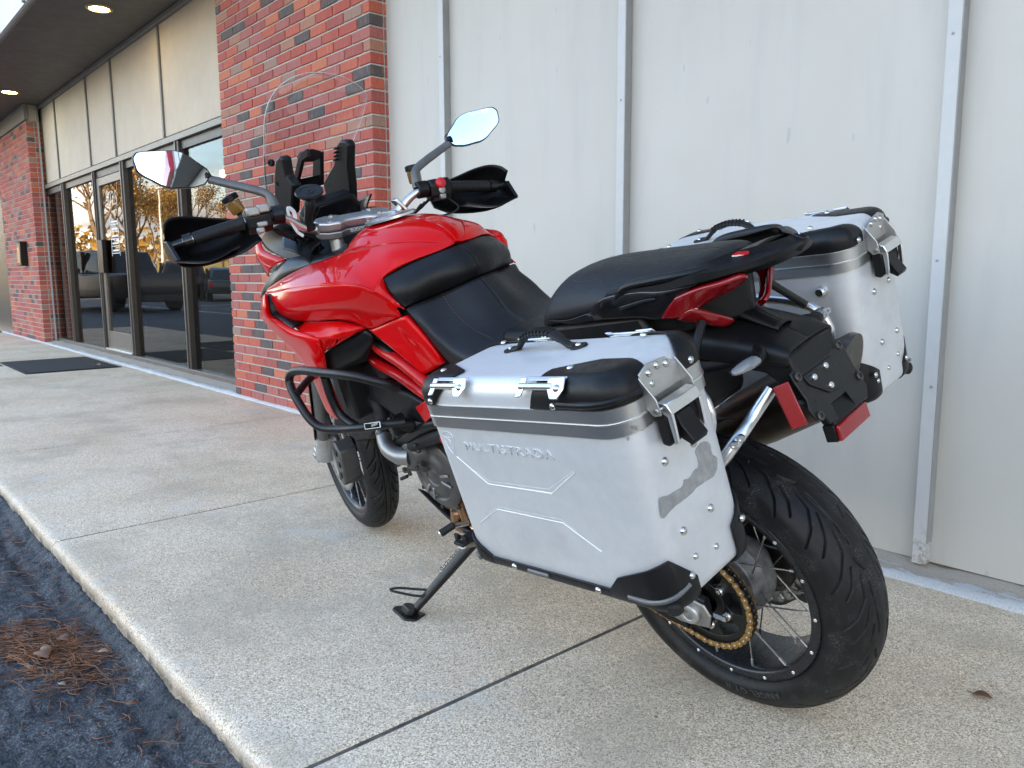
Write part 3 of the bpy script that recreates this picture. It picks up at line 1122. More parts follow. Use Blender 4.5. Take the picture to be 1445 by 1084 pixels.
leaf(-0.53, 1.87, 0.004, 0.04, 0.2, 'leaf_brown', 'small dark twig leaf on the concrete below the wall right of the rear wheel')

# ================================================================== motorcycle
BIKE = Matrix(((-0.999968, -0.007642, -0.002392, -0.8962), (0.008008, -0.954309, -0.298711, 1.5347), (0.0, -0.298721, 0.954341, 0.0030), (0, 0, 0, 1)))
bike = empty('motorcycle', BIKE)
tag(bike, 'red adventure touring motorcycle leaning on its side stand by the grey wall', 'motorcycle')
# everything that turns with the handlebar
_ax = Vector((-math.sin(R(24.5)), 0, math.cos(R(24.5))))
_A = Vector((1.601, 0, 0.3095))
STEER = Matrix.Translation(_A) @ Matrix.Rotation(R(-13.4), 4, _ax) @ Matrix.Translation(-_A)


# where each mirror is set to look (world normals), expressed in the turned bar's frame
MIRROR_ROT = {}
for _s, _n in ((1, Vector((.988, -.111, .101))), (-1, Vector((.854, -.478, .205)))):
    nl_ = ((BIKE @ STEER).to_3x3().inverted() @ _n).normalized()
    xa = -nl_
    za = Vector((0, 0, 1))
    za = (za-xa*za.dot(xa)).normalized()
    ya = za.cross(xa)
    MIRROR_ROT[_s] = Matrix((xa, ya, za)).transposed()

def tyre_mesh(name, prof, R0, nth, na, amax, polys, period, width, depth):
    P = np.array(prof)
    s = np.r_[0, np.cumsum(np.hypot(*np.diff(P, axis=0).T))]
    # smooth the profile
    q = np.linspace(0, s[-1], 400)
    y = np.interp(q, s, P[:, 0])
    r = np.interp(q, s, P[:, 1])
    k = np.ones(41)/41
    yp = np.r_[-y[1:40][::-1], y, np.full(40, y[-1])]
    rp_ = np.r_[r[1:40][::-1], r, np.full(40, r[-1])]
    y = np.convolve(yp, k, 'same')[39:39+400]
    r = np.convolve(rp_, k, 'same')[39:39+400]
    y[-12:] = np.linspace(y[-12], P[-1, 0], 12)
    r[-12:] = np.linspace(r[-12], P[-1, 1], 12)
    a1 = np.linspace(0, amax, na)
    a2 = np.linspace(amax, s[-1], 14)[1:]
    a = np.r_[a1, a2]
    A = np.r_[-a[::-1], a[1:]]
    Y = np.interp(np.abs(A), q, y)*np.sign(A)
    RR = np.interp(np.abs(A), q, r)
    th = np.arange(nth)*2*np.pi/nth
    D = np.zeros((nth, len(A)))
    def carve(pl, w):
        for (t0, b0), (t1, b1) in zip(pl[:-1], pl[1:]):
            c0, c1 = math.radians(t0)*R0, math.radians(t1)*R0
            i0 = int(min(t0, t1)/360*nth)-8
            i1 = int(max(t0, t1)/360*nth)+9
            idx = np.arange(i0, i1)
            cc = (idx*2*np.pi/nth*R0)[:, None]
            j = np.where((A > min(b0, b1)-0.008) & (A < max(b0, b1)+0.008))[0]
            if len(j) == 0:
                continue
            aa = A[j][None, :]
            dx, dy = c1-c0, b1-b0
            tt = np.clip(((cc-c0)*dx+(aa-b0)*dy)/(dx*dx+dy*dy+1e-12), 0, 1)
            dd = np.hypot(cc-c0-tt*dx, aa-b0-tt*dy)
            h = np.clip((w-dd)/(w*0.45), 0, 1)
            ii = idx % nth
            D[np.ix_(ii, j)] = np.maximum(D[np.ix_(ii, j)], h)
    n = round(360/period)
    for i in range(n):
        for (side, ph) in ((1, 0), (-1, period/2)):
            for (w, pl) in polys:
                carve([(t+i*period+ph, side*b/1000) for t, b in pl], w*width)
    Rm = RR[None, :]-D*depth
    X = Rm*np.cos(th)[:, None]
    Z = Rm*np.sin(th)[:, None]
    Yf = np.repeat(Y[None, :], nth, 0)-D*depth*0.4*np.sign(A)[None, :]*(np.abs(A)/amax)[None, :]
    V = np.stack([X, Yf, Z], -1).reshape(-1, 3)
    m_ = len(A)
    i = np.arange(nth)[:, None]
    j = np.arange(m_-1)[None, :]
    F = np.stack([i*m_+j, i*m_+j+1, ((i+1) % nth)*m_+j+1, ((i+1) % nth)*m_+j], -1).reshape(-1, 4)
    me = bpy.data.meshes.new(name)
    me.vertices.add(len(V))
    me.vertices.foreach_set('co', V.astype(np.float32).ravel())
    me.loops.add(F.size)
    me.loops.foreach_set('vertex_index', F.astype(np.int32).ravel())
    me.polygons.add(len(F))
    me.polygons.foreach_set('loop_start', np.arange(0, F.size, 4, dtype=np.int32))
    me.update(calc_edges=True)
    me.validate()
    me.polygons.foreach_set('use_smooth', [True]*len(F))
    return me

def ring_text(body, size, rad, ylat, a_mid, parent, mat, depth=0.0006, inward=False):
    """lettering wrapped round a sidewall, read from the left side"""
    me = text_mesh(body, size, depth, spacing=1.05)
    for v in me.vertices:
        x, y, z = v.co
        rr = rad+y
        t = a_mid+x/rad
        v.co = (rr*math.cos(t), ylat-(y*0.18)+z, rr*math.sin(t))
    me.materials.append(M[mat])
    return link('tyre_lettering', me, parent)

simple('tyre_print', (0.05, 0.049, 0.048), 0.5)
spoke_me = cyl_mesh('spoke', 0.0019, 7, 'steel')
nip_me = cyl_mesh('nipple', 0.0030, 7, 'alu_bright')
def spokes(wheel, rim_r, rim_y, hub_r, hub_y, n):
    for i in range(n):
        for s in (-1, 1):
            t = 2*math.pi*(i+(0.5 if s < 0 else 0))/n
            off = R(58) if i % 2 else -R(58)
            hy = s*hub_y*(1.0 if (i//2) % 2 else 0.8)
            a = Vector((rim_r*math.cos(t), s*rim_y, rim_r*math.sin(t)))
            b = Vector((hub_r*math.cos(t+off), hy, hub_r*math.sin(t+off)))
            o = link('spoke', spoke_me, wheel)
            o.matrix_local = rod(a, b)
            d = (b-a).normalized()
            o = link('spoke_nipple', nip_me, wheel)
            o.matrix_local = rod(a-d*0.004, a+d*0.016)

# ---- rear wheel
rw = empty('rear_wheel', Matrix.Translation((0, 0, 0.318)), bike)
prof = [(0, .318), (.03, .3135), (.055, .302), (.074, .284), (.084, .262), (.0835, .247), (.074, .234), (.063, .2275), (.060, .2265)]
polys = [(1.0, [(0, 30), (7, 38), (15, 68), (19, 92)]), (0.9, [(13, 40), (19, 54), (23, 72)]), (1.0, [(17, 29), (25, 38), (31, 62), (35, 90)]), (0.9, [(28, 30), (36, 50), (41, 74)]),
         (1.0, [(11, 25), (13.5, 22), (16.5, 14)]), (0.9, [(-14, 19), (-4, 18), (6, 16)]), (0.9, [(21, 17), (31, 18)])]
tm_ = tyre_mesh('tyre', prof, .318, 1440, 84, .105, polys, 36.0, 0.0030, 0.0055)
tyre = link('tyre', tm_, rw, 'tyre_rubber')
ring_text('ANGEL GT II', 0.024, 0.250, 0.0845, R(256), rw, 'tyre_print')
rim = [(.060, .2305), (.067, .2295), (.0695, .2260), (.0680, .2110), (.0640, .2065), (.052, .2045), (.03, .1985), (0, .196), (-.03, .1985), (-.052, .2045), (-.064, .2065), (-.0680, .2110), (-.0695, .2260), (-.067, .2295), (-.060, .2305),
       (-.054, .224), (-.03, .209), (0, .206), (.03, .209), (.054, .224)]
MB().lathe(rim, seg=120, closed=True).build('rim', 'rim_black', rw, smooth=50)
spokes(rw, .2030, .052, .052, .046, 14)
bl = bolt_mesh('rim_bolt', 0.0040, 0.0022, 'alu_bright')
for i in range(16):
    t = 2*math.pi*i/16
    put('rim_bolt', bl, rw, (.2190*math.cos(t), .0686, .2190*math.sin(t)), (0, 1, 0))
MB().lathe([(-.062, .0), (-.062, .040), (-.055, .058), (-.042, .060), (-.036, .044), (-.030, .060), (-.022, .086), (-.006, .092), (.020, .092), (.030, .084), (.052, .078), (.056, .05), (.07, .046), (.07, 0)], seg=40).build('hub', 'hub_dirty', rw, bevel=0.002)
MB().lathe([(.072, 0), (.072, .070), (.088, .078), (.094, .066), (.094, 0)], seg=40).build('sprocket_carrier', 'black_satin', rw, bevel=0.002)
# rear sprocket with cut outs (five arms) and teeth
sp = MB()
nT = 43
def ring_poly(fn, n):
    return [fn(2*math.pi*i/n) for i in range(n)]
outer = []
for i in range(nT*4):
    t = 2*math.pi*i/(nT*4)
    rr = .1125 if i % 4 in (0, 1) else .1055
    outer.append((rr*math.cos(t), rr*math.sin(t)))
inner = [(.088*math.cos(2*math.pi*i/(nT*4)), .088*math.sin(2*math.pi*i/(nT*4))) for i in range(nT*4)]
for y0, y1 in ((.1085, .1145),):
    n = nT*4
    vs_ = [(x, y0, z) for x, z in outer]+[(x, y0, z) for x, z in inner]+[(x, y1, z) for x, z in outer]+[(x, y1, z) for x, z in inner]
    fs_ = []
    for i in range(n):
        j = (i+1) % n
        fs_ += [(i, j, n+j, n+i), (2*n+i, 3*n+i, 3*n+j, 2*n+j), (i, 2*n+i, 2*n+j, j), (n+i, n+j, 3*n+j, 3*n+i)]
    sp.add(vs_, fs_)
for k in range(6):
    t = 2*math.pi*k/6+0.35
    c, s_ = math.cos(t), math.sin(t)
    ply = []
    for (r_, w_) in ((.040, .020), (.065, .011), (.0895, .020), (.0895, -.020), (.065, -.011), (.040, -.020)):
        ply.append((r_*c-w_*s_, .1090, r_*s_+w_*c))
    sp.prism(ply, (0, .005, 0))
sp.lathe([(.094, .030), (.094, .050), (.1165, .048), (.118, .030)], seg=36, closed=True)
sp.build('sprocket', 'black_powder', rw, bevel=0.001, bseg=1)
bl2 = bolt_mesh('sprocket_nut', 0.0105, 0.012, 'steel')
for k in range(6):
    t = 2*math.pi*k/6+0.35
    put('sprocket_nut', bl2, rw, (.058*math.cos(t), .113, .058*math.sin(t)), (0, 1, 0))
# brake disc on the right side
dm = MB()
nd = 72
for i in range(nd):
    t0, t1 = 2*math.pi*i/nd, 2*math.pi*(i+1)/nd
    w0 = .1325+.0022*math.sin(9*t0)
    w1 = .1325+.0022*math.sin(9*t1)
    for (ra0, ra1, rb0, rb1) in ((.098, .098, .108, .108), (.108, .108, .122, .122), (.122, .122, w0, w1)):
        if ra0 == .108 and i % 3 == 0:
            continue
        q_ = [(ra0*math.cos(t0), -.078, ra0*math.sin(t0)), (rb0*math.cos(t0), -.078, rb0*math.sin(t0)), (rb1*math.cos(t1), -.078, rb1*math.sin(t1)), (ra1*math.cos(t1), -.078, ra1*math.sin(t1))]
        dm.add(q_, [(0, 1, 2, 3)])
dm.build('brake_disc', 'disc_steel', rw, solid=0.005)
MB().lathe([(-.0775, .03), (-.0775, .099), (-.0735, .099), (-.0735, .03)], seg=40, closed=True).build('disc_carrier', 'dark_steel', rw)

# ---- chain: every link a piece
ch = empty('drive_chain', parent=bike)
YCH = .1115
r1, r2 = .1088, .0385
c1, c2 = Vector((0, .318)), Vector((.575, .415))
dv = c2-c1
Ld = dv.length
base = math.atan2(dv.y, dv.x)
al = math.acos((r1-r2)/Ld)
path = []
aT, aB = base+al, base-al
def pt(c, r, a):
    return Vector((c.x+r*math.cos(a), c.y+r*math.sin(a)))
segs = []
n1 = 80
a_s, a_e = aT, aB+2*math.pi
for i in range(n1+1):
    segs.append(pt(c1, r1, a_s+(a_e-a_s)*i/n1))
lo0, lo1 = pt(c1, r1, aB), pt(c2, r2, aB)
for i in range(1, 40):
    q_ = lo0.lerp(lo1, i/40)
    segs.append(Vector((q_.x, q_.y-.012*math.sin(math.pi*i/40))))
for i in range(31):
    segs.append(pt(c2, r2, aB+(aT-aB)*i/30))
up0, up1 = pt(c2, r2, aT), pt(c1, r1, aT)
for i in range(1, 40):
    segs.append(up0.lerp(up1, i/40))
cum = [0]
for i in range(len(segs)):
    cum.append(cum[-1]+(segs[(i+1) % len(segs)]-segs[i]).length)
nl = int(cum[-1]/.015875)//2*2
pitch = cum[-1]/nl
def at_s(s_):
    s_ %= cum[-1]
    for i in range(len(segs)):
        if s_ <= cum[i+1]:
            t = (s_-cum[i])/(cum[i+1]-cum[i])
            return segs[i].lerp(segs[(i+1) % len(segs)], t)
pins = [at_s(i*pitch) for i in range(nl)]
def link_mesh(name, y0, y1, hgt, mat_, pin):
    mb = MB()
    outl = []
    p = pitch/2
    for i in range(28):
        t = 2*math.pi*i/28
        cx_ = p if math.cos(t) > 0 else -p
        x_ = cx_*(1 if abs(math.cos(t)) > 0.35 else abs(math.cos(t))/0.35)+hgt*math.cos(t)*(1 if abs(math.cos(t)) > 0.35 else 0.5)
        z_ = hgt*math.sin(t)*(1 if abs(math.cos(t)) > 0.35 else 0.72+0.28*abs(math.cos(t))/0.35)
        outl.append((x_, z_))
    for s_ in (1, -1):
        a_, b_ = (y0, y1) if s_ > 0 else (-y1, -y0)
        mb.prism([(x_, a_, z_) for x_, z_ in outl], (0, b_-a_, 0))
    me = bpy.data.meshes.new(name)
    me.from_pydata(mb.v, [], mb.f)
    bm = bmesh.new()
    bm.from_mesh(me)
    bmesh.ops.recalc_face_normals(bm, faces=bm.faces)
    bm.to_mesh(me)
    bm.free()
    shade(me, 30)
    me.materials.append(M[mat_])
    return me
lo_ = link_mesh('chain_link', .0080, .0100, .0080, 'gold_link', True)
li_ = link_mesh('chain_link', .0050, .0072, .0074, 'dark_steel', False)
pm = MB().lathe([(-.0108, 0), (-.0108, .0026), (-.0102, .0032), (.0102, .0032), (.0110, .0026), (.0110, 0)], seg=10)
pme = bpy.data.meshes.new('chain_pin')
pme.from_pydata(pm.v, [], pm.f)
pme.materials.append(M['steel'])
shade(pme, 40)
for i in range(nl):
    a_, b_ = pins[i], pins[(i+1) % nl]
    mid = (a_+b_)/2
    ang = math.atan2((b_-a_).y, (b_-a_).x)
    o = link('chain_link', lo_ if i % 2 == 0 else li_, ch)
    o.matrix_local = Matrix.Translation((mid.x, YCH, mid.y)) @ Matrix.Rotation(-ang, 4, 'Y')
    o = link('chain_pin', pme, ch)
    o.matrix_local = Matrix.Translation((a_.x, YCH, a_.y))
MB().lathe([(YCH-.004, .0), (YCH-.004, r2+.004), (YCH+.004, r2+.004), (YCH+.004, 0)], c=(c2.x, 0, c2.y), seg=32).build('front_sprocket', 'dark_steel', ch)

# ---- front wheel (turns with the bars)
fw = empty('front_wheel', STEER @ Matrix.Translation((1.628, 0, .3345)), bike)
proff = [(0, .323), (.02, .3195), (.038, .3095), (.052, .294), (.0595, .276), (.059, .265), (.053, .2555), (.046, .2505), (.044, .2495)]
polyf = [(1.0, [(0, 15), (5, 22), (9, 40), (12, 58)]), (0.8, [(9, 24), (14, 34), (17, 50)]), (0.9, [(13, 16), (18, 22), (23, 42)])]
polyf += [(0.55, [(0, 8.5), (24, 8.5)])]
ftm = tyre_mesh('tyre', proff, .323, 1200, 54, .072, polyf, 24.0, 0.0036, 0.0060)
link('tyre', ftm, fw, 'tyre_rubber')
rimf = [(.044, .2535), (.0495, .2515), (.051, .244), (.047, .2365), (.036, .231), (0, .225), (-.036, .231), (-.047, .2365), (-.051, .244), (-.0495, .2515), (-.044, .2535), (-.038, .248), (-.02, .236), (.02, .236), (.038, .248)]
MB().lathe(rimf, seg=110, closed=True).build('rim', 'rim_black', fw, smooth=50)
spokes(fw, .2300, .038, .042, .034, 14)
MB().lathe([(-.05, 0), (-.05, .042), (-.038, .048), (-.03, .034), (.03, .034), (.038, .048), (.05, .042), (.05, 0)], seg=32).build('hub', 'black_satin', fw, bevel=0.002)
for s_ in (1, -1):
    dm = MB()
    nd = 90
    for i in range(nd):
        t0, t1 = 2*math.pi*i/nd, 2*math.pi*(i+1)/nd
        for (ra, rb, ok) in ((.118, .130, True), (.130, .146, i % 3 != 0), (.146, .160, True)):
            if ok:
                dm.add([(ra*math.cos(t0), s_*.066, ra*math.sin(t0)), (rb*math.cos(t0), s_*.066, rb*math.sin(t0)), (rb*math.cos(t1), s_*.066, rb*math.sin(t1)), (ra*math.cos(t1), s_*.066, ra*math.sin(t1))], [(0, 1, 2, 3)])
    dm.build('brake_disc', 'disc_steel', fw, solid=0.005)
    cm = MB()
    for k in range(6):
        t = 2*math.pi*k/6
        cm.tube([(.04*math.cos(t), s_*.056, .04*math.sin(t)), (.121*math.cos(t+.25), s_*.066, .121*math.sin(t+.25))], .006, 8)
    cm.build('disc_carrier', 'dark_steel', fw)

# ---- forks, turned with the bars
FK = STEER
ax0 = Vector((1.628, 0, .3345))
fdir = Vector((-math.sin(R(24.5)), 0, math.cos(R(24.5))))
side_off = .116
for s_ in (1, -1):
    b0 = ax0+fdir*0.02+Vector((-.026, s_*side_off, -.012))
    leg = empty('fork_leg', FK, bike)
    MB().tube([b0-fdir*.02, b0+fdir*.03, b0+fdir*.075, b0+fdir*.082], [.029, .028, .0285, .026], 24).build('slider', 'alu_cast', leg)
    MB().tube([b0+fdir*.06, b0+fdir*.42], .0240, 24).build('stanchion', 'fork_grey', leg)
    MB().tube([b0+fdir*.40, b0+fdir*.86], .0285, 24).build('outer_tube', 'black_satin', leg)
    MB().tube([b0+fdir*.845, b0+fdir*.875, b0+fdir*.88], [.0275, .0275, .018], 20).build('fork_cap', 'alu_cast', leg)
    MB().grid([[b0+fdir*t_+Vector((.030*math.cos(a_)+.004, s_*.031*math.sin(a_), 0)) for a_ in [R(v) for v in range(-70, 96, 15)]] for t_ in (.075, .18, .30, .40)]).build('fork_guard', 'black_plastic', leg, solid=0.003, smooth=60)
    # axle clamp and foot
    mb = MB()
    mb.lathe([(-.032, .026), (-.03, .030), (.026, .030), (.03, .024)], c=(1.628, s_*(side_off), .3345), seg=24)
    mb.tube([(1.628, s_*side_off, .3345), b0+fdir*.05], [.028, .029], 16)
    mb.build('axle_clamp', 'alu_cast', leg, bevel=0.002)
    put('axle_nut', bolt_mesh('axle_nut', .012, .010, 'alu_cast'), leg, (1.628, s_*(side_off+.026), .3345), (0, s_, 0))
    # caliper bracket and radial caliper behind the leg
    mb = MB()
    prb = [(1.62, .365), (1.57, .405), (1.50, .412), (1.462, .402), (1.458, .372), (1.495, .352), (1.50, .305), (1.462, .285), (1.466, .258), (1.505, .258), (1.60, .302)]
    mb.prism([(x_, s_*(.083), z_) for x_, z_ in prb], (0, s_*.018, 0))
    mb.build('caliper_bracket', 'alu_cast', leg, bevel=0.004)
    mb = MB()
    pc = [(1.515, .405), (1.465, .415), (1.428, .388), (1.418, .335), (1.428, .275), (1.465, .250), (1.495, .275), (1.502, .34)]
    mb.prism([(x_, s_*(.046), z_) for x_, z_ in pc], (0, s_*.064, 0))
    mb.build('caliper', 'engine_grey', leg, bevel=0.006)
    mb = MB()
    for (x_, z_) in ((1.462, .375), (1.452, .335), (1.458, .295)):
        mb.box((x_-.012, s_*.110-(0 if s_ > 0 else .004), z_-.010), (x_+.012, s_*.110+(.004 if s_ > 0 else 0), z_+.010))
    mb.build('caliper_cover', 'black_satin', leg, bevel=0.002)
    cb = bolt_mesh('caliper_bolt', .009, .008, 'dark_steel')
    put('caliper_bolt', cb, leg, (1.482, s_*.104, .390), (0, s_, 0))
    put('caliper_bolt', cb, leg, (1.478, s_*.104, .276), (0, s_, 0))
    MB().tube(cr([(1.47, s_*.09, .41), (1.49, s_*.10, .48), (1.47, s_*.10, .62), (1.42, s_*.08, .80), (1.30, s_*.06, .95)], 20), .005, 8).build('brake_hose', 'black_rubber', leg)
# lower triple clamp, top yoke
yk = empty('triple_clamp', FK, bike)
yo = ax0+fdir*.84+Vector((-.026, 0, -.012))
def plate(pts, z_dir, th):
    return MB().prism(pts, Vector(z_dir)*th)
fx = Vector((math.cos(R(24.5)), 0, math.sin(R(24.5))))
def yoke(dist, th, name, mat_):
    c = ax0+fdir*dist+Vector((-.026, 0, -.012))
    pl = []
    for (u_, v_) in ((.035, .05), (.045, .11), (.02, .145), (-.02, .145), (-.045, .12), (-.075, .045), (-.08, 0)):
        pl.append((u_, v_))
    full_ = pl+[(u_, -v_) for u_, v_ in pl[:-1][::-1]]
    return MB().prism([c+fx*u_+Vector((0, v_, 0)) for u_, v_ in full_], fdir*th).build(name, mat_, yk, bevel=0.004)
yoke(.825, .022, 'top_yoke', 'alu_dull')
yoke(.60, .03, 'lower_yoke', 'black_satin')
# ignition lock on the yoke
ic = ax0+fdir*.850+Vector((-.026, 0, -.012))+fx*.06
MB().lathe([(0, .030), (.010, .030), (.013, .026), (.013, .020), (.009, .018), (.009, .0)], c=ic+Vector((0, .035, 0)), axis=fdir, seg=28).build('fuel_key_ring', 'alu_cast', yk, bevel=0.001)

# ---- handlebar and controls
hb = empty('handlebar', FK, bike)
half = [(1.098, 0, 1.142), (1.098, .10, 1.143), (1.095, .145, 1.158), (1.085, .185, 1.188), (1.075, .225, 1.203), (1.070, .27, 1.202), (1.070, .34, 1.192), (1.075, .47, 1.174)]
pathb = mir(half[1:])[::-1]+half
P_ = cr(pathb, 60)
rad = [.0143 if abs(p.y) < .10 else (.0143-.0033*min(1, (abs(p.y)-.10)/.10)) for p in P_]
MB().tube(P_, rad, 20).build('bar_tube', 'bar_alu', hb)
# risers and clamp bridge
mb = MB()
for s_ in (1, -1):
    mb.tube([(1.085, s_*.060, 1.045), (1.092, s_*.060, 1.118)], [.022, .019], 20)
mb.build('riser', 'alu_dull', hb)
cl_ = [(-.108, -.020), (-.112, .006), (-.100, .028), (-.072, .034), (-.040, .030), (-.030, .022), (.030, .022), (.040, .030), (.072, .034), (.100, .028), (.112, .006), (.108, -.020), (.085, -.036), (.048, -.040), (.034, -.026), (-.034, -.026), (-.048, -.040), (-.085, -.036)]
tl = Matrix.Translation((1.096, 0, 1.142)) @ Matrix.Rotation(R(-16), 4, 'Y')
MB().prism([tl @ Vector((x_, y_, -.022)) for y_, x_ in cl_], tl.to_3x3() @ Vector((0, 0, .020))).build('clamp_base', 'alu_dull', hb, bevel=0.003)
MB().prism([tl @ Vector((x_, y_, 0.0)) for y_, x_ in cl_], tl.to_3x3() @ Vector((0, 0, .026))).build('bar_clamp', 'alu_cast', hb, bevel=0.006, bseg=3)
cb = bolt_mesh('clamp_bolt', .0075, .004, 'steel')
for y_ in (.060, .078, -.060, -.078):
    put('clamp_bolt', cb, hb, tl @ Vector((-.022 if abs(y_) > .06 else .018, y_*.95, .0255)), tl.to_3x3() @ Vector((0, 0, 1)))
tx = text_mesh('DUCATI', .011, .0006)
tx.materials.append(M['white_print'])
o = link('clamp_lettering', tx, hb)
o.matrix_local = tl @ Matrix.Translation((-.0268, 0, -.010)) @ Euler((R(90), 0, R(-90))).to_matrix().to_4x4()

def bar_pt(y_):
    q = sorted(P_, key=lambda p: abs(p.y-y_))[0]
    return q
for s_ in (1, -1):
    L_ = [bar_pt(s_*v) for v in (.30, .33, .38, .43)]
    g = MB()
    pts = [Vector((1.071, s_*v, 1.1975-(v-.30)*.138)) for v in (.300, .304, .312, .40, .432, .434)]
    g.tube(pts, [.016, .019, .0165, .0165, .0165, .015], 24)
    for k in range(9):
        v = .325+k*.0115
        c = Vector((1.071, s_*v, 1.1975-(v-.30)*.138))
        g.tube([c, c+Vector((0, s_*.004, -.0005))], .0172, 24)
    g.build('grip', 'black_rubber', hb)
    e0 = Vector((1.073, s_*.436, 1.1785))
    MB().tube([e0, e0+Vector((.001, s_*.022, -.003)), e0+Vector((.001, s_*.024, -.003))], [.0185, .0185, .016], 24).build('bar_end_collar', 'black_gloss', hb)
    MB().tube([e0+Vector((.001, s_*.024, -.003)), e0+Vector((.002, s_*.052, -.007))], [.0125, .0115], 18).build('bar_end_weight', 'black_gloss', hb, bevel=0.001)
    put('bar_end_bolt', bolt_mesh('bar_end_bolt', .0065, .004, 'steel'), hb, e0+Vector((.002, s_*.052, -.007)), (0, s_, -.1))
    # hand guard: curved black shell ahead of the grip plus a strap to the bar end
    if True:
        cols = []
        for (v, x0, zt, zb) in ((.262, 1.156, 1.192, 1.160), (.31, 1.166, 1.206, 1.138), (.37, 1.168, 1.220, 1.126), (.43, 1.156, 1.234, 1.122), (.468, 1.134, 1.237, 1.128), (.490, 1.108, 1.228, 1.140), (.498, 1.084, 1.212, 1.152)):
            cols.append([(x0-.030, s_*v, zt+.002), (x0-.006, s_*v, zt-.022), (x0+.004, s_*(v+.004), (zt+zb)/2), (x0-.008, s_*(v+.002), zb+.016), (x0-.052, s_*(v-.004), zb-.016)])
        MB().grid(loft(cols, 26, 14)).build('hand_guard', 'black_satin', hb, solid=0.004, smooth=60)
        MB().prism([(1.10, s_*.505, 1.185), (1.098, s_*.505, 1.150), (1.030, s_*.500, 1.130), (1.000, s_*.492, 1.138), (1.058, s_*.5, 1.185)], (0, -s_*.010, 0)).build('guard_strap', 'black_satin', hb, bevel=0.002)
        MB().grid(loft([[(1.12, s_*.50, 1.150), (1.06, s_*.497, 1.133), (1.00, s_*.490, 1.135)], [(1.125, s_*.42, 1.128), (1.05, s_*.42, 1.118), (.995, s_*.41, 1.122)], [(1.13, s_*.33, 1.138), (1.07, s_*.33, 1.138), (1.03, s_*.33, 1.145)]], 14, 10)).build('guard_lower_lip', 'black_satin', hb, solid=0.003, smooth=60)
    # lever
    MB().tube(cr([(1.095, s_*.275, 1.192), (1.125, s_*.30, 1.190), (1.135, s_*.36, 1.182), (1.128, s_*.44, 1.172), (1.122, s_*.465, 1.168)], 16), [.009]*3+[.0072]*10+[.0085]*3, 10, flat=0.6).build('lever', 'black_satin', hb)
    # switch housing
    sh = Matrix.Translation((1.071, s_*.262, 1.199))
    pr = [(.028, -.020), (.030, .010), (.016, .026), (-.020, .028), (-.032, .012), (-.030, -.022), (-.008, -.036), (.016, -.032)]
    MB().prism([sh @ Vector((x_, -s_*.030, z_)) for x_, z_ in pr], (0, s_*.066, 0)).build('switch_housing', 'black_plastic', hb, bevel=0.006, bseg=3)
    MB().lathe([(-.018, .014), (-.018, .0245), (.014, .0245), (.014, .014)], c=(1.071, s_*.213, 1.2025), seg=24, closed=True).build('lever_clamp', 'black_satin', hb, bevel=0.002)
    # buttons on the rider's side
    if s_ > 0:
        for (y_, z_, w_, h_, mt) in ((.278, 1.222, .017, .011, 'alu_dull'), (.250, 1.226, .015, .011, 'alu_dull'), (.262, 1.187, .014, .007, 'alu_dull'), (.270, 1.172, .011, .008, 'alu_dull')):
            MB().box((1.030, y_-w_/1, z_-h_), (1.052 if z_ > 1.2 else 1.043, y_+w_/1, z_+h_)).build('switch_button', mt, hb, bevel=0.004, bseg=3)
    else:
        MB().lathe([(0, .0155), (.012, .0150), (.015, .010), (.015, 0)], c=(1.043, -.262, 1.212), axis=(-1, 0, .2), seg=20).build('kill_switch', 'red_switch', hb, bevel=0.001)
        MB().lathe([(0, .010), (.010, .010), (.012, 0)], c=(1.042, -.262, 1.193), axis=(-1, 0, .1), seg=18).build('start_button', 'alu_dull', hb)
        MB().box((1.032, -.272, 1.168), (1.046, -.254, 1.183)).build('switch_button', 'alu_dull', hb, bevel=0.003)
    # fluid reservoir
    rc = Vector((1.165, s_*.288, 1.222)) if s_ > 0 else Vector((1.122, s_*.222, 1.222))
    MB().lathe([(0, .017), (.004, .0195), (.034, .0205), (.036, .0)], c=rc, axis=((.1, .35, 1) if s_ > 0 else (.1, 0, 1)), seg=24).build('reservoir', 'amber_fluid', hb)
    MB().lathe([(.0365, .0), (.0365, .0235), (.050, .0235), (.053, .020), (.053, 0)], c=rc, axis=((.1, .35, 1) if s_ > 0 else (.1, 0, 1)), seg=24).build('reservoir_cap', 'black_plastic', hb, bevel=0.001)
    MB().tube([rc, rc+Vector((-.02, -s_*.01, -.022)), (1.09, s_*.225, 1.204)], [.010, .012, .014], 12).build('master_cylinder', 'black_satin', hb)
    # mirror: arm, shell, glass
    arm = cr([(1.085, s_*.212, 1.212), (1.090, s_*.211, 1.240), (1.098, s_*.220, 1.260), (1.108, s_*.26, 1.281), (1.118, s_*.31, 1.302), (1.122, s_*.352, 1.320)], 24)
    MB().tube(arm, [.019, .0175, .016, .0145, .0135, .0125]+[.012]*10+[.0115]*8, 16, flat=0.62).build('mirror_arm', 'fork_grey', hb)
    # outline in the mirror's own plane: u outwards, w up
    ol = [(u_*1.06, w_) for u_, w_ in [(-.090, -.016), (-.034, .047), (.066, .057), (.080, .044), (.078, .006), (.022, -.042), (-.040, -.050), (-.072, -.044)]]
    mc = Vector((1.112, s_*.437, 1.352))
    tilt = MIRROR_ROT[s_]
    def mpt(u_, w_, d_):
        return mc+tilt @ Vector((d_, s_*u_, w_))
    dens = []
    for k in range(len(ol)):
        (u0, w0), (u1, w1) = ol[k], ol[(k+1) % len(ol)]
        for t_ in (.16, .5, .84):
            dens.append((u0+(u1-u0)*t_, w0+(w1-w0)*t_, 0))
    ring = cr(dens, 96, True)
    def ringat(k, d_):
        return [mpt(p.x*k, p.y*k, d_) for p in ring]
    mb = MB()
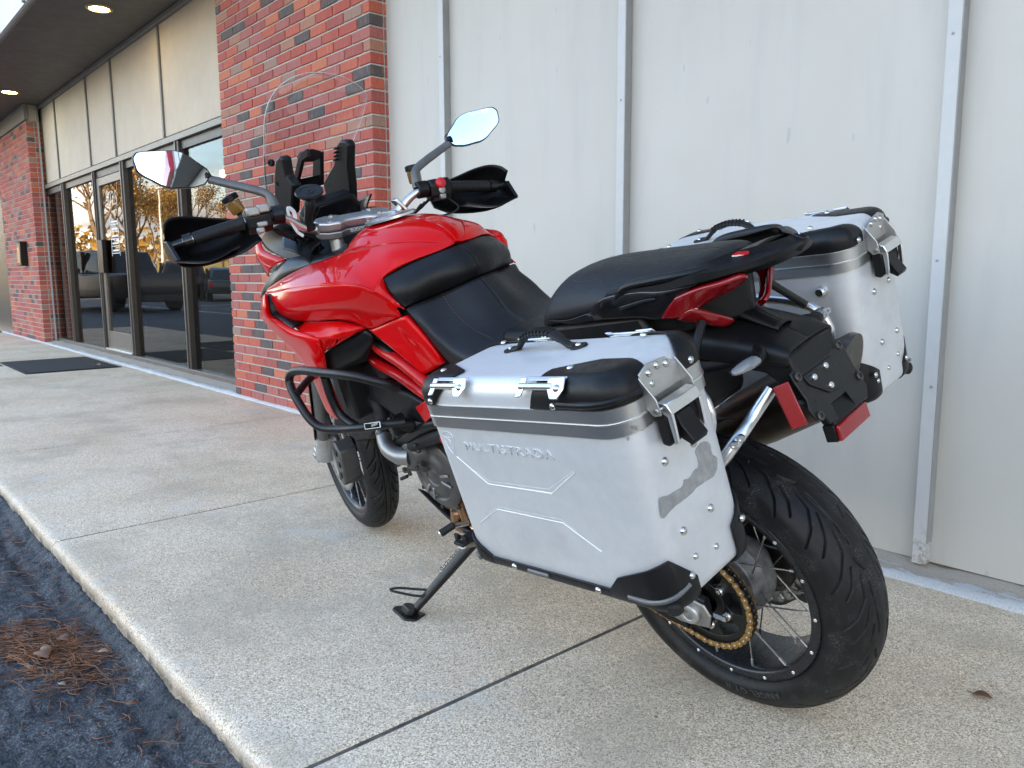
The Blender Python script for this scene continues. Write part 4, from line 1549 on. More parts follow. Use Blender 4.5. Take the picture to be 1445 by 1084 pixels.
    rows = [ringat(.945, -.004), ringat(.985, -.0065), ringat(1.0, -.003), ringat(.99, .006), ringat(.90, .020), ringat(.6, .031), ringat(.2, .034)]
    mb.grid([[r_[i] for r_ in rows] for i in range(len(ring))], close_u=True)
    mb.build('mirror_shell', 'black_satin', hb, smooth=60)
    mb = MB()
    def dome(k):
        return [mpt(p.x*k, p.y*k, -.0085+k*k*(p.x**2+p.y**2)/2.0) for p in ring]
    rows = [dome(k) for k in (.955, .85, .7, .5, .3, .1, .0)]
    mb.grid([[r_[i] for r_ in rows] for i in range(len(ring))], close_u=True)
    mb.build('mirror_glass', 'mirror_glass', hb, smooth=180)
    MB().tube([mpt(-.078, -.012, .012), Vector(arm[-1])], [.016, .0125], 14).build('mirror_joint', 'black_satin', hb)
# phone mount: ball arm and round puck by the left riser
pmn = MB()
pmn.tube(cr([(1.095, .125, 1.150), (1.085, .128, 1.175), (1.075, .120, 1.205), (1.072, .115, 1.232)], 14), [.017, .016, .013, .013, .012, .012, .012, .013, .013, .014, .015, .015, .014, .012], 14)
pmn.build('mount_arm', 'black_plastic', hb)
pc_ = Vector((1.070, .113, 1.243))
MB().lathe([(-.008, 0), (-.008, .018), (-.004, .032), (.004, .039), (.009, .037), (.009, .026), (.0075, .025), (.0075, .014), (.0095, .013), (.0095, .004), (.0115, .003), (.0115, 0)], c=pc_, axis=(-.45, .1, .9), seg=36).build('mount_puck', 'black_plastic', hb, smooth=25)
# bunched white clamp/zip at the left bar, cable guide clamp at the right bar
MB().tube(cr([(1.092, .165, 1.155), (1.09, .160, 1.20), (1.085, .175, 1.215), (1.08, .178, 1.190), (1.085, .165, 1.150), (1.09, .150, 1.135)], 24), .0055, 12, flat=.5).build('cloth_wrap', 'white_print', hb)
t_ = Matrix.Translation((1.092, -.150, 1.165)) @ Euler((R(-38), 0, 0)).to_matrix().to_4x4()
MB().box((-.020, -.006, -.024), (.020, .006, .030)).build('guide_clamp', 'alu_bright', hb, bevel=0.003, mw=t_)
# cables from the switchgear
for s_ in (1, -1):
    for k in range(3):
        MB().tube(cr([(1.075, s_*(.232-.012*k), 1.170-.004*k), (1.10, s_*(.20-.01*k), 1.145-.006*k), (1.15, s_*(.12+.02*k), 1.125), (1.22, s_*(.05+.02*k), 1.06)], 20), .0042, 8).build('cable', 'black_rubber', hb)
MB().tube(cr([(1.06, -.285, 1.17), (1.045, -.31, 1.135), (1.06, -.27, 1.120), (1.09, -.22, 1.13)], 18), .0028, 8).build('cable', 'black_rubber', hb)

# ---- trellis frame
fr = empty('frame', parent=bike)
def ftube(name, pts, r_, mat_='frame_red', n=16):
    return MB().tube(cr(pts, n) if len(pts) > 2 else pts, r_, 16).build(name, mat_, fr)
for s_ in (1, -1):
    f = (lambda L: L) if s_ > 0 else mir
    ftube('frame_tube', f([(1.24, .06, .98), (0.9544, 0.1550, 0.8390), (0.7998, 0.1750, 0.7978), (0.6814, 0.1800, 0.7394)]), .017)
    ftube('frame_tube', f([(1.22, .06, .88), (1.0311, 0.1350, 0.7830), (0.8612, 0.1600, 0.7514), (0.7329, 0.1680, 0.7083)]), .0155)
    ftube('frame_tube', [(.66, s_*.185, .73), (.56, s_*.17, .62), (.50, s_*.14, .46)], .019)
    ftube('frame_tube', [(.70, s_*.18, .60), (.60, s_*.17, .66), (.48, s_*.15, .78)], .016)
    ftube('subframe_tube', [(.50, s_*.13, .82), (.22, s_*.125, .86), (.04, s_*.10, .90)], .013, 'black_powder')
    ftube('subframe_tube', [(.48, s_*.14, .68), (.25, s_*.125, .76), (.04, s_*.10, .86)], .013, 'black_powder')
ftube('head_tube', [(1.21, 0, 1.0), (1.27, 0, .84)], .032, 'frame_red')

# ---- swingarm
sa = empty('swingarm', parent=bike)
def arm(s_):
    secs = []
    for (x_, y_, z_, h_, w_) in ((.56, .125, .415, .045, .022), (.40, .130, .395, .050, .021), (.22, .140, .360, .042, .017), (.06, .1455, .328, .036, .012), (-.03, .1460, .316, .034, .011)):
        secs.append([(x_, s_*(y_+w_), z_+h_*.7), (x_, s_*(y_+w_*.3), z_+h_), (x_, s_*(y_-w_*.6), z_+h_), (x_, s_*(y_-w_), z_+h_*.5), (x_, s_*(y_-w_), z_-h_*.6), (x_, s_*(y_-w_*.4), z_-h_), (x_, s_*(y_+w_*.6), z_-h_), (x_, s_*(y_+w_), z_-h_*.5)])
    G = [cr(c, 24, True) for c in secs]
    mb = MB()
    mb.grid([[g[j] for g in G] for j in range(24)], close_u=True)
    mb.add(G[-1], [tuple(range(24))])
    mb.build('swingarm_leg', 'black_powder', sa, smooth=40)
    pl = [(.115, .300), (.105, .345), (.02, .356), (-.035, .346), (-.048, .322), (-.040, .292), (.03, .282)]
    MB().prism([(x_, s_*.1580, z_) for x_, z_ in pl], (0, s_*.007, 0)).build('axle_plate', 'alu_dull', sa, bevel=0.003)
    MB().lathe([(s_*.155, .010), (s_*.155, .024), (s_*.172, .024), (s_*.176, .021), (s_*.176, .0125), (s_*.164, .012), (s_*.164, 0)], c=(0, 0, .318), seg=32).build('axle_nut', 'alu_cast', sa, bevel=0.001)
    MB().tube([(-.046, s_*.150, .318), (-.075, s_*.150, .317)], .005, 8).build('adjuster_bolt', 'steel', sa)
arm(1)
arm(-1)
MB().tube([(.42, .12, .40), (.42, -.12, .40)], .045, 20).build('cross_brace', 'black_powder', sa)
# chain guard: lower fin and upper cover
MB().prism([(.50, .1270, .335), (.10, .1270, .236), (.045, .1270, .232), (.05, .1270, .252), (.12, .1270, .262), (.50, .1270, .365)], (0, .003, 0)).build('chain_guard', 'black_plastic', sa, bevel=0.001)
MB().grid(loft([[(.50, .150, .475), (.50, .120, .490), (.50, .085, .485)], [(.28, .146, .462), (.28, .118, .476), (.28, .085, .472)], [(.06, .136, .446), (.06, .114, .456), (.06, .088, .452)], [(-.07, .128, .425), (-.075, .110, .430), (-.075, .092, .428)]], 20, 8)).build('chain_guard', 'black_plastic', sa, solid=0.003, smooth=50)
# rear hugger over the wheel
hg = []
for a_ in range(60, 131, 10):
    t = R(a_)
    hg.append([(.336*math.cos(t), v_, .318+(.338 if abs(v_) < .05 else .325)*math.sin(t)) for v_ in (.078, .04, 0, -.04, -.078)])
MB().grid(loft(hg[:4], 16, 12)).build('rear_hugger', 'black_plastic', sa, solid=0.003, smooth=60)
# rear shock and brake caliper
MB().tube([(.44, 0, .50), (.40, 0, .80)], .032, 18).build('shock', 'dark_steel', sa)
MB().prism([(-.06, -.095, .26), (-.10, -.095, .30), (-.13, -.095, .25), (-.10, -.095, .20), (-.06, -.095, .21)], (0, -.045, 0)).build('rear_caliper', 'engine_grey', sa, bevel=0.005)

# ---- engine
en = empty('engine', parent=bike)
MB().prism([(.98, -.15, .60), (1.02, -.15, .42), (.92, -.15, .30), (.62, -.15, .27), (.50, -.15, .36), (.52, -.15, .52), (.66, -.15, .60)], (0, .27, 0)).build('crankcase', 'engine_grey', en, bevel=0.02, bseg=3)
# cylinders (L twin)
for (a_, b_, w_) in (((.80, 0, .48), (1.19, 0, .52), .105), ((.76, 0, .50), (.68, 0, .86), .105)):
    mb = MB()
    A_, B_ = Vector(a_), Vector(b_)
    for k in range(10):
        t0 = .35+.065*k
        c0, c1 = A_.lerp(B_, t0), A_.lerp(B_, t0+.03)
        mb.tube([c0, c1], w_*(1.08 if k < 6 else .98), 20)
    mb.tube([A_, B_], w_*.9, 20)
    mb.build('cylinder', 'engine_grey', en, bevel=0.002)
# left side covers: alternator cover, belt covers, water pump
ac = Vector((0.8524, 0.1550, 0.4458))
MB().lathe([(0, .106), (.020, .104), (.028, .092), (.030, .078), (.024, .072), (.028, .060), (.034, .052), (.034, .030), (.030, .026), (.034, .020), (.036, 0)], c=(ac.x, ac.y-.030, ac.z), seg=48).build('alternator_cover', 'engine_grey', en, smooth=40)
mb = MB()
for k in range(3):
    t = R(30+k*120)
    for q in (-.22, .22):
        mb.box((-.004, .030, .040), (.004, .0365, .082), Matrix.Translation((ac.x, ac.y-.030, ac.z)) @ Matrix.Rotation(t+q, 4, 'Y'))
mb.build('cover_rib', 'alu_dull', en, bevel=0.002)
cbm = bolt_mesh('cover_bolt', .0065, .008, 'dark_steel')
for k in range(8):
    t = 2*math.pi*k/8+.2
    put('cover_bolt', cbm, en, (ac.x+.112*math.cos(t), ac.y-.016, ac.z+.112*math.sin(t)), (0, 1, 0))
wp = Vector((0.9111, 0.1650, 0.5068))
MB().lathe([(-.05, .060), (-.012, .058), (0, .050), (.012, .046), (.020, .034), (.022, 0)], c=wp, axis=(.1, 1, .05), seg=36).build('water_pump', 'engine_grey', en, smooth=40)
MB().tube(cr([wp+Vector((.0, .010, .0)), wp+Vector((.035, .028, .006)), wp+Vector((.085, .026, .024)), wp+Vector((.125, .004, .055))], 18), [.026]*5+[.024]*6+[.022]*7, 20).build('pump_elbow', 'alu_dull', en)
MB().tube([wp+Vector((.110, .008, .046)), wp+Vector((.122, .004, .054))], .0245, 20).build('hose_clamp', 'dark_steel', en)
hs = cr([wp+Vector((.115, .006, .048)), (1.0503, 0.1500, 0.5902), (1.0697, 0.1400, 0.6336), (1.1666, 0.1300, 0.6401), (1.2793, 0.1200, 0.6070)], 26)
MB().tube(hs, .0215, 18).build('coolant_hose', 'black_rubber', en)
MB().tube(cr([(0.8702, 0.1500, 0.5116), (0.9012, 0.1550, 0.5418), (1.0138, 0.1500, 0.5127)], 12), .020, 14).build('pump_outlet', 'engine_grey', en)
for q in ((0.8352, 0.1900, 0.5638), (0.8257, 0.1900, 0.5483), (0.9520, 0.1800, 0.4606), (0.9180, 0.1850, 0.4564), (0.8605, 0.1900, 0.4890), (0.9656, 0.1650, 0.5648)):
    put('cover_bolt', cbm, en, q, (.1, 1, .1))
MB().tube([(0.9732, 0.1700, 0.4464), (0.8511, 0.1750, 0.4944)], .0085, 10).build('drain_spigot', 'dark_steel', en)
MB().tube([(0.9711, 0.1700, 0.4281), (0.9949, 0.1800, 0.4187)], .0055, 8).build('drain_spigot', 'black_rubber', en)
MB().tube(cr([(0.9617, 0.1650, 0.5361), (0.8599, 0.1700, 0.5846), (0.7726, 0.1700, 0.6220), (0.7115, 0.1650, 0.6394)], 12), .016, 12).build('coolant_pipe', 'black_satin', en)
MB().tube(cr([(0.9109, 0.1650, 0.5293), (0.8159, 0.1700, 0.5705), (0.7102, 0.1650, 0.6070)], 12), .019, 12).build('coolant_hose', 'black_rubber', en)
# belt covers
MB().lathe([(-.05, .074), (.0, .074), (.012, .064), (.012, 0)], c=(1.2309, 0.1200, 0.5545), axis=(0, 1, 0), seg=32).build('belt_cover', 'black_plastic', en, bevel=0.003)
MB().prism([(1.3995, 0.1150, 0.6048), (1.4709, 0.1150, 0.4902), (1.3310, 0.1150, 0.4472), (1.1269, 0.1150, 0.5073), (1.0111, 0.1150, 0.6189), (1.1327, 0.1150, 0.6844)], (0, -.10, 0)).build('belt_cover', 'black_plastic', en, bevel=0.01)
# airbox side, black covers behind the crash bar
MB().prism([(1.0397, 0.1600, 0.7245), (0.8435, 0.1650, 0.7037), (0.7620, 0.1650, 0.6811), (0.8010, 0.1650, 0.6174), (0.9386, 0.1650, 0.6181), (1.0728, 0.1600, 0.6648)], (0, -.05, 0)).build('side_cover', 'black_plastic', en, bevel=0.008)
MB().prism([(0.8023, 0.1800, 0.6762), (0.7209, 0.1800, 0.7131), (0.6934, 0.1800, 0.6850), (0.7736, 0.1800, 0.6327)], (0, -.03, 0)).build('frame_bracket', 'frame_red', en, bevel=0.004)
# exhaust header and sump
MB().tube(cr([(1.10, -.04, .40), (1.00, -.04, .33), (.86, .03, .31), (0.8597, 0.1100, 0.3038), (0.8718, 0.1000, 0.2468), (.50, .06, .27), (.30, -.02, .28)], 40), .021, 18).build('exhaust_header', 'header_copper', en)
MB().tube(cr([(0.7898, 0.1250, 0.4032), (0.8014, 0.1250, 0.3595), (0.8169, 0.1150, 0.2870)], 10), .014, 14).build('exhaust_header', 'header_copper', en)
MB().grid(loft([[(1.0058, 0.1300, 0.3563), (.90, .0, .245), (.90, -.13, .27)], [(0.9150, 0.1300, 0.3008), (.80, .0, .222), (.80, -.13, .25)], [(0.8220, 0.1300, 0.2539), (.64, .0, .225), (.64, -.13, .25)]], 14, 12)).build('skid_plate', 'black_satin', en, solid=0.004, smooth=60)
# oil cooler / radiator mass between the wings
MB().box((1.10, -.20, .60), (1.16, .20, .92)).build('radiator', 'black_rubber', en, bevel=0.01)
MB().prism([(1.3188, 0.1400, 0.7233), (1.0392, 0.1400, 0.7822), (0.9481, 0.1400, 0.6715), (1.0801, 0.1400, 0.5624), (1.3624, 0.1400, 0.5186)], (0, -.26, 0)).build('airbox', 'black_rubber', en, bevel=0.02)

# ---- silencer (right side), mid pipe
ex = empty('exhaust', parent=bike)
secs = []
for (x_, y_, z_, w_, h_) in ((.20, -.20, .50, .045, .055), (.12, -.21, .54, .062, .085), (-.04, -.215, .63, .066, .098), (-.165, -.215, .700, .064, .094), (-.185, -.215, .712, .052, .080)):
    secs.append([Vector((x_-.35*h_*math.sin(q)*0.8, y_+w_*math.cos(q), z_+h_*math.sin(q))) for q in [2*math.pi*i/28 for i in range(28)]])
mb = MB()
mb.grid([[s_[j] for s_ in secs] for j in range(28)], close_u=True)
mb.add(secs[-1], [tuple(range(28))])
mb.build('silencer', 'exhaust_steel', ex, smooth=45)
MB().tube([(-.180, -.215, .690), (-.196, -.215, .698)], [.026, .024], 20, caps=False).build('tail_pipe', 'dark_steel', ex, solid=0.002)
MB().tube(cr([(.20, -.19, .50), (.32, -.16, .40), (.45, -.08, .33), (.60, 0, .28)], 20), .026, 16).build('mid_pipe', 'exhaust_steel', ex)

# ---- side stand
st = empty('side_stand', parent=bike)
s0, s1 = Vector((.70, .135, .305)), Vector((.835, .335, .128))
MB().tube([s0, s0.lerp(s1, .5), s1], [.021, .019, .015], 16, flat=.75).build('stand_leg', 'black_powder', st)
ftp = Vector((.85, .354, .1108))
gx = Vector((1, 0, 0))
gy = Vector((0, .954, .2987))
gn = Vector((0, -.2987, .954))
fp_ = [(-.030, -.030), (.055, -.016), (.070, .004), (.060, .022), (-.02, .034), (-.045, .015)]
MB().prism([ftp+gx*a_+gy*b_-gn*.006 for a_, b_ in fp_], gn*.009).build('stand_foot', 'black_powder', st, bevel=0.002)
MB().prism([ftp+gx*a_*.5+gy*b_*.6+gn*.0035 for a_, b_ in fp_], gn*.012+(s0-s1).normalized()*.01).build('stand_foot', 'black_powder', st, bevel=0.003)
tg = s0.lerp(s1, .78)
MB().tube(cr([tg, tg+Vector((.03, .020, .004)), tg+Vector((.085, .055, .012)), tg+Vector((.095, .075, .016)), tg+Vector((.075, .070, .012)), tg+Vector((.01, .03, -.004)), tg], 30), .0035, 8).build('stand_tang', 'black_powder', st)
hx = []
for i in range(120):
    t = i/119
    c = Vector((.735, .15, .29)).lerp(Vector((.805, .25, .205)), t)
    a_ = t*2*math.pi*14
    hx.append(c+Vector((.6*math.cos(a_), .3*math.cos(a_), .7*math.sin(a_)))*.0085)
MB().tube(hx, .0018, 6).build('stand_spring', 'steel', st)
# pegs, shifter
pg = empty('foot_controls', parent=bike)
p0, p1 = Vector((0.7517, 0.1700, 0.2510)), Vector((0.6580, 0.2450, 0.3327))
MB().tube([p0+Vector((-.02, -.05, 0)), p1], [.012, .013], 12).build('foot_peg', 'alu_dull', pg)
mb = MB()
dpe = (p1-p0).normalized()
for k in range(6):
    c = p0.lerp(p1, .1+.17*k)
    for q in (-.016, .016):
        mb.box((-.008, -.004, 0), (.008, .004, .020), Matrix.Translation(c+Vector((q, 0, .008))))
mb.box((-.020, -.055, .0), (.020, .012, .010), Matrix.Translation(p1))
mb.build('peg_rubber', 'black_rubber', pg, bevel=0.003)
MB().tube([(0.7722, 0.1400, 0.3063), (0.7661, 0.1900, 0.3274)], [.0075, .0075], 10).build('shift_lever', 'alu_bright', pg)
MB().tube([(0.7650, 0.1900, 0.3299), (0.7841, 0.2250, 0.3176)], [.0105, .0105], 14).build('shift_rubber', 'black_rubber', pg)
MB().tube([(0.7841, 0.2250, 0.3176), (0.7855, 0.2280, 0.3167)], [.009, .008], 12).build('shift_tip', 'alu_bright', pg)
MB().tube([(.62, -.15, .33), (.62, -.26, .33)], .014, 12).build('foot_peg', 'alu_dull', pg)

# ---- crash bars
cbk = empty('crash_bars', parent=bike)
for s_ in (1, -1):
    f = (lambda L: L) if s_ > 0 else mir
    up_ = [(0.8203, 0.2000, 0.7379), (0.8286, 0.2350, 0.7659), (0.8896, 0.2750, 0.7962), (1.0239, 0.2950, 0.8013), (1.1422, 0.3000, 0.7983), (1.2039, 0.3050, 0.7856), (1.2206, 0.3120, 0.7623), (1.1898, 0.3220, 0.7208), (1.1409, 0.3250, 0.6614), (1.1028, 0.3180, 0.6348), (1.0431, 0.3000, 0.6292), (0.9438, 0.2750, 0.6377), (0.8774, 0.2350, 0.6401), (0.8458, 0.1950, 0.6328)]
    MB().tube(cr(f(up_), 70), .0125, 16).build('crash_tube', 'black_powder', cbk)
    MB().tube(cr(f([(1.0248, 0.2920, 0.7895), (1.0432, 0.2850, 0.7228), (1.0338, 0.2800, 0.6676), (0.9707, 0.2720, 0.6320)]), 20), .0125, 16).build('crash_tube', 'black_powder', cbk)
    MB().tube(cr(f([(1.1779, 0.3200, 0.7303), (1.2013, 0.2500, 0.7519), (1.15, .12, .78)]), 12), .011, 14).build('crash_tube', 'black_powder', cbk)
    MB().tube(f([(0.8738, 0.2200, 0.6358), (0.8465, 0.1700, 0.6126)]), .019, 14).build('crash_clamp', 'black_plastic', cbk, bevel=0.003)
    MB().lathe([(-.02, .030), (.018, .030), (.024, .024), (.024, 0)], c=f([(0.8789, 0.2000, 0.6215)])[0], axis=(.25, s_, .0), seg=28).build('bar_slider', 'black_plastic', cbk, bevel=0.002)
la, lb = Vector((0.9036, 0.2835, 0.6522)), Vector((0.8603, 0.2600, 0.6543))
dd = (lb-la)
nn = Vector((0, 1, .25)).normalized()
uu = nn.cross(dd).normalized()
MB().prism([la-uu*.008, lb-uu*.008, lb+uu*.008, la+uu*.008], nn*.0015).build('bar_label', 'white_print', cbk)
MB().prism([la.lerp(lb, .04)-uu*.0065+nn*.0002, la.lerp(lb, .96)-uu*.0065+nn*.0002, la.lerp(lb, .96)+uu*.0065+nn*.0002, la.lerp(lb, .04)+uu*.0065+nn*.0002], nn*.0018).build('bar_label', 'black_gloss', cbk)
tx = text_mesh('SW-MOTECH', .0085, .0003)
mxx = max(v.co.x for v in tx.vertices)
for v in tx.vertices:
    v.co.x *= dd.length*.44/mxx
tx.materials.append(M['white_print'])
o = link('label_lettering', tx, cbk)
o.matrix_local = Matrix.Translation(la.lerp(lb, .5)+nn*.0023) @ Matrix((dd.normalized(), nn.cross(dd).normalized(), nn)).transposed().to_4x4()

# ---- bodywork
fz = empty('fairing', parent=bike)
def relax(G, it):
    for _ in range(it):
        H = [list(r_) for r_ in G]
        for i in range(1, len(G)-1):
            for j in range(1, len(G[0])-1):
                H[i][j] = G[i][j]*.4+(G[i-1][j]+G[i+1][j]+G[i][j-1]+G[i][j+1])*.15
        G = H
    return G
def panel(name, cols, nu, nv, mat_, parent=None, solid=0.004, both=True, smooth=60, off=-1.0, rx=0, facet=False):
    parent = parent or fz
    if facet:
        rows_ = [cr([c_[k] for c_ in cols], nu) for k in range(len(cols[0]))]
        G = [[r_[i] for r_ in rows_] for i in range(nu)]
    else:
        G = loft(cols, nu, nv)
    if rx:
        G = relax(G, rx)
    MB().grid(G).build(name, mat_, parent, solid=solid, off=off, smooth=smooth)
    if both:
        MB().grid([[(p.x, -p.y, p.z) for p in row] for row in G]).build(name, mat_, parent, solid=solid, off=off, smooth=smooth)
tk = empty('fuel_tank', parent=bike)
# upper shell: from the black trim line down to the crease
crease = [(1.3539, 0.2320, 1.0008), (1.1813, 0.2550, 1.0229), (1.0912, 0.2620, 1.0306), (0.9885, 0.2620, 1.0374), (0.8696, 0.2550, 1.0392), (0.7917, 0.2400, 1.0303), (0.7582, 0.2220, 1.0106), (0.7373, 0.2020, 0.9816), (0.7301, 0.1920, 0.9558)]
trim = [(1.3715, 0.2180, 1.0115), (1.2880, 0.2120, 1.0345), (1.2110, 0.2000, 1.0545), (1.1190, 0.1850, 1.0721), (1.0370, 0.1700, 1.0836), (0.9788, 0.1500, 1.0935)]
bottom = [(1.3387, 0.2380, 0.9876), (1.2993, 0.2500, 0.9486), (1.2386, 0.2500, 0.9258), (1.0942, 0.2380, 0.9266), (0.9835, 0.2220, 0.9276), (0.9190, 0.2080, 0.9155), (0.8839, 0.1980, 0.8977), (0.7994, 0.1900, 0.9183), (0.7289, 0.1860, 0.9348)]
mid = [(1.3227, 0.2450, 0.9969), (1.2136, 0.2680, 0.9856), (1.1331, 0.2720, 0.9808), (1.0198, 0.2640, 0.9851), (0.9114, 0.2480, 0.9825), (0.8423, 0.2300, 0.9744), (0.7992, 0.2120, 0.9619), (0.7606, 0.1980, 0.9508), (0.7272, 0.1900, 0.9455)]
up_mid = [None, (1.2273, 0.2380, 1.0302), (1.1390, 0.2370, 1.0438), (1.0469, 0.2280, 1.0560), (0.9437, 0.2180, 1.0620), (0.8749, 0.2000, 1.0633)]
seam = [(.677, .012, 1.066), (0.6857, 0.0560, 1.0623), (0.7159, 0.1160, 1.0563), (0.7443, 0.1600, 1.0455), (0.7630, 0.1880, 1.0334)]
cm_ = tuple((a_+b_)/2 for a_, b_ in zip(crease[5], crease[6]))
sh_ = [None, (.698, .043, 1.080), (.748, .086, 1.096), (.800, .114, 1.1025), (.858, .131, 1.1015), (.908, .139, 1.1000), (.947, .144, 1.0975)]
cols = []
for i in range(6):
    a_, b_ = Vector(trim[i]), Vector(crease[i])
    cols.append([trim[i], up_mid[i] or tuple(a_.lerp(b_, .5)+Vector((0, .004, 0))), crease[i]])
cols += [[sh_[6], (.874, .193, 1.0655), cm_], [sh_[5], (.838, .186, 1.0655), crease[6]], [sh_[4], (.806, .168, 1.071), seam[4]], [sh_[3], (.760, .146, 1.079), seam[3]], [sh_[2], (.728, .108, 1.079), seam[2]], [sh_[1], (.690, .052, 1.071), seam[1]], [(.679, .006, 1.070), (.678, .009, 1.068), seam[0]]]
panel('upper_fairing', cols, 80, 14, 'red_paint', tk, rx=5)
tcols = [
    [(.679, 0, 1.070), (.679, .006, 1.070), seam[0]],
    [(.702, 0, 1.098), (.700, .025, 1.093), sh_[1]],
    [(.768, 0, 1.127), (.762, .048, 1.119), sh_[2]],
    [(.850, 0, 1.139), (.838, .064, 1.132), sh_[3]],
    [(.930, 0, 1.142), (.915, .074, 1.135), sh_[4]],
    [(.990, 0, 1.140), (.970, .080, 1.133), sh_[5]],
    [(1.03, 0, 1.130), (1.005, .084, 1.122), sh_[6]],
    [(1.05, 0, 1.112), (1.030, .090, 1.106), trim[5]],
]
panel('tank_shell', tcols, 56, 16, 'red_paint', tk, rx=4)
# strip of red between the crease and the black pad (down to the knee joint)
panel('tank_shell', [[crease[6], crease[7], crease[8]], [(0.7553, 0.2070, 1.0269), (0.7431, 0.1960, 0.9964), (0.7216, 0.1880, 0.9623)], [seam[4], (0.7415, 0.1890, 0.9849), (0.6997, 0.1860, 0.9559)]], 12, 12, 'red_paint', tk)
# lower flank under the crease: swells outwards then tucks in
panel('side_fairing', [[crease[i], mid[i], bottom[i]] for i in range(9)], 60, 14, 'red_paint', tk)
# knee panel below the joint line
panel('knee_panel', [[(0.8850, 0.1960, 0.8949), (0.7955, 0.1880, 0.8348), (0.7189, 0.1760, 0.7764)], [(0.8009, 0.1900, 0.9153), (0.7210, 0.1840, 0.8541), (0.6742, 0.1720, 0.7925)], [(0.7379, 0.1920, 0.9310), (0.6789, 0.1870, 0.8694), (0.6384, 0.1760, 0.8078)], [(0.7091, 0.1900, 0.9379), (0.6554, 0.1840, 0.8771), (0.6234, 0.1720, 0.8141)], [(0.7043, 0.1780, 0.9384), (0.6555, 0.1720, 0.8799), (0.6249, 0.1600, 0.8128)]], 22, 14, 'red_paint', tk)
# dark core under the panels so that no light shows through the seams
core = []
for (x_, w_, zt, zb) in ((.58, .02, .93, .80), (.64, .115, .955, .74), (.72, .160, 1.00, .76), (.82, .172, 1.04, .82), (.95, .185, 1.06, .86), (1.08, .190, 1.055, .88), (1.22, .19, 1.02, .88), (1.32, .17, 1.00, .90)):
    core.append([(x_, -w_, (zt*2+zb)/3), (x_, -w_*.6, zt-.004), (x_, 0, zt), (x_, w_*.6, zt-.004), (x_, w_, (zt*2+zb)/3), (x_, w_*.9, zb), (x_, 0, zb-.01), (x_, -w_*.9, zb), (x_, -w_, (zt*2+zb)/3)])
MB().grid(loft(core, 24, 36)).build('tank_core', 'black_rubber', tk, smooth=60)
# filler cap
fcp = Vector((.945, 0, 1.1465))
MB().lathe([(-.004, .072), (.002, .072), (.005, .066), (.005, .058), (.003, .054), (.006, .050), (.008, .030), (.008, 0)], c=fcp, axis=(.06, 0, 1), seg=48).build('filler_cap', 'alu_bright', tk, smooth=30)
MB().box((-.034, -.007, .0075), (.034, .007, .016), Matrix.Translation(fcp)).build('cap_flap', 'alu_cast', tk, bevel=0.003)
fb = bolt_mesh('cap_screw', .004, .0025, 'steel')
for k in range(6):
    t = 2*math.pi*k/6
    put('cap_screw', fb, tk, fcp+Vector((.061*math.cos(t), .061*math.sin(t), .005)), (0, 0, 1))
# black rear tank pad
pad_top = [(.684, 0, 1.066)]+[(0.6597, 0.0750, 1.0650), (0.6896, 0.1340, 1.0587), (0.7280, 0.1710, 1.0458), (0.7591, 0.1880, 1.0316)]
panel('tank_pad', [
    [(.676, 0, 1.062), (.634, 0, 1.040), (.617, 0, 1.006), (.623, 0, .979)],
    [(0.6867, 0.0560, 1.0600), (0.6425, 0.0550, 1.0373), (0.6259, 0.0500, 1.0034), (0.6326, 0.0470, 0.9754)],
    [(0.7187, 0.1150, 1.0533), (0.6661, 0.1220, 1.0229), (0.6593, 0.1160, 0.9906), (0.6709, 0.1070, 0.9649)],
    [(0.7475, 0.1590, 1.0421), (0.6982, 0.1700, 1.0116), (0.6844, 0.1660, 0.9827), (0.6904, 0.1560, 0.9612)],
    [(0.7608, 0.1870, 1.0312), (0.7346, 0.1950, 1.0034), (0.7173, 0.1900, 0.9713), (0.7047, 0.1840, 0.9578)]], 36, 18, 'black_plastic', tk, rx=8)

# lower wing: leading lip round the intake, going down to the radiator shroud tip
lip_o = [(1.3200, 0.2620, 1.0027), (1.3280, 0.2750, 0.9763), (1.3383, 0.2800, 0.9468), (1.3140, 0.2820, 0.9219), (1.2620, 0.2780, 0.8811), (1.2219, 0.2620, 0.8200), (1.2090, 0.2500, 0.7670), (1.2334, 0.2320, 0.6856), (1.2578, 0.2150, 0.6180), (1.2525, 0.2050, 0.5901)]
lip_m = [(1.2933, 0.2620, 1.0118), (1.2675, 0.2850, 0.9858), (1.2647, 0.2920, 0.9582), (1.2264, 0.2940, 0.9411), (1.1598, 0.2900, 0.9067), (1.0765, 0.2840, 0.8822), (1.0888, 0.2720, 0.8155), (1.1378, 0.2500, 0.7295), (1.1824, 0.2250, 0.6470), (1.2199, 0.2080, 0.5915)]
lip_i = [(1.3083, 0.2500, 1.0032), (1.2744, 0.2700, 0.9804), (1.2699, 0.2750, 0.9541), (1.2308, 0.2760, 0.9409), (1.1505, 0.2780, 0.9155), (1.0355, 0.2720, 0.8906), (1.0525, 0.2620, 0.8294), (1.0928, 0.2500, 0.7674), (1.1341, 0.2280, 0.6754), (1.1586, 0.2080, 0.6357)]
panel('lower_wing', [[lip_o[i], lip_m[i], lip_i[i]] for i in range(10)], 60, 12, 'red_paint')
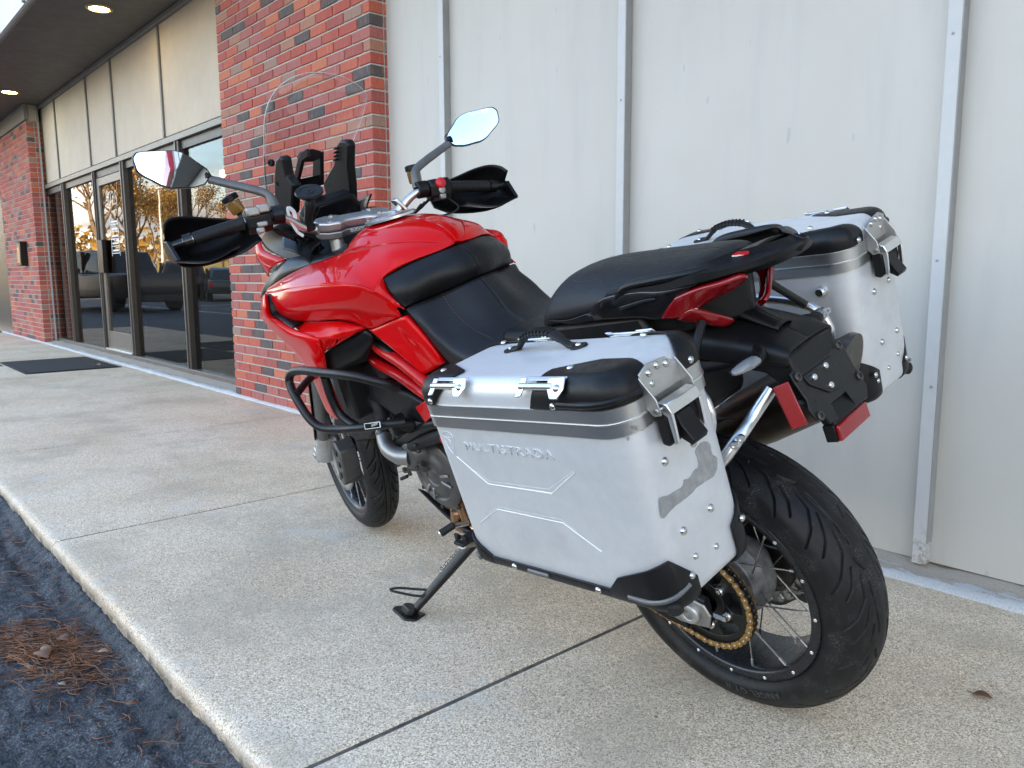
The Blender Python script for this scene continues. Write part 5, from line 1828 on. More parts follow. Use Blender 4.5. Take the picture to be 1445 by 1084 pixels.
# ramp panel between the gap and the black duct cover
panel('lower_wing', [[(1.2847, 0.2350, 0.9161), (1.1931, 0.2580, 0.9102), (1.1191, 0.2760, 0.9038), (1.0693, 0.2800, 0.8915)], [(1.1222, 0.2320, 0.9201), (1.0657, 0.2480, 0.9108), (1.0416, 0.2600, 0.9021), (1.0259, 0.2680, 0.8917)], [(0.9877, 0.2200, 0.9237), (0.9563, 0.2340, 0.9112), (0.9542, 0.2440, 0.8991), (0.9748, 0.2500, 0.8860)],
                     [(0.9239, 0.2060, 0.9125), (0.9193, 0.2200, 0.9000), (0.9440, 0.2320, 0.8871), (0.9815, 0.2420, 0.8724)], [(0.8974, 0.1980, 0.8990), (0.9268, 0.2080, 0.8892), (0.9595, 0.2220, 0.8764), (1.0151, 0.2460, 0.8573)]], 30, 12, 'red_paint')
panel('lower_wing', [[(1.0693, 0.2800, 0.8915), (1.0495, 0.2760, 0.8706), (1.0454, 0.2680, 0.8429)], [(1.0259, 0.2680, 0.8917), (1.0357, 0.2620, 0.8682), (1.0455, 0.2620, 0.8468)], [(0.9748, 0.2500, 0.8860), (1.0192, 0.2500, 0.8648), (1.0512, 0.2560, 0.8482)], [(1.0151, 0.2460, 0.8573), (1.0400, 0.2500, 0.8508), (1.0519, 0.2580, 0.8447)]], 16, 10, 'red_paint')
panel('lower_wing', [[(1.0395, 0.2760, 0.8795), (1.0454, 0.2660, 0.8421), (1.0849, 0.2550, 0.7919), (1.1208, 0.2460, 0.7408)], [(1.0442, 0.2580, 0.8536), (1.0697, 0.2560, 0.8257), (1.1029, 0.2460, 0.7756), (1.1230, 0.2360, 0.7253)]], 14, 12, 'red_paint')
# black duct cover
panel('duct_cover', [[(0.8960, 0.1980, 0.8951), (0.9349, 0.2050, 0.8836), (1.0070, 0.2260, 0.8626), (1.0668, 0.2480, 0.8397)], [(0.8842, 0.1900, 0.8749), (0.9337, 0.2050, 0.8533), (1.0159, 0.2260, 0.8287), (1.0934, 0.2460, 0.8133)], [(0.9370, 0.1800, 0.8332), (0.9732, 0.1980, 0.8168), (1.0398, 0.2160, 0.7973), (1.1202, 0.2380, 0.7773)], [(0.9946, 0.1720, 0.7921), (1.0521, 0.1820, 0.7783), (1.1001, 0.1960, 0.7665), (1.1515, 0.2200, 0.7513)]], 22, 16, 'black_plastic')
# dark inner skin behind the intake gap
def inw(a_, b_, d_):
    v = (Vector(a_)+Vector(b_))*.5
    return (v.x-.02, v.y-d_, v.z)
panel('intake_duct', [[lip_i[0], inw(lip_i[0], bottom[0], .03), bottom[0]], [lip_i[1], inw(lip_i[1], mid[0], .06), mid[0]], [lip_i[2], inw(lip_i[2], bottom[1], .07), bottom[1]], [lip_i[3], inw(lip_i[3], bottom[2], .06), bottom[2]], [lip_i[4], inw(lip_i[4], bottom[2], .04), bottom[2]]], 20, 10, 'black_plastic', solid=0.002)
# frame cover slat behind the duct cover
MB().tube(cr([(0.9445, 0.1600, 0.8498), (0.8339, 0.1700, 0.8109), (0.7290, 0.1650, 0.7393)], 12), .012, 12).build('frame_cover', 'black_plastic', fz)

# black side trim between red flank and cockpit
panel('side_trim', [
    [(1.4387, 0.2220, 0.9801), (1.4188, 0.2150, 1.0078), (1.3839, 0.2050, 1.0340), (1.3553, 0.1950, 1.0530)],
    [(1.3771, 0.2160, 1.0097), (1.3487, 0.2080, 1.0328), (1.3335, 0.1960, 1.0532), (1.3312, 0.1820, 1.0685)],
    [(1.2933, 0.2100, 1.0328), (1.2795, 0.2030, 1.0551), (1.2769, 0.1880, 1.0740), (1.2855, 0.1700, 1.0858)],
    [(1.2160, 0.1980, 1.0528), (1.2092, 0.1920, 1.0681), (1.2229, 0.1780, 1.0808), (1.2461, 0.1580, 1.0899)],
    [(1.1238, 0.1830, 1.0705), (1.1279, 0.1760, 1.0786), (1.1537, 0.1620, 1.0851), (1.1886, 0.1400, 1.0875)],
    [(1.0415, 0.1680, 1.0821), (1.0532, 0.1600, 1.0865), (1.0804, 0.1460, 1.0889), (1.1183, 0.1250, 1.0875)],
    [(0.9813, 0.1490, 1.0921), (0.9930, 0.1420, 1.0954), (1.0153, 0.1300, 1.0984), (1.0533, 0.1150, 1.0970)],
    [(0.9749, 0.1320, 1.0968), (0.9819, 0.1280, 1.1027), (1.0029, 0.1200, 1.1088), (1.0467, 0.1050, 1.1099)]], 40, 14, 'black_satin')
# nose: red cheek, grey lower lip, black inner cockpit wall
panel('nose_cheek', [
    [(1.4669, 0.1500, 1.1487), (1.4740, 0.1580, 1.1445), (1.4803, 0.1650, 1.1310)],
    [(1.4210, 0.1680, 1.1189), (1.4281, 0.1780, 1.1154), (1.4577, 0.1800, 1.1055)],
    [(1.3427, 0.1760, 1.1017), (1.3587, 0.1860, 1.0985), (1.3993, 0.1900, 1.0806)],
    [(1.2804, 0.1720, 1.0874), (1.2966, 0.1840, 1.0838), (1.3471, 0.1920, 1.0717)]], 20, 10, 'red_paint')
panel('nose_cheek', [[(1.4803, 0.1650, 1.1310), (1.4857, 0.1680, 1.1162), (1.4982, 0.1660, 1.0930)], [(1.4577, 0.1800, 1.1055), (1.4628, 0.1780, 1.0914), (1.4707, 0.1720, 1.0715)], [(1.3993, 0.1900, 1.0806), (1.4127, 0.1880, 1.0690), (1.4369, 0.1800, 1.0532)], [(1.3471, 0.1920, 1.0717), (1.3705, 0.1940, 1.0616), (1.4019, 0.1900, 1.0449)]], 16, 8, 'red_paint')
panel('nose_lip', [[(1.4982, 0.1660, 1.0930), (1.5076, 0.1600, 1.0775), (1.5177, 0.1500, 1.0583)], [(1.4707, 0.1720, 1.0715), (1.4783, 0.1660, 1.0582), (1.4905, 0.1580, 1.0443)], [(1.4369, 0.1800, 1.0532), (1.4431, 0.1760, 1.0428), (1.4489, 0.1700, 1.0318)]], 12, 8, 'fork_grey')
panel('cockpit_wall', [
    [(1.4749, 0.1480, 1.1507), (1.3824, 0.1500, 1.1782), (1.2652, 0.1500, 1.1934), (1.2277, 0.1400, 1.1969)],
    [(1.4040, 0.1660, 1.1200), (1.3493, 0.1550, 1.1435), (1.2936, 0.1450, 1.1556), (1.2595, 0.1300, 1.1604)],
    [(1.3335, 0.1730, 1.1028), (1.2949, 0.1600, 1.1130), (1.2574, 0.1450, 1.1224), (1.2547, 0.1200, 1.1299)],
    [(1.2748, 0.1700, 1.0877), (1.2446, 0.1580, 1.0920), (1.2147, 0.1400, 1.1007), (1.2209, 0.1100, 1.1089)],
    [(1.1893, 0.1400, 1.0864), (1.1811, 0.1360, 1.0903), (1.1836, 0.1200, 1.0981), (1.1869, 0.1000, 1.1091)]], 26, 16, 'black_satin')
# headlamp mass and beak (front, mostly hidden)
secs = []
for (x_, w_, zt, zb) in ((1.30, .15, 1.13, .93), (1.42, .14, 1.12, .92), (1.52, .105, 1.08, .90), (1.60, .055, 1.02, .90), (1.64, .02, .97, .91)):
    secs.append([(x_, -w_, (zt+zb)/2), (x_, -w_*.6, zt-.01), (x_, 0, zt), (x_, w_*.6, zt-.01), (x_, w_, (zt+zb)/2), (x_, w_*.7, zb+.01), (x_, 0, zb), (x_, -w_*.7, zb+.01)])
G = loft([s_+[s_[0]] for s_ in secs], 24, 36)
MB().grid(G).build('nose_shell', 'red_paint', fz, solid=0.003)
panel('beak', [[(1.50, .0, .93), (1.50, .05, .915), (1.50, .09, .90)], [(1.62, 0, .915), (1.62, .04, .905), (1.62, .06, .895)], [(1.72, 0, .89), (1.72, .02, .885), (1.72, .03, .88)]], 14, 8, 'red_paint')
# ---- cockpit: dash, screen brackets, wind screen
ck = empty('cockpit', parent=bike)
MB().prism([(1.26, -.10, 1.135), (1.255, -.11, 1.175), (1.235, -.085, 1.215), (1.235, .055, 1.215), (1.255, .085, 1.175), (1.26, .08, 1.135)], (.05, 0, .02)).build('dash_housing', 'black_plastic', ck, bevel=0.01, bseg=3)
MB().prism([(1.2535, -.085, 1.150), (1.2505, -.090, 1.175), (1.2345, -.070, 1.205), (1.2345, .042, 1.205), (1.2505, .065, 1.175), (1.2535, .062, 1.150)], (-.003, 0, -.001)).build('dash_screen', 'black_gloss', ck, bevel=0.001)
MB().grid(loft([[(1.34, .17, 1.10), (1.30, .10, 1.135), (1.29, 0, 1.145), (1.30, -.10, 1.135), (1.34, -.17, 1.10)], [(1.27, .16, 1.10), (1.24, .10, 1.118), (1.235, 0, 1.125), (1.24, -.10, 1.118), (1.27, -.16, 1.10)], [(1.20, .14, 1.07), (1.19, .08, 1.06), (1.19, 0, 1.05), (1.19, -.08, 1.06), (1.20, -.14, 1.07)]], 12, 20)).build('dash_cowl', 'black_satin', ck, solid=0.003, smooth=70)
# cowl wings to either side of the dash (right one shows behind the bar)
for s_ in (1, -1):
    MB().grid(loft([[(1.30, s_*.09, 1.165), (1.27, s_*.16, 1.155), (1.22, s_*.20, 1.125)], [(1.24, s_*.08, 1.15), (1.20, s_*.15, 1.14), (1.16, s_*.19, 1.105)], [(1.18, s_*.10, 1.11), (1.15, s_*.15, 1.10), (1.12, s_*.18, 1.07)]], 14, 12)).build('cockpit_wing', 'black_satin', ck, solid=0.003, smooth=70)
def bracket(name, poly, th, bev=0.006):
    return MB().prism(poly, th).build(name, 'black_plastic', ck, bevel=bev, bseg=3)
# screen supports: tall ribbed ears at both sides and the centre carrier
for (pts, th) in (([(1.3412, 0.1350, 1.2084), (1.2686, 0.1350, 1.3167), (1.2264, 0.1350, 1.3601), (1.1988, 0.1350, 1.3667), (1.1823, 0.1350, 1.3590), (1.1963, 0.1350, 1.3098), (1.1710, 0.1350, 1.2839), (1.2353, 0.1350, 1.2062)], (.0, -.030, 0)),
                  ([(1.3887, -0.0750, 1.2614), (1.2912, -0.0750, 1.3084), (1.2423, -0.0750, 1.3594), (1.2150, -0.0750, 1.3693), (1.1847, -0.0750, 1.3644), (1.1754, -0.0750, 1.3491), (1.2104, -0.0750, 1.2935), (1.2303, -0.0750, 1.2386), (1.2601, -0.0750, 1.1806), (1.4015, -0.0750, 1.1904)], (0, -.028, 0))):
    bracket('screen_support', pts, th)
for (c0, w_) in (((1.2646, 0.1200, 1.2885), 1), ((1.2576, -0.0850, 1.2920), 1)):
    pass
MB().tube(cr([(1.3059, 0.1180, 1.2124), (1.2799, 0.1180, 1.2606), (1.2587, 0.1200, 1.2839), (1.2631, 0.1250, 1.3017)], 16), .014, 14).build('support_sleeve', 'black_satin', ck)
MB().tube(cr([(1.2976, -0.1000, 1.1945), (1.2706, -0.1000, 1.2621), (1.2667, -0.1000, 1.2831), (1.2850, -0.0950, 1.3033)], 16), .016, 14).build('support_sleeve', 'black_satin', ck)
mb = MB()
for k in range(4):
    mb.box((-.006, -.024, -.003), (.006, .024, .003), Matrix.Translation(Vector((1.2352, -0.0850, 1.3502)).lerp(Vector((1.2581, -0.0850, 1.3195)), k/3)))
mb.build('support_rib', 'black_plastic', ck, bevel=0.002)
# centre carrier: upright frame with an opening
cA = [(1.3394, 0.0550, 1.2794), (1.2462, 0.0550, 1.3528), (1.2194, 0.0550, 1.3657), (1.1875, 0.0550, 1.3678), (1.1852, 0.0550, 1.3459), (1.2292, 0.0550, 1.3388), (1.3087, 0.0550, 1.2767)]
bracket('screen_carrier', cA, (0, -.012, 0), .003)
bracket('screen_carrier', [(1.2066, 0.0000, 1.3525), (1.2646, 0.0000, 1.2596), (1.3197, 0.0000, 1.2645), (1.2962, -0.0000, 1.2963), (1.2655, 0.0000, 1.3389)], (0, -.012, 0), .003)
bracket('screen_carrier', [(1.2452, 0.0520, 1.3560), (1.2245, 0.0520, 1.3666), (1.2112, 0.0200, 1.3653), (1.2070, -0.0020, 1.3541), (1.2167, -0.0020, 1.3391), (1.2230, 0.0200, 1.3344), (1.2419, 0.0520, 1.3415)], (.012, 0, -.004), .004)
bracket('screen_carrier', [(1.3361, 0.0500, 1.2779), (1.3161, 0.0500, 1.2930), (1.2482, 0.0000, 1.2916), (1.2671, 0.0000, 1.2556), (1.3192, 0.0300, 1.2503)], (.012, 0, -.004), .004)
# screen
so = [(1.3104, 0.1500, 1.2211), (1.2146, 0.1920, 1.3014), (1.1564, 0.2000, 1.3684), (1.1039, 0.2030, 1.4270), (1.0671, 0.2000, 1.4711), (1.0403, 0.1870, 1.5028), (1.0187, 0.1630, 1.5261), (1.0077, 0.1250, 1.5403), (1.0117, 0.0700, 1.5439), (1.0236, 0.0150, 1.5361), (1.0480, -0.0450, 1.5216), (1.0746, -0.0950, 1.5000), (1.1079, -0.1350, 1.4803), (1.1255, -0.1500, 1.4672), (1.2035, -0.1650, 1.4167), (1.2758, -0.1720, 1.3755), (1.3299, -0.1650, 1.3298), (1.3687, -0.1500, 1.2597)]
so = [Vector(p) for p in so]
nS = len(so)
mb = MB()
left, right = so[:9], so[9:][::-1]
colsS = []
for i in range(9):
    a_, b_ = left[i], right[i]
    md = (a_+b_)*.5
    bow = .045*min(1, (a_-b_).length/.3)
    md = md+Vector((bow, 0, bow*.25))
    colsS.append([a_, a_.lerp(md, .55)+Vector((bow*.35, 0, 0)), md, b_.lerp(md, .55)+Vector((bow*.35, 0, 0)), b_])
MB().grid(loft(colsS, 30, 20)).build('wind_screen', 'screen_clear', ck, solid=0.003, smooth=70)
simple('screen_edge', (0.62, 0.64, 0.64), 0.15, 0.0)
MB().tube(cr([tuple(p) for p in so], 110), .0008, 6).build('screen_edge', 'screen_edge', ck)
put('screen_screw', bolt_mesh('screen_screw', .010, .010, 'black_plastic'), ck, (1.2179, 0.1500, 1.3546), (-.4, 1, .2))

# ---- seats
se = empty('seat', parent=bike)
# rider seat: nose meets the tank pad, dips, rises to the pillion step
panel('rider_seat', [
    [(.621, 0, .978), (0.6334, 0.0470, 0.9736), (0.6722, 0.1070, 0.9621), (0.6902, 0.1570, 0.9588), (0.6972, 0.1840, 0.9544), (0.6919, 0.1840, 0.9464)],
    [(.580, 0, .932), (.587, .050, .926), (.614, .103, .914), (.630, .155, .908), (.636, .181, .909), (0.6466, 0.1760, 0.8747)],
    [(.545, 0, .888), (.548, .050, .884), (.560, .103, .876), (.572, .152, .868), (.574, .179, .860), (0.6031, 0.1720, 0.8214)],
    [(.490, 0, .868), (.490, .050, .865), (.493, .105, .857), (.500, .152, .848), (.503, .179, .836), (0.5657, 0.1700, 0.7965)],
    [(.420, 0, .861), (.420, .060, .857), (.420, .112, .848), (.420, .155, .836), (.420, .178, .812), (.420, .168, .775)],
    [(.330, 0, .860), (.330, .070, .856), (.330, .120, .846), (.330, .155, .832), (.330, .172, .805), (.330, .160, .765)],
    [(.250, 0, .862), (.250, .070, .858), (.250, .120, .846), (.250, .150, .832), (.250, .160, .805), (.250, .150, .765)]], 46, 26, 'seat_vinyl', se, rx=3)
sl = cr([(0.6592, 0.0980, 0.9648), (.618, .103, .9185), (.564, .103, .8800), (.497, .105, .8600)], 48)
for k in range(24):
    a_, b_ = sl[k*2], sl[k*2+1]
    up1 = Vector((.0, .0012, .0016))
    MB().tube([a_+up1, a_.lerp(b_, .75)+up1], .0006, 5).build('stitch', 'stitch_red', se)
# pillion seat
pcols = []
for (x_, zt, w_, zb) in ((.292, .925, .112, .896), (.288, .955, .124, .900), (.277, .984, .130, .908), (.250, 1.002, .134, .918), (.19, 1.014, .137, .930), (.11, 1.020, .139, .950), (.03, 1.025, .137, .970), (-.04, 1.029, .127, .990), (-.082, 1.029, .104, 1.000), (-.100, 1.018, .066, 1.004)):
    h_ = zt-zb
    pcols.append([(x_, 0, zt), (x_, w_*.35, zt-h_*.04), (x_, w_*.62, zt-h_*.17), (x_, w_*.85, zt-h_*.40), (x_, w_*.97, zt-h_*.64), (x_, w_, zt-h_*.82), (x_, w_*.95, zb), (x_, w_*.7, zb-.010)])
panel('pillion_seat', pcols, 50, 28, 'seat_vinyl', se)
G = cr(pcols[0], 12)
for s_ in (1, -1):
    MB().grid([[Vector((p.x, p.y*s_, p.z)) for p in G], [Vector((.290, p.y*s_*.85, .885)) for p in G]]).build('pillion_seat', 'seat_vinyl', se)
psl = cr([(.236, .052, 1.0015), (.215, .085, .995), (.17, .096, .9965), (.11, .085, 1.006), (.05, .060, 1.0165)], 44)
for k in range(22):
    a_, b_ = psl[k*2], psl[k*2+1]
    MB().tube([a_+Vector((0, 0, .0012)), a_.lerp(b_, .75)+Vector((0, 0, .0012))], .0006, 5).build('stitch', 'stitch_red', se)

# ---- tail: grab rail plate, side panels, lamps
tl_ = empty('tail', parent=bike)
rail_out = [(0.0754, 0.1500, 0.9889), (-0.0086, 0.1530, 1.0044), (-0.0631, 0.1530, 1.0126), (-0.1234, 0.1480, 1.0271), (-0.1509, 0.1300, 1.0261), (-0.1722, 0.1050, 1.0264), (-0.1995, 0.0660, 1.0283), (-0.2230, 0.0440, 1.0331), (-0.2388, 0.0220, 1.0379), (-0.2466, 0.0060, 1.0413), (-0.2453, -0.0040, 1.0444)]
rail_in = [(0.0749, 0.1400, 0.9938), (0.0027, 0.1370, 1.0109), (-0.0504, 0.1340, 1.0203), (-0.1061, 0.1220, 1.0324), (-0.1329, 0.1040, 1.0387), (-0.1548, 0.0800, 1.0431), (-0.1776, 0.0520, 1.0438), (-0.1959, 0.0340, 1.0452), (-0.2126, 0.0180, 1.0472), (-0.2227, 0.0040, 1.0487), (-0.2272, -0.0020, 1.0504)]
rail_lo = [(0.0771, 0.1500, 0.9820), (-0.0069, 0.1530, 0.9966), (-0.0613, 0.1540, 1.0003), (-0.1212, 0.1490, 1.0116), (-0.1495, 0.1310, 1.0144), (-0.1712, 0.1060, 1.0160), (-0.1984, 0.0670, 1.0167), (-0.2222, 0.0450, 1.0227), (-0.2403, 0.0220, 1.0296), (-0.2485, 0.0060, 1.0365), (-0.2473, -0.0040, 1.0407)]
rail_ul = [(p[0]+.004, p[1]-.022, p[2]-.012) for p in rail_lo]
panel('grab_rail', [[rail_in[i], rail_out[i], rail_lo[i], rail_ul[i]] for i in range(11)], 44, 12, 'black_plastic', tl_, smooth=28, facet=True)
# centre deck of the tail in front of the finger slot
deck = []
for (x_, z_, w_) in ((-.100, 1.010, .100), (-.130, 1.022, .098), (-.155, 1.030, .080), (-.180, 1.037, .058)):
    deck.append([(x_, w_, z_), (x_, w_*.5, z_+.005), (x_, 0, z_+.007), (x_, -w_*.5, z_+.005), (x_, -w_, z_)])
MB().grid(loft(deck, 16, 20)).build('tail_deck', 'black_plastic', tl_, solid=0.008, off=-1)
# raised side handles, thick where the hand goes
for s_ in (1, -1):
    MB().tube(cr([(.050, s_*.148, .985), (.020, s_*.150, 1.006), (-.04, s_*.150, 1.018), (-.10, s_*.142, 1.026), (-.135, s_*.118, 1.028)], 26), [.006]*2+[.0095]*22+[.007]*2, 12, flat=.8).build('grab_handle', 'black_plastic', tl_)
MB().prism([(-0.1612, 0.0850, 1.0372), (-0.1694, 0.0800, 1.0416), (-0.1814, 0.0660, 1.0383), (-0.1789, 0.0690, 1.0356), (-0.1669, 0.0800, 1.0344)], (0, 0, .0035)).build('emblem', 'red_switch', tl_)
MB().prism([(-0.1613, 0.0855, 1.0362), (-0.1677, 0.0810, 1.0353), (-0.1787, 0.0690, 1.0344), (-0.1722, 0.0760, 1.0331)], (0, 0, .004)).build('emblem', 'white_print', tl_)
# side panel under the rail
panel('side_panel', [[(0.1401, 0.1350, 0.9482), (0.1300, 0.1380, 0.9410), (0.1312, 0.1350, 0.9326)], [(0.0803, 0.1460, 0.9833), (0.0831, 0.1440, 0.9618), (0.0888, 0.1400, 0.9391)], [(-0.0039, 0.1490, 0.9978), (0.0006, 0.1460, 0.9743), (0.0087, 0.1400, 0.9451)], [(-0.0583, 0.1500, 1.0001), (-0.0465, 0.1460, 0.9729), (-0.0327, 0.1400, 0.9441)], [(-0.1261, 0.1380, 1.0117), (-0.0933, 0.1380, 0.9891), (-0.0556, 0.1360, 0.9567)]], 26, 12, 'black_gloss', tl_)
panel('side_strut', [[(0.0435, 0.1560, 0.9685), (0.0408, 0.1570, 0.9622)], [(-0.0160, 0.1580, 0.9841), (-0.0145, 0.1580, 0.9775)], [(-0.0436, 0.1580, 0.9886), (-0.0477, 0.1580, 0.9861)]], 12, 4, 'black_satin', tl_)
panel('seat_cowl', [[(0.2682, 0.1350, 0.9252), (0.1999, 0.1400, 0.9315), (0.1353, 0.1420, 0.9494)], [(0.1925, 0.1400, 0.9229), (0.1500, 0.1420, 0.9300), (0.1105, 0.1420, 0.9389)]], 10, 10, 'black_satin', tl_)
# tail lamps: upper arm and lower arm of each V
panel('tail_lamp', [[(-0.0402, 0.1400, 0.9497), (-0.0641, 0.1450, 0.9730), (-0.0831, 0.1480, 0.9897)], [(-0.0740, 0.1280, 0.9493), (-0.0916, 0.1340, 0.9725), (-0.1233, 0.1400, 1.0038)], [(-0.0981, 0.1100, 0.9644), (-0.1266, 0.1150, 0.9844), (-0.1576, 0.1180, 1.0090)], [(-0.1114, 0.0900, 0.9694), (-0.1399, 0.0880, 0.9868), (-0.1764, 0.0880, 1.0114)], [(-0.1534, 0.0700, 0.9885), (-0.1641, 0.0720, 0.9966), (-0.1788, 0.0760, 1.0064)]], 28, 12, 'tail_red', tl_, solid=0.008)
panel('tail_lamp', [[(-0.0628, 0.1280, 0.9463), (-0.0802, 0.1320, 0.9587), (-0.0978, 0.1280, 0.9655)], [(-0.0855, 0.1000, 0.9332), (-0.0974, 0.1040, 0.9429), (-0.1035, 0.1060, 0.9529)], [(-0.1019, 0.0640, 0.9130), (-0.1130, 0.0680, 0.9202), (-0.1200, 0.0600, 0.9242)], [(-0.1068, 0.0520, 0.9102), (-0.1148, 0.0520, 0.9145), (-0.1186, 0.0500, 0.9193)]], 20, 8, 'tail_red', tl_, solid=0.010)
MB().tube(cr([(-0.0996, 0.1310, 0.9641), (-0.1113, 0.1140, 0.9661)], 4), .0011, 6).build('lamp_edge', 'white_print', tl_)
MB().tube(cr([(-0.0996, 0.1310, 0.9641), (-0.1062, 0.0920, 0.9403), (-0.1179, 0.0620, 0.9209)], 8), .0011, 6).build('lamp_edge', 'white_print', tl_)
MB().box((-.02, -.115, .70), (.46, .115, .885)).build('under_seat_tray', 'black_plastic', tl_, bevel=0.02)
MB().prism([(.30, -.13, .80), (.30, -.13, .905), (.02, -.13, .945), (-.02, -.13, .86)], (0, .26, 0)).build('under_seat_tray', 'black_plastic', tl_, bevel=0.01)
# dark inner tail between the lamps, tapering to the rear
MB().prism([(.10, .105, .895), (-.05, .105, .905), (-.10, .062, .905), (-.135, .0, .905), (-.10, -.062, .905), (-.05, -.105, .905), (.10, -.105, .895)], (0, 0, .085)).build('tail_core', 'black_plastic', tl_, bevel=0.010)
MB().prism([(-.02, .10, .992), (-.11, .095, .998), (-.18, .045, 1.012), (-.205, .0, 1.018), (-.18, -.045, 1.012), (-.11, -.095, .998), (-.02, -.10, .992)], (0, 0, .010)).build('tail_core', 'black_plastic', tl_, bevel=0.003)
# plate hanger: sloping tray from under the tail
panel('plate_hanger', [
    [(-.03, 0, .915), (-.03, .07, .910), (-.03, .100, .895), (-.03, .104, .862)],
    [(-.10, 0, .908), (-.10, .055, .902), (-.105, .088, .886), (-.105, .094, .850)],
    [(-.155, 0, .896), (-.155, .05, .892), (-.165, .084, .878), (-.165, .088, .846)],
    [(-.205, 0, .880), (-.208, .045, .879), (-.214, .076, .872), (-.214, .080, .846)],
    [(-.230, 0, .868), (-.232, .045, .868), (-.234, .072, .864), (-.232, .076, .842)]], 30, 18, 'black_plastic', tl_, both=True, solid=0.006, rx=4)
panel('hanger_spine', [[(-.08, .028, .918), (-.08, .024, .935), (-.08, 0, .940)], [(-.13, .026, .905), (-.13, .020, .916), (-.13, 0, .920)], [(-.19, .024, .888), (-.19, .018, .893), (-.19, 0, .895)]], 14, 8, 'black_plastic', tl_, rx=2)
for s_ in (1, -1):
    MB().prism([(-.04, s_*.094, .895), (-.232, s_*.073, .862), (-.247, s_*.070, .822), (-.262, s_*.070, .775), (-.235, s_*.072, .79), (-.19, s_*.080, .830), (-.06, s_*.092, .845)], (0, -s_*.010, 0)).build('hanger_side', 'black_plastic', tl_, bevel=0.004)
MB().prism([(-.20, -.070, .870), (-.232, -.070, .862), (-.246, -.066, .820), (-.225, -.066, .80), (-.19, -.070, .83)], (0, .14, 0)).build('hanger_web', 'black_plastic', tl_, bevel=0.004)
# plate bracket, its foot raked to the rear
bm_ = Matrix.Translation((-.2555, 0, .793)) @ Matrix.Rotation(R(27), 4, 'Y')
bp_ = [(-.086, .036), (-.084, .046), (-.066, .050), (-.046, .044), (-.040, .036), (.040, .036), (.046, .044), (.066, .050), (.084, .046), (.086, .030), (.082, -.008), (.090, -.022), (.086, -.044), (.062, -.046), (.060, -.062), (.036, -.066), (.030, -.036), (-.022, -.036), (-.028, -.066), (-.066, -.070), (-.084, -.052), (-.082, -.008)]
MB().prism([bm_ @ Vector((0, y_, z_)) for y_, z_ in bp_], bm_.to_3x3() @ Vector((-.005, 0, 0))).build('plate_bracket', 'black_powder', tl_, bevel=0.0015)
MB().prism([bm_ @ Vector((-.0052, y_, z_)) for y_, z_ in ((-.034, .030), (.062, .030), (.058, .012), (.020, -.020), (-.010, -.024), (-.034, -.010))], bm_.to_3x3() @ Vector((-.003, 0, 0))).build('plate_bracket', 'black_powder', tl_, bevel=0.0012)
bb = bolt_mesh('plate_bolt', .0058, .005, 'alu_bright')
for (y_, z_) in ((.040, .018), (-.003, .022), (.012, -.010)):
    put('plate_bolt', bb, tl_, bm_ @ Vector((-.008, y_, z_)), bm_.to_3x3() @ Vector((-1, 0, 0)))
bb2 = bolt_mesh('plate_bolt', .0085, .004, 'dark_steel')
for (y_, z_) in ((.072, .034), (-.072, .036), (.074, -.040), (-.078, -.030)):
    put('plate_bolt', bb2, tl_, bm_ @ Vector((-.005, y_, z_)), bm_.to_3x3() @ Vector((-1, 0, 0)))
# lower holder with the rear reflector
rb = Matrix.Translation((-.292, 0, .718)) @ Matrix.Rotation(R(12), 4, 'Y')
MB().box((-.007, -.052, -.014), (0, .052, .014)).build('rear_reflector', 'reflector_red', tl_, bevel=0.002, mw=rb)
MB().box((.0005, -.054, -.015), (.022, .054, .016)).build('reflector_holder', 'black_plastic', tl_, bevel=0.002, mw=rb)
MB().prism([(-.268, .050, .760), (-.262, .050, .735), (-.285, .050, .708), (-.292, .050, .735)], (0, -.10, 0)).build('reflector_holder', 'black_plastic', tl_, bevel=0.004)
# side reflector, a red bar standing off the bracket
ra, rb_ = Vector((-0.2320, 0.1053, 0.8244)), Vector((-0.2620, 0.1112, 0.7536))
rq = (rb_-ra).normalized()
rn_ = Vector((-.55, .80, .1)).normalized()
rn_ = (rn_-rq*rn_.dot(rq)).normalized()
rs_ = rq.cross(rn_).normalized()
MB().prism([ra-rs_*.0135, rb_-rs_*.0135, rb_+rs_*.0135, ra+rs_*.0135], rn_*-.009).build('side_reflector', 'reflector_red', tl_, bevel=0.002)
MB().prism([ra-rs_*.012-rn_*.0092, rb_-rs_*.012-rn_*.0092, rb_+rs_*.012-rn_*.0092, ra+rs_*.012-rn_*.0092], rn_*-.010).build('side_reflector_base', 'black_plastic', tl_, bevel=0.002)
rm_ = ra.lerp(rb_, .5)-rn_*.018
MB().tube([rm_, (-.262, .06, .775)], .010, 10).build('side_reflector_base', 'black_plastic', tl_)
# indicators
for s_ in (1, -1):
    i0, i1 = Vector((-.195, s_*.094, .866)), Vector((-.182, s_*.162, .862))
    MB().tube(cr([i0+Vector((.03, -s_*.030, .0)), i0+Vector((.008, -s_*.012, .004)), i0, i0.lerp(i1, .15)], 12), [.022, .020, .016, .0135, .011, .0105, .010, .010, .010, .0105, .011, .0115], 14).build('indicator_stem', 'black_plastic', tl_)
    q = [i0.lerp(i1, t_) for t_ in (.10, .2, .45, .75, .95, 1.0)]
    MB().tube(q, [.009, .0135, .0145, .0120, .008, .004], 16, flat=.62, up=(0, 0, 1)).build('indicator_lens', 'clear_lens', tl_)
    MB().tube([p+Vector((.006, 0, -.001)) for p in q], [.009, .0138, .0148, .0123, .0083, .005], 16, flat=.62, up=(0, 0, 1)).build('indicator_shell', 'black_satin', tl_)
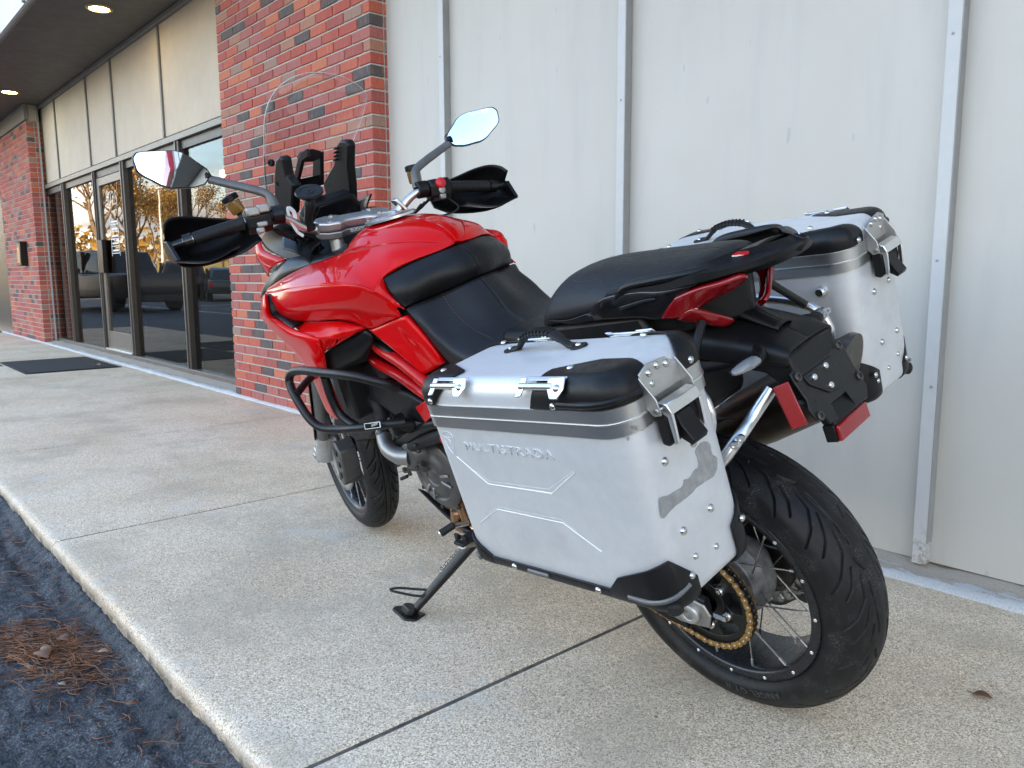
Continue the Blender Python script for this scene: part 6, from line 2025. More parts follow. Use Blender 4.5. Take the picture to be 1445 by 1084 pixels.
# under-tail: dark inner mudguard filling the space above the wheel
panel('inner_mudguard', [[(.30, 0, .74), (.30, .08, .735), (.30, .105, .70)], [(.12, 0, .80), (.12, .08, .795), (.12, .105, .75)], [(-.06, 0, .86), (-.06, .08, .855), (-.06, .10, .82)], [(-.17, 0, .88), (-.17, .07, .875), (-.17, .09, .85)]], 20, 12, 'black_plastic', tl_)

# ---- pannier racks
rk = empty('pannier_rack', parent=bike)
for s_ in (1, -1):
    f = (lambda L: L) if s_ > 0 else mir
    MB().tube(cr(f([(-.195, .075, .800), (-.175, .110, .760), (-0.1690, 0.1550, 0.7364), (-0.1456, 0.1850, 0.6988), (-.02, .205, .60)]), 22), .0110, 14).build('rack_tube', 'alu_bright', rk)
    MB().tube(cr(f([(-.02, .215, .60), (.12, .22, .60), (.24, .21, .66), (.26, .20, .78), (.20, .20, .845), (.0, .20, .865), (-.13, .20, .85), (-.16, .205, .80), (-.12, .212, .70), (-.05, .216, .62)]), 60), .0090, 12).build('rack_tube', 'alu_bright', rk)
    MB().tube(f([(.20, .20, .845), (.20, .12, .86)]), .008, 10).build('rack_stay', 'black_powder', rk)
    MB().tube(f([(-.12, .205, .85), (-.10, .11, .93)]), .008, 10).build('rack_stay', 'black_powder', rk)
    rbm = bolt_mesh('rack_bolt', .0075, .008, 'alu_bright')
    q1, q2 = f([(-0.1733, 0.1720, 0.7352)])[0], f([(-0.1845, 0.1660, 0.7470)])[0]
    put('rack_bolt', rbm, rk, q1, (-.4, s_*.9, .1))
    put('rack_bolt', rbm, rk, q2, (-.4, s_*.9, .1))

# ---- panniers
PB = Matrix.Translation((.0165, .33, .5935)) @ Matrix.Rotation(R(6.2), 4, 'Y')
def rrect(x0, x1, y0, y1, rc, n=8):
    pts = []
    for (cx_, cy_, a0) in ((x1-rc, y1-rc, 0), (x0+rc, y1-rc, 90), (x0+rc, y0+rc, 180), (x1-rc, y0+rc, 270)):
        for i in range(n+1):
            a = R(a0+90*i/n)
            pts.append((cx_+rc*math.cos(a), cy_+rc*math.sin(a)))
    return pts
def rings(mb, lv, top=True, bot=True):
    n = len(lv[0][0])
    o = len(mb.v)
    for pts, z in lv:
        mb.v += [(x, y, z) for x, y in pts]
    for k in range(len(lv)-1):
        for i in range(n):
            j = (i+1) % n
            mb.f.append((o+k*n+i, o+k*n+j, o+(k+1)*n+j, o+(k+1)*n+i))
    if bot:
        mb.f.append(tuple(o+i for i in range(n))[::-1])
    if top:
        mb.f.append(tuple(o+(len(lv)-1)*n+i for i in range(n)))
    return mb
X0, X1, Y0, Y1 = -.253, .253, -.088, .130
ZB, ZL, ZT = .268, .311, .356
RC = .044
ZBOT = -.024
def lid_levels(g=0.0, z0=None):
    lv = []
    z0 = ZL if z0 is None else z0
    rt = .030
    lv.append((rrect(X0-g, X1+g, Y0-g, Y1+g, RC+g), z0))
    for i in range(0, 8):
        a = R(90*i/7)
        ins = rt*(1-math.cos(a))
        lv.append((rrect(X0-g+ins, X1+g-ins, Y0-g+ins, Y1+g-ins, max(.006, RC+g-ins)), ZT-rt+rt*math.sin(a)+g))
    return lv
def body_levels(g=0.0, z1=None):
    lv = []
    rb_ = .022
    for i in range(6):
        a = R(90-90*i/5)
        ins = rb_*(1-math.cos(a))
        lv.append((rrect(X0-g+ins, X1+g-ins, Y0-g+ins, Y1+g-ins, max(.01, RC+g-ins)), ZBOT+rb_-rb_*math.sin(a)-g))
    lv.append((rrect(X0-g, X1+g, Y0-g, Y1+g, RC+g), ZB-.0005 if z1 is None else z1))
    return lv
def cut(levels, planes, name, mat_, parent, solid, s_, keep_top=True, bevel=0.0):
    mb = rings(MB(), levels, top=keep_top, bot=not keep_top)
    me = bpy.data.meshes.new(name)
    me.from_pydata(mb.v, [], mb.f)
    bm = bmesh.new()
    bm.from_mesh(me)
    for co, no in planes:
        g_ = list(bm.verts)+list(bm.edges)+list(bm.faces)
        bmesh.ops.bisect_plane(bm, geom=g_, plane_co=co, plane_no=no, clear_outer=True)
    for v in bm.verts:
        v.co.y *= s_
    bmesh.ops.recalc_face_normals(bm, faces=bm.faces)
    bm.to_mesh(me)
    bm.free()
    shade(me, 40)
    ob = link(name, me, parent, mat_)
    if solid:
        x = ob.modifiers.new('solid', 'SOLIDIFY')
        x.thickness = solid
        x.offset = 1
    if bevel:
        x = ob.modifiers.new('bevel', 'BEVEL')
        x.width = bevel
        x.segments = 2
        x.angle_limit = R(40)
    return ob
def pannier(s_, label):
    # s_ = 1 left, -1 right (mirror image)
    PBs = PB if s_ > 0 else Matrix.Translation((.0650, -.375, .6060)) @ Matrix.Rotation(R(4.2), 4, 'Y')
    p = empty('pannier', BIKE @ PBs)
    tag(p, label, 'pannier', 'aluminium side panniers')
    S = lambda q: (q[0], q[1]*s_, q[2])
    SL = lambda L: [S(q) for q in L]
    b = rings(MB(), body_levels())
    b.v = SL(b.v)
    body = b.build('box_body', 'pannier_alu', p, smooth=40)
    l = rings(MB(), lid_levels())
    l.v = SL(l.v)
    lid = l.build('lid', 'pannier_lid', p, smooth=40)
    # band in two strips with a fine gap
    zm = .2885
    for (z0, z1, g) in ((ZB, zm-.0012, .0035), (zm-.0012, zm+.0012, .0055), (zm+.0012, ZL, .0035)):
        lv = [(rrect(X0-g, X1+g, Y0-g, Y1+g, RC+g), z0), (rrect(X0-g, X1+g, Y0-g, Y1+g, RC+g), z1)]
        m_ = rings(MB(), lv)
        m_.v = SL(m_.v)
        m_.build('band' if g < .005 else 'band_bead', 'band_alu' if g < .005 else 'alu_bright', p, smooth=40)
    riv = bolt_mesh('rivet', .0052, .0035, 'alu_bright')
    rivl = MB().lathe([(0, .0062), (.0015, .006), (.0035, .0042), (.0044, .002), (.0046, 0)], axis=(0, 0, 1), seg=16)
    rme = bpy.data.meshes.new('rivet')
    rme.from_pydata(rivl.v, [], rivl.f)
    rme.materials.append(M['steel'])
    shade(rme, 60)
    # black corner caps of the lid: (corner x, corner y, reach x, reach y, slant)
    caps = (
        [((-.085, 0, .336), (1, 0, .55)), ((0, .050, 0), (0, -1, 0)), ((-.055, .109, .358), (.45, -.89, 0))],
        [((.172, 0, .33), (-1, 0, -1.2)), ((.118, .093, .358), (-.40, -.915, 0)), ((0, .03, 0), (0, -1, 0))],
        [((-.208, -.057, .358), (.69, .72, 0)), ((0, -.012, 0), (0, 1, 0))],
        [((-.035, 0, 0), (1, 0, 0)), ((-.208, -.057, .358), (.24, .97, 0)), ((0, -.045, 0), (0, 1, 0))],
        [((.10, 0, 0), (-1, 0, 0)), ((.20, -.06, .358), (-.30, .95, 0)), ((0, -.03, 0), (0, 1, 0))])
    for k_, planes in enumerate(caps):
        cut(lid_levels(.0015+.0003*(k_ == 3), ZL+.001), planes, 'corner_cap', 'black_plastic', p, .0035, s_, bevel=0.0015)
    # raised rub strips on the outer caps
    mb = MB().tube(cr(SL([(X0+.110, Y1+.006, .322), (X0+.045, Y1+.0065, .322), (X0+.012, Y1-.010, .322), (X0-.0045, Y1-.05, .322)]), 16), .006, 10)
    mb.build('rub_strip', 'black_plastic', p)
    for q in ((X0+.125, Y1+.0045, .318), (X0-.0045, Y1-.075, .322), (X0-.0045, Y0+.048, .321), (X1-.05, Y1+.0045, .320)):
        n_ = (0, s_, 0) if q[1] > .1 else (-1, 0, 0)
        put('rivet', rme, p, S(q), n_)
    for q in ((X0+.118, Y1-.045, ZT+.004), (X1-.048, Y1-.045, ZT+.004), (X0+.085, Y0+.035, ZT+.004), (X1-.06, Y0+.03, ZT+.004)):
        put('rivet', rme, p, S(q), (0, 0, 1))
    # lashing eyes on the lid (outer pair and inner pair): folded plate, bar and a wide pinned tab
    for (xc, yc) in ((.136, Y1), (-.110, Y1), (.125, Y0), (-.110, Y0)):
        so_ = 1 if yc > 0 else -1
        mb = MB()
        nn_ = Vector((0, so_*.78, .62))
        tt_ = Vector((0, -so_*.62, .78))
        org = Vector((xc, yc-so_*.0050, ZT-.0115))
        def q_(x_, u_, n_):
            v = org+Vector((x_, 0, 0))+tt_*u_+nn_*n_
            return S((v.x, v.y, v.z))
        d_ = nn_*.0035
        d_ = Vector((d_.x, d_.y*s_, d_.z))
        mb.prism([q_(.050, -.020, .009), q_(.038, -.018, .009), q_(.034, -.002, .009), q_(.036, .014, .004), q_(.050, .014, .004)], d_)
        mb.prism([q_(-.016, .012, .0065), q_(-.052, .014, .0065), q_(-.054, -.006, .0075), q_(-.046, -.021, .009), q_(-.030, -.021, .009), q_(-.018, -.004, .008)], d_)
        mb.prism([q_(.040, .017, .000), q_(-.050, .017, .000), q_(-.050, .009, .0045), q_(.040, .009, .0045)], d_)
        mb.build('lashing_eye', 'alu_bright', p, bevel=0.0012)
        MB().tube([q_(.046, -.001, .0085), q_(-.028, -.001, .0085)], .0058, 12).build('eye_bar', 'alu_bright', p)
        nv = Vector((nn_.x, nn_.y*s_, nn_.z))
        put('eye_pin', rme, p, q_(-.040, -.004, .0110), nv)
    # carrying handle
    hp_ = cr(SL([(.122, -.022, ZT+.003), (.108, -.022, ZT+.004), (.096, -.022, ZT+.012), (.075, -.022, ZT+.026), (.040, -.022, ZT+.031), (.005, -.022, ZT+.026), (-.018, -.022, ZT+.012), (-.030, -.022, ZT+.004), (-.045, -.022, ZT+.003)]), 40)
    mb = MB().tube(hp_, [.010]*4+[.009]*4+[.0115]*24+[.009]*4+[.010]*4, 12, flat=.5, up=(0, 0, 1))
    mb.build('handle', 'black_rubber', p)
    mb = MB()
    for k in range(9):
        c = hp_[10+k*2]
        mb.box((-.0016, -.0125, -.004), (.0016, .0125, .0075), Matrix.Translation(c))
    mb.build('handle_rib', 'black_rubber', p, bevel=0.001)
    for x_ in (.128, -.050):
        MB().lathe([(0, .016), (.004, .015), (.005, .008), (.005, 0)], c=S((x_, -.022, ZT-.0005)), axis=(0, 0, 1), seg=20).build('handle_foot', 'black_rubber', p)
        put('rivet', rme, p, S((x_, -.022, ZT+.004)), (0, 0, 1))
    # bottom guard: black moulding along the lower outer edge, taller at the corners
    cut(body_levels(.0015, .03), [((0, Y1-.06, 0), (0, -1, 0)), ((0, 0, .0005), (0, 0, 1))], 'bottom_guard', 'black_plastic', p, .004, s_, keep_top=False, bevel=0.0015)
    cut(body_levels(.0017, .09), [((.178, 0, 0), (-1, 0, 0)), ((0, Y1-.075, 0), (0, -1, 0)), ((.178, 0, .0005), (-.52, 0, .85)), ((0, 0, .032), (0, 0, 1))], 'bottom_corner', 'black_plastic', p, .0042, s_, keep_top=False, bevel=0.0015)
    cut(body_levels(.0017, .09), [((-.128, 0, 0), (1, 0, 0)), ((0, Y1-.060, 0), (0, -1, 0)), ((-.128, 0, .0005), (.72, 0, .70)), ((-.160, Y1, .029), (.36, 0, .93)), ((X0, Y1-.020, .062), (0, -.72, .62))], 'bottom_corner', 'black_plastic', p, .0042, s_, keep_top=False, bevel=0.0015)
    cut(body_levels(.0016, .10), [((X0+.03, 0, 0), (1, 0, 0)), ((0, Y0+.054, 0), (0, 1, 0)), ((X0, Y0+.013, .071), (0, .60, .80))], 'bottom_corner', 'black_plastic', p, .004, s_, keep_top=False, bevel=0.0015)
    for (xa, xb) in ((.02, .075),):
        MB().tube(SL([(xa, Y1+.0042, -.008), (xb, Y1+.0042, -.008)]), .0048, 10).build('guard_slot', 'fork_grey', p)
    MB().tube(cr(SL([(X0+.085, Y1+.0045, -.004), (X0+.04, Y1+.0045, -.003), (X0+.008, Y1-.010, .002), (X0-.0042, Y1-.040, .012)]), 16), .0045, 10).build('guard_slot', 'fork_grey', p)
    MB().tube(SL([(X1-.012, Y1-.004, -.010), (X1-.032, Y1+.0042, -.011)]), .0048, 10).build('guard_slot', 'fork_grey', p)
    for x_ in (.115, -.10):
        put('rivet', rme, p, S((x_, Y1+.0055, -.008)), (0, s_, 0))
    put('rivet', rme, p, S((X0-.0055, Y1-.048, .022)), (-1, 0, 0))
    put('rivet', rme, p, S((X0-.0055, Y0+.026, .040)), (-1, 0, 0))
    MB().lathe([(0, .014), (.010, .013), (.013, .009), (.013, 0)], c=S((X0+.016, Y1-.016, -.016)), axis=(-.6, s_*.6, -.3), seg=20).build('rubber_stop', 'black_rubber', p)
    # pressed chevrons and lettering on the outer face (proud half a millimetre, bright lower edge)
    yo_ = Y1+.0001
    def crease_line(pts, w, hgt=.0010):
        q = [Vector((x_, yo_, z_)) for x_, z_ in pts]
        mb = MB()
        for a_, b_ in zip(q[:-1], q[1:]):
            t = (b_-a_).normalized()
            nrm = Vector((0, 1, 0)).cross(t)
            if nrm.z < 0:
                nrm = -nrm
            lo_, hi_ = -nrm*w*.5, nrm*w*.5
            mb.add(SL([a_+lo_, b_+lo_, b_+hi_, a_+hi_, a_+Vector((0, hgt, 0)), b_+Vector((0, hgt, 0))]), [(0, 1, 5, 4), (4, 5, 2, 3)])
        mb.build('pressed_line', 'pannier_alu', p, smooth=None)
    for k, (up_, lo2) in enumerate((([(.188, .207), (.116, .158), (-.055, .160), (-.126, .205)], None), ([(.187, .068), (.116, .107), (-.058, .106), (-.131, .066)], None))):
        crease_line(up_, .0036)
        if k == 0:
            crease_line([(.150, .184), (.112, .164), (-.050, .167), (-.126, .208)], .0022, .0004)
        else:
            crease_line([(.180, .074), (.114, .113), (-.056, .112), (-.085, .096)], .0022, .0004)
    tx = text_mesh('MULTISTRADA', .0225, .0013, spacing=1.16)
    mx_ = max(v.co.x for v in tx.vertices)
    for v in tx.vertices:
        v.co.x *= .119/mx_
    tx.materials.append(M['pannier_alu'])
    o = link('pressed_lettering', tx, p)
    if s_ > 0:
        o.matrix_local = Matrix.Translation((.031, Y1+.0006, .231)) @ Matrix(((-1, 0, 0), (0, 0, 1), (0, 1, 0))).to_4x4()
    else:
        o.matrix_local = Matrix.Translation((.031, -Y1-.0006, .231)) @ Matrix.Rotation(R(90), 4, 'X')
    shp = [(-.014, .018), (0, .022), (.014, .018), (.0145, .004), (.009, -.013), (0, -.022), (-.009, -.013), (-.0145, .004)]
    rg = cr([(.195+a_, Y1+.0002, .235+b_) for a_, b_ in shp], 30, True)
    MB().tube([S(q) for q in rg], .0009, 6, closed=True).build('pressed_shield', 'pannier_alu', p)
    MB().tube(cr(SL([(.195+.010, Y1+.0002, .245), (.195-.002, Y1+.0002, .240), (.195-.004, Y1+.0002, .222)]), 12), .0009, 6).build('pressed_shield', 'pannier_alu', p)
    MB().tube(SL([(.195-.011, Y1+.0002, .246), (.195+.011, Y1+.0002, .246)]), .0008, 6).build('pressed_shield', 'pannier_alu', p)
    # rear latch
    lx = X0-.0036
    LY = .033
    la = MB()
    la.prism(SL([(lx, LY+.022, .353), (lx, LY-.018, .348), (lx, LY-.040, .331), (lx, LY-.042, .302), (lx, LY+.042, .302), (lx, LY+.044, .344)]), (-.003, 0, 0))
    for y_ in (LY+.042, LY-.043):
        la.prism(SL([(lx, y_, .340), (lx, y_, .292), (lx-.010, y_, .280), (lx-.024, y_, .282), (lx-.022, y_, .306)]), (0, .003*s_, 0))
    la.build('latch_plate', 'mount_plate', p, bevel=0.001)
    for (dy_, z_) in ((.024, .339), (.004, .343), (-.016, .338)):
        put('rivet', rme, p, S((lx-.003, LY+dy_, z_)), (-1, 0, 0))
    MB().tube(SL([(lx-.017, LY+.047, .288), (lx-.017, LY-.047, .288)]), .0040, 12).build('latch_pin', 'steel', p)
    MB().prism(SL([(lx-.002, LY+.036, .284), (lx-.022, LY+.036, .288), (lx-.026, LY+.036, .262), (lx-.024, LY+.036, .236), (lx-.014, LY+.036, .228), (lx-.002, LY+.036, .232)]), (0, -.072*s_, 0)).build('latch_body', 'black_plastic', p, bevel=0.004)
    for y_ in (LY+.030, LY-.036):
        MB().prism(SL([(lx-.014, y_, .296), (lx-.030, y_, .294), (lx-.035, y_, .278), (lx-.033, y_, .236), (lx-.027, y_, .232), (lx-.026, y_, .276), (lx-.014, y_, .284)]), (0, .006*s_, 0)).build('latch_bail', 'alu_bright', p, bevel=0.0012)
    MB().prism(SL([(lx-.013, LY+.036, .298), (lx-.030, LY+.036, .296), (lx-.036, LY+.036, .280), (lx-.027, LY+.036, .279)]), (0, -.072*s_, 0)).build('latch_bail', 'alu_bright', p, bevel=0.0015)
    MB().prism(SL([(lx-.026, LY+.017, .274), (lx-.031, LY+.017, .256), (lx-.046, LY+.017, .232), (lx-.041, LY+.017, .224), (lx-.024, LY+.017, .234), (lx-.022, LY+.017, .272)]), (0, -.036*s_, 0)).build('latch_lever', 'black_plastic', p, bevel=0.003)
    # rivets on the rear face
    for (y_, z_) in ((.067, .204), (-.002, .201), (-.002, .090), (.069, .090)):
        put('rivet', rme, p, S((X0, y_, z_)), (-1, 0, 0), 1.15)
    for (y_, z_) in ((.058, .040), (.008, .028), (-.045, .020)):
        put('rivet', rme, p, S((X0, y_, z_)), (-1, 0, 0), .9)
    # mounting hardware on the inner face
    MB().lathe([(0, .085), (.004, .085), (.008, .078), (.008, .055), (.004, .05), (.004, 0)], c=S((.02, Y0, .17)), axis=(0, -s_, 0), seg=40).build('mount_disc', 'mount_plate', p)
    for (x_, z_) in ((-.19, .235), (.18, .235), (-.19, .06)):
        MB().lathe([(0, .013), (.008, .012), (.014, .008), (.014, 0)], c=S((x_, Y0, z_)), axis=(0, -s_, 0), seg=16).build('mount_puck', 'steel', p)
    return p
pl_ = pannier(1, 'dented silver aluminium pannier with old glue marks, nearest the camera')
pr_ = pannier(-1, 'silver aluminium pannier on the far side of the motorcycle next to the wall')
# torn sticker residue on the rear face of the near pannier
res = [(-0.2534, 0.1010, 0.1515), (-0.2534, 0.0957, 0.1603), (-0.2534, 0.0791, 0.1550), (-0.2534, 0.0672, 0.1545), (-0.2534, 0.0432, 0.1526), (-0.2534, 0.0385, 0.1597), (-0.2534, 0.0292, 0.1561), (-0.2534, 0.0169, 0.1594), (-0.2534, 0.0102, 0.1620), (-0.2534, 0.0009, 0.1621), (-0.2534, -0.0021, 0.1738), (-0.2534, -0.0016, 0.1860), (-0.2534, -0.0115, 0.1919), (-0.2534, -0.0281, 0.1912), (-0.2534, -0.0391, 0.1811), (-0.2534, -0.0380, 0.1647), (-0.2534, -0.0459, 0.1559), (-0.2534, -0.0412, 0.1398), (-0.2534, -0.0281, 0.1317), (-0.2534, -0.0113, 0.1329), (-0.2534, 0.0126, 0.1343), (-0.2534, 0.0318, 0.1324), (-0.2534, 0.0555, 0.1318), (-0.2534, 0.0746, 0.1326), (-0.2534, 0.0949, 0.1296), (-0.2534, 0.1034, 0.1296)]
rr_ = cr(res, 90, True)
mb = MB()
mb.add([(-.2534, p.y+.0012*nz3(p.y, p.z, 0, 160), p.z+.0012*nz3(p.z, p.y, 3, 160)) for p in rr_], [tuple(range(90))])
mb.build('sticker_residue', 'glue_residue', pl_, solid=0.0003, smooth=None)
for blob in ([(-0.2534, 0.1113, 0.2793), (-0.2534, 0.0999, 0.2762), (-0.2534, 0.0875, 0.2672), (-0.2534, 0.0945, 0.2660), (-0.2534, 0.1062, 0.2726)], [(-0.2534, 0.1272, 0.2714), (-0.2534, 0.1220, 0.2690), (-0.2534, 0.1252, 0.2650), (-0.2534, 0.1287, 0.2678)]):
    mb = MB()
    mb.add([(-.2534, p.y, p.z) for p in cr(blob, 24, True)], [tuple(range(24))])
    mb.build('sticker_residue', 'glue_residue', pl_, solid=0.0003, smooth=None)

# ================================================================== the parking lot across the shop, seen in the windows
simple('car_navy', (0.012, 0.014, 0.022), 0.3, coat=0.25)
simple('car_brown', (0.035, 0.025, 0.024), 0.3, coat=0.25)
simple('car_teal', (0.02, 0.045, 0.055), 0.3, coat=0.25)
simple('car_beige', (0.36, 0.32, 0.26), 0.3, coat=0.25)
simple('car_glass', (0.02, 0.022, 0.025), 0.06)
simple('car_tyre', (0.015, 0.015, 0.015), 0.7)
simple('car_rim', (0.5, 0.5, 0.5), 0.3, 0.9)
simple('lamp_red', (0.45, 0.01, 0.01), 0.2)
simple('lamp_white', (0.7, 0.7, 0.68), 0.15)
def car(name, label, cat, loc, rz, paint, body, cab, W_, wheels, r_, bed=None):
    """body: lower side profile, cab: greenhouse profile (x, z)"""
    c = empty(name, Matrix.Translation(loc) @ Matrix.Rotation(rz, 4, 'Z'))
    tag(c, label, cat, 'vehicles parked across the lot')
    h_ = W_/2
    def shell(prof, ws, nm, mt, bev):
        G = []
        for (y_, k) in ws:
            cx_ = sum(p[0] for p in prof)/len(prof)
            cz_ = min(p[1] for p in prof)
            G.append([(cx_+(p[0]-cx_)*(1-(1-k)*.25), y_, cz_+(p[1]-cz_)*k) for p in prof])
        mb = MB()
        n = len(prof)
        mb.grid([[g[i % n] for i in range(n+1)] for g in G])
        mb.add(G[0], [tuple(range(n))])
        mb.add(G[-1], [tuple(range(n))])
        return mb.build(nm, mt, c, bevel=bev, bseg=3, smooth=50)
    shell(body, [(-h_, .93), (-h_+.06, 1.0), (h_-.06, 1.0), (h_, .93)], 'body', paint, .04)
    ch_ = h_-.10
    zb = min(p[1] for p in cab)
    G = []
    for (y0, top) in ((-1, 0), (1, 0)):
        pass
    zt = max(p[1] for p in cab)
    mb = MB()
    L_ = []
    for s_ in (-1, 1):
        L_.append([(x_, s_*(ch_-.16*(z_-zb)/(zt-zb)), z_) for x_, z_ in cab])
    n = len(cab)
    mb.grid([[L_[0][i % n] for i in range(n+1)], [L_[1][i % n] for i in range(n+1)]])
    mb.add(L_[0], [tuple(range(n))])
    mb.add(L_[1], [tuple(range(n))])
    mb.build('cabin', paint, c, bevel=.03, bseg=3, smooth=50)
    # side and end windows, slightly proud
    cxm = sum(p[0] for p in cab)/n
    for s_ in (-1, 1):
        win = []
        for x_, z_ in cab:
            k = .84
            zz = zb+.06+(z_-zb)*.80
            win.append((cxm+(x_-cxm)*k, s_*(ch_-.16*(zz-zb)/(zt-zb)+.006), zz))
        half_ = [w for w in win]
        MB().prism(half_, (0, -s_*.004, 0)).build('side_window', 'car_glass', c)
        MB().box((cxm-.035, s_*ch_-.10 if s_ > 0 else s_*ch_-.015, zb+.02), (cxm+.035, s_*ch_+.015 if s_ > 0 else s_*ch_+.10, zt-.06)).build('door_pillar', paint, c)
    xs_ = sorted(cab)
    for (a_, b_, sx) in ((cab[0], cab[1], -1), (cab[-1], cab[-2], 1)):
        A_ = Vector((a_[0], 0, a_[1])).lerp(Vector((b_[0], 0, b_[1])), .12)
        B_ = Vector((a_[0], 0, a_[1])).lerp(Vector((b_[0], 0, b_[1])), .90)
        MB().prism([(A_.x+sx*.006, -ch_+.12, A_.z+.006), (A_.x+sx*.006, ch_-.12, A_.z+.006), (B_.x+sx*.006, ch_-.26, B_.z+.006), (B_.x+sx*.006, -ch_+.26, B_.z+.006)], (-sx*.004, 0, -.004)).build('end_window', 'car_glass', c)
    x0 = min(p[0] for p in body)
    x1 = max(p[0] for p in body)
    zl = .62*max(p[1] for p in body)+.05
    for s_ in (-1, 1):
        for xw in wheels:
            w = MB().lathe([(-.10, r_*.62), (-.10, r_*.96), (-.07, r_), (.07, r_), (.10, r_*.96), (.10, r_*.62)], c=(xw, s_*(h_-.09), r_), seg=28)
            w.build('tyre', 'car_tyre', c)
            MB().lathe([(s_*.085, r_*.64), (s_*.10, r_*.60), (s_*.095, r_*.2), (s_*.11, r_*.12), (s_*.11, 0)], c=(xw, s_*(h_-.09), r_), seg=20).build('wheel_rim', 'car_rim', c)
            MB().lathe([(s_*.0, r_*1.16), (s_*.012, r_*1.16), (s_*.012, 0)], c=(xw, s_*(h_-.012), r_*1.02), seg=28).build('wheel_arch', 'car_tyre', c)
        MB().box((x0-.01, s_*h_-.24 if s_ > 0 else s_*h_+.02, zl-.05), (x0+.10, s_*h_-.02 if s_ > 0 else s_*h_+.24, zl+.11)).build('head_lamp', 'lamp_white', c, bevel=.02)
        MB().box((x1-.10, s_*h_-.20 if s_ > 0 else s_*h_+.015, zl-.02), (x1+.012, s_*h_-.015 if s_ > 0 else s_*h_+.20, zl+.20)).build('tail_lamp', 'lamp_red', c, bevel=.02)
        MB().box((-.25, s_*h_-.02 if s_ > 0 else s_*h_-.16, zb+.02), (-.12, s_*h_+.16 if s_ > 0 else s_*h_+.02, zb+.16)).build('door_mirror', paint, c, bevel=.03)
    for (xb_, nm) in ((x0-.03, 'front_bumper'), (x1-.07, 'rear_bumper')):
        MB().box((xb_, -h_+.06, .30), (xb_+.10, h_-.06, .50)).build(nm, 'car_tyre', c, bevel=.03)
    if bed:
        MB().box((bed[0], -h_+.10, bed[2]), (bed[1], h_-.10, bed[2]+.012)).build('cargo_bed', 'car_tyre', c)
    return c
zg = ZA-.029
car('pickup_truck', 'dark navy crew cab pickup truck with red tail lamps mirrored in the shop door', 'pickup truck', (-27.0, -1.95, zg), R(-10), 'car_navy',
    [(-2.9, .40), (-2.92, .75), (-2.85, 1.02), (-1.55, 1.13), (2.85, 1.13), (2.90, .60), (2.85, .42), (-2.6, .36)], [(-1.75, 1.13), (-.95, 1.80), (.15, 1.84), (.75, 1.78), (.95, 1.13)], 2.0, (-1.85, 1.75), .39, (1.0, 2.8, 1.131))
sedan_b = [(-2.3, .35), (-2.35, .55), (-2.2, .72), (-1.1, .86), (1.6, .90), (2.25, .86), (2.32, .55), (2.25, .34), (-2.0, .28)]
sedan_c = [(-1.25, .86), (-.45, 1.36), (.55, 1.40), (1.05, 1.30), (1.85, .90)]
suv_b = [(-2.35, .42), (-2.38, .70), (-2.25, .92), (-1.15, 1.05), (2.25, 1.08), (2.36, .70), (2.30, .42), (-2.0, .36)]
suv_c = [(-1.35, 1.05), (-.55, 1.62), (1.75, 1.66), (2.05, 1.52), (2.28, 1.08)]
car('parked_car', 'dark brown sport utility vehicle with red tail lamps mirrored in the shop window', 'car', (-36.5, -7.2, zg), R(14), 'car_brown', suv_b, suv_c, 1.9, (-1.4, 1.45), .36)
car('parked_car', 'silver hatchback mirrored behind the brown sport utility vehicle in the window', 'car', (-39.6, -6.3, zg), R(14), 'car_beige', suv_b, suv_c, 1.8, (-1.4, 1.45), .34)
car('parked_car', 'dark teal saloon mirrored between the brown vehicle and the beige saloon', 'car', (-33.8, -8.2, zg), R(16), 'car_teal', sedan_b, sedan_c, 1.8, (-1.35, 1.4), .32)
car('parked_car', 'beige saloon mirrored beside the brick pier edge in the nearest window', 'car', (-31.2, -8.6, zg), R(192), 'car_beige', sedan_b, sedan_c, 1.8, (-1.35, 1.4), .32)
# parking bay lines
lines = MB()
for k in range(9):
    x_ = -40+3.0*k
    lines.box((x_, -9.5, ZA-.026), (x_+.10, -4.6, ZA-.0245))
for y_ in (-.55,):
    lines.box((-34, -3.3, ZA-.026), (-20, -3.2, ZA-.0245))
o = lines.build('bay_lines', 'white_print')
tag(o, kind='structure')
# dry grass bank
m = Mat('dry_grass')
n = m.noise(3.0, 6, .7)
m.col(m.ramp(n, [(.3, (.40, .30, .08)), (.7, (.58, .46, .15))]))
m.set(Roughness=.9)
m.bump(m.noise(40, 4, .7), .6, .05)
M['dry_grass'] = m.m
G = []
for i in range(60):
    x_ = -48-i*3.2
    row = []
    for j in range(60):
        y_ = 22-j*2.6
        d_ = max(0, min(1, (-48-x_)/70))
        row.append((x_, y_, ZA-.06+3.0*d_*d_*(3-2*d_)+.35*fbm(x_, y_, 0, .05, 3)*d_))
    G.append(row)
gb = MB().grid(G).build('grass_bank', 'dry_grass', smooth=180)
tag(gb, kind='structure')
def gz(x_, y_):
    d_ = max(0, min(1, (-48-x_)/70))
    return ZA-.06+3.0*d_*d_*(3-2*d_)
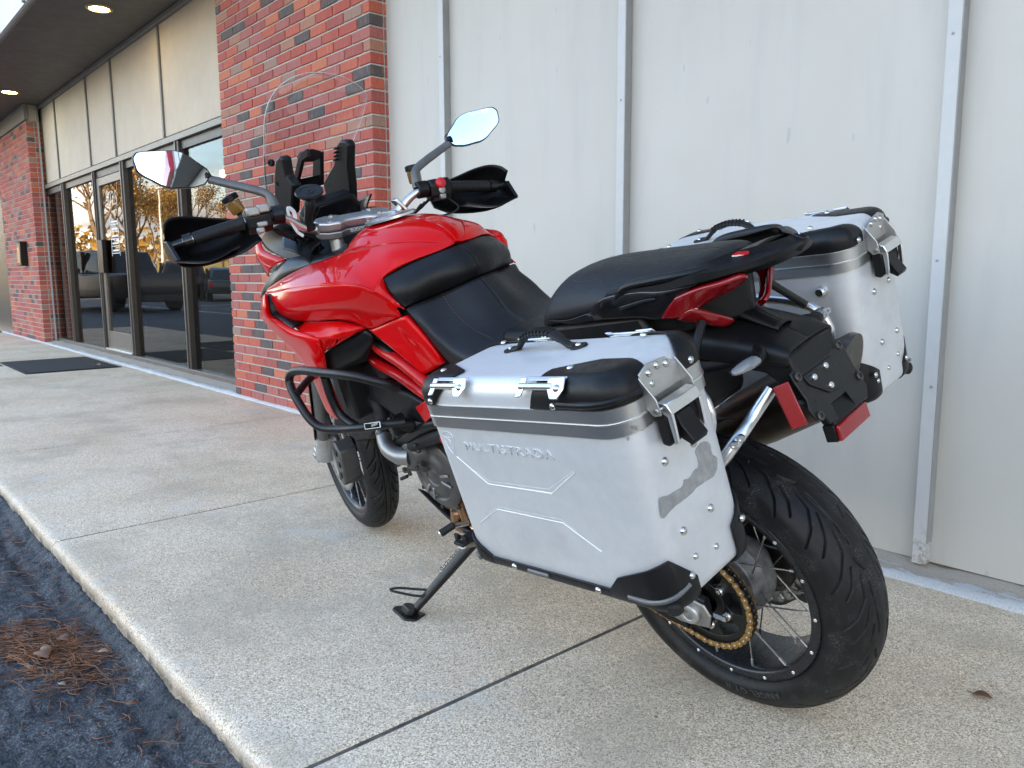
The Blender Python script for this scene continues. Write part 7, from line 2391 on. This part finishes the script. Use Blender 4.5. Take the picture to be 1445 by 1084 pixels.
# bare autumn trees
simple('bark', (.16, .11, .075), .9, var=.3, scale=12)
m = Mat('autumn_leaf')
oi = m.n('NewGeometry')
m.col(m.ramp(oi.outputs['Random Per Island'], [(.2, (.28, .15, .035)), (.6, (.40, .24, .06)), (.9, (.46, .31, .10))]))
m.set(Roughness=.8)
M['autumn_leaf'] = m.m
def tree(x_, y_, h_, seed, label, leafy):
    r = random.Random(seed)
    t = empty('autumn_tree', Matrix.Translation((x_, y_, gz(x_, y_)-.1)))
    tag(t, label, 'tree', 'autumn trees beyond the lot')
    trunk, crown, tips = MB(), MB(), []
    def br(p, d, L, rad, lev):
        pts = [p]
        q = p
        for k in range(4):
            d = (d+Vector((r.uniform(-.18, .18), r.uniform(-.18, .18), r.uniform(-.03, .14)))).normalized()
            q = q+d*L/4
            pts.append(q)
        trunk.tube(pts, [rad*(1-.11*k) for k in range(5)], 6 if lev < 2 else 4, caps=False)
        if lev >= 4:
            tips.append(q)
            tips.append(pts[2])
            return
        n = 3 if lev else 5
        for k in range(n):
            a_ = r.uniform(0, 6.28)
            s_ = r.uniform(.5, .95)
            nd = (d+Vector((math.cos(a_)*s_, math.sin(a_)*s_, r.uniform(-.05, .35)))).normalized()
            br(pts[r.choice((2, 3, 4)) if lev else r.choice((3, 4))], nd, L*r.uniform(.58, .75), rad*.55, lev+1)
    br(Vector((0, 0, 0)), Vector((0, 0, 1)), h_*.36, h_*.017, 0)
    trunk.build('trunk', 'bark', t, smooth=60)
    for p in tips:
        for k in range(leafy):
            c = p+Vector((r.gauss(0, .35), r.gauss(0, .35), r.gauss(0, .3)))*(h_/11)
            u = Vector((r.uniform(-1, 1), r.uniform(-1, 1), r.uniform(-1, 1))).normalized()*.10*(h_/11)
            v = u.orthogonal().normalized()*.07*(h_/11)
            crown.add([c-u, c-v, c+u, c+v], [(0, 1, 2, 3)])
    crown.build('crown', 'autumn_leaf', t, smooth=None)
specs = [(-57, -9.5, 13, 5, 'tall gold leaved tree mirrored in the far shop windows', 10), (-72, -17, 9, 9, 'low gold tree mirrored left of the light pole in the window', 12), (-88, -25, 11, 11, 'broad gold tree mirrored behind the light pole', 12), (-66, -21, 7, 21, 'bare branching tree mirrored above the teal saloon', 3),
         (-92, -33, 12, 31, 'gold tree on the bank mirrored right of the light pole', 12), (-110, -34, 14, 41, 'farthest gold tree on the bank mirrored between two others', 10), (-62, -12.5, 11, 51, 'gold tree mirrored in the glass of the shop door', 10), (-80, -33, 10, 61, 'gold tree mirrored closest to the brick pier', 12)]
for sp_ in specs:
    tree(*sp_)
# far wood that reads as one golden mass
r = random.Random(77)
wood = MB()
for k in range(5200):
    x_ = -100-r.random()**1.3*60
    y_ = r.uniform(-85, 4)
    hh = (4.2+2.5*nz3(x_, y_, 0, .09))*r.random()**.8
    c = Vector((x_, y_, gz(x_, y_)+hh))
    s_ = r.uniform(.25, .6)
    u = Vector((r.uniform(-1, 1), r.uniform(-1, 1), r.uniform(-1, 1))).normalized()*s_
    v = u.orthogonal().normalized()*s_*.6
    wood.add([c-u, c-v, c+u, c+v], [(0, 1, 2, 3)])
o = wood.build('autumn_wood', 'autumn_leaf', smooth=None)
tag(o, 'far golden autumn wood mirrored in the shop windows', 'wood', kind='stuff')
# light pole
pl = empty('light_pole', Matrix.Translation((-50, -10.9, zg)))
tag(pl, 'thin pale light pole in the lot, mirrored in the shop window', 'light pole')
MB().tube([(0, 0, 0), (0, 0, 6.2)], [.09, .06], 12).build('pole', 'lamp_white', pl)
MB().box((-.3, -.15, 6.2), (.3, .15, 6.32)).build('lamp_head', 'lamp_white', pl, bevel=.02)
scene.cycles.max_bounces = 8
scene.cycles.diffuse_bounces = 4
scene.cycles.glossy_bounces = 4
scene.cycles.transparent_max_bounces = 12
scene.cycles.transmission_bounces = 6
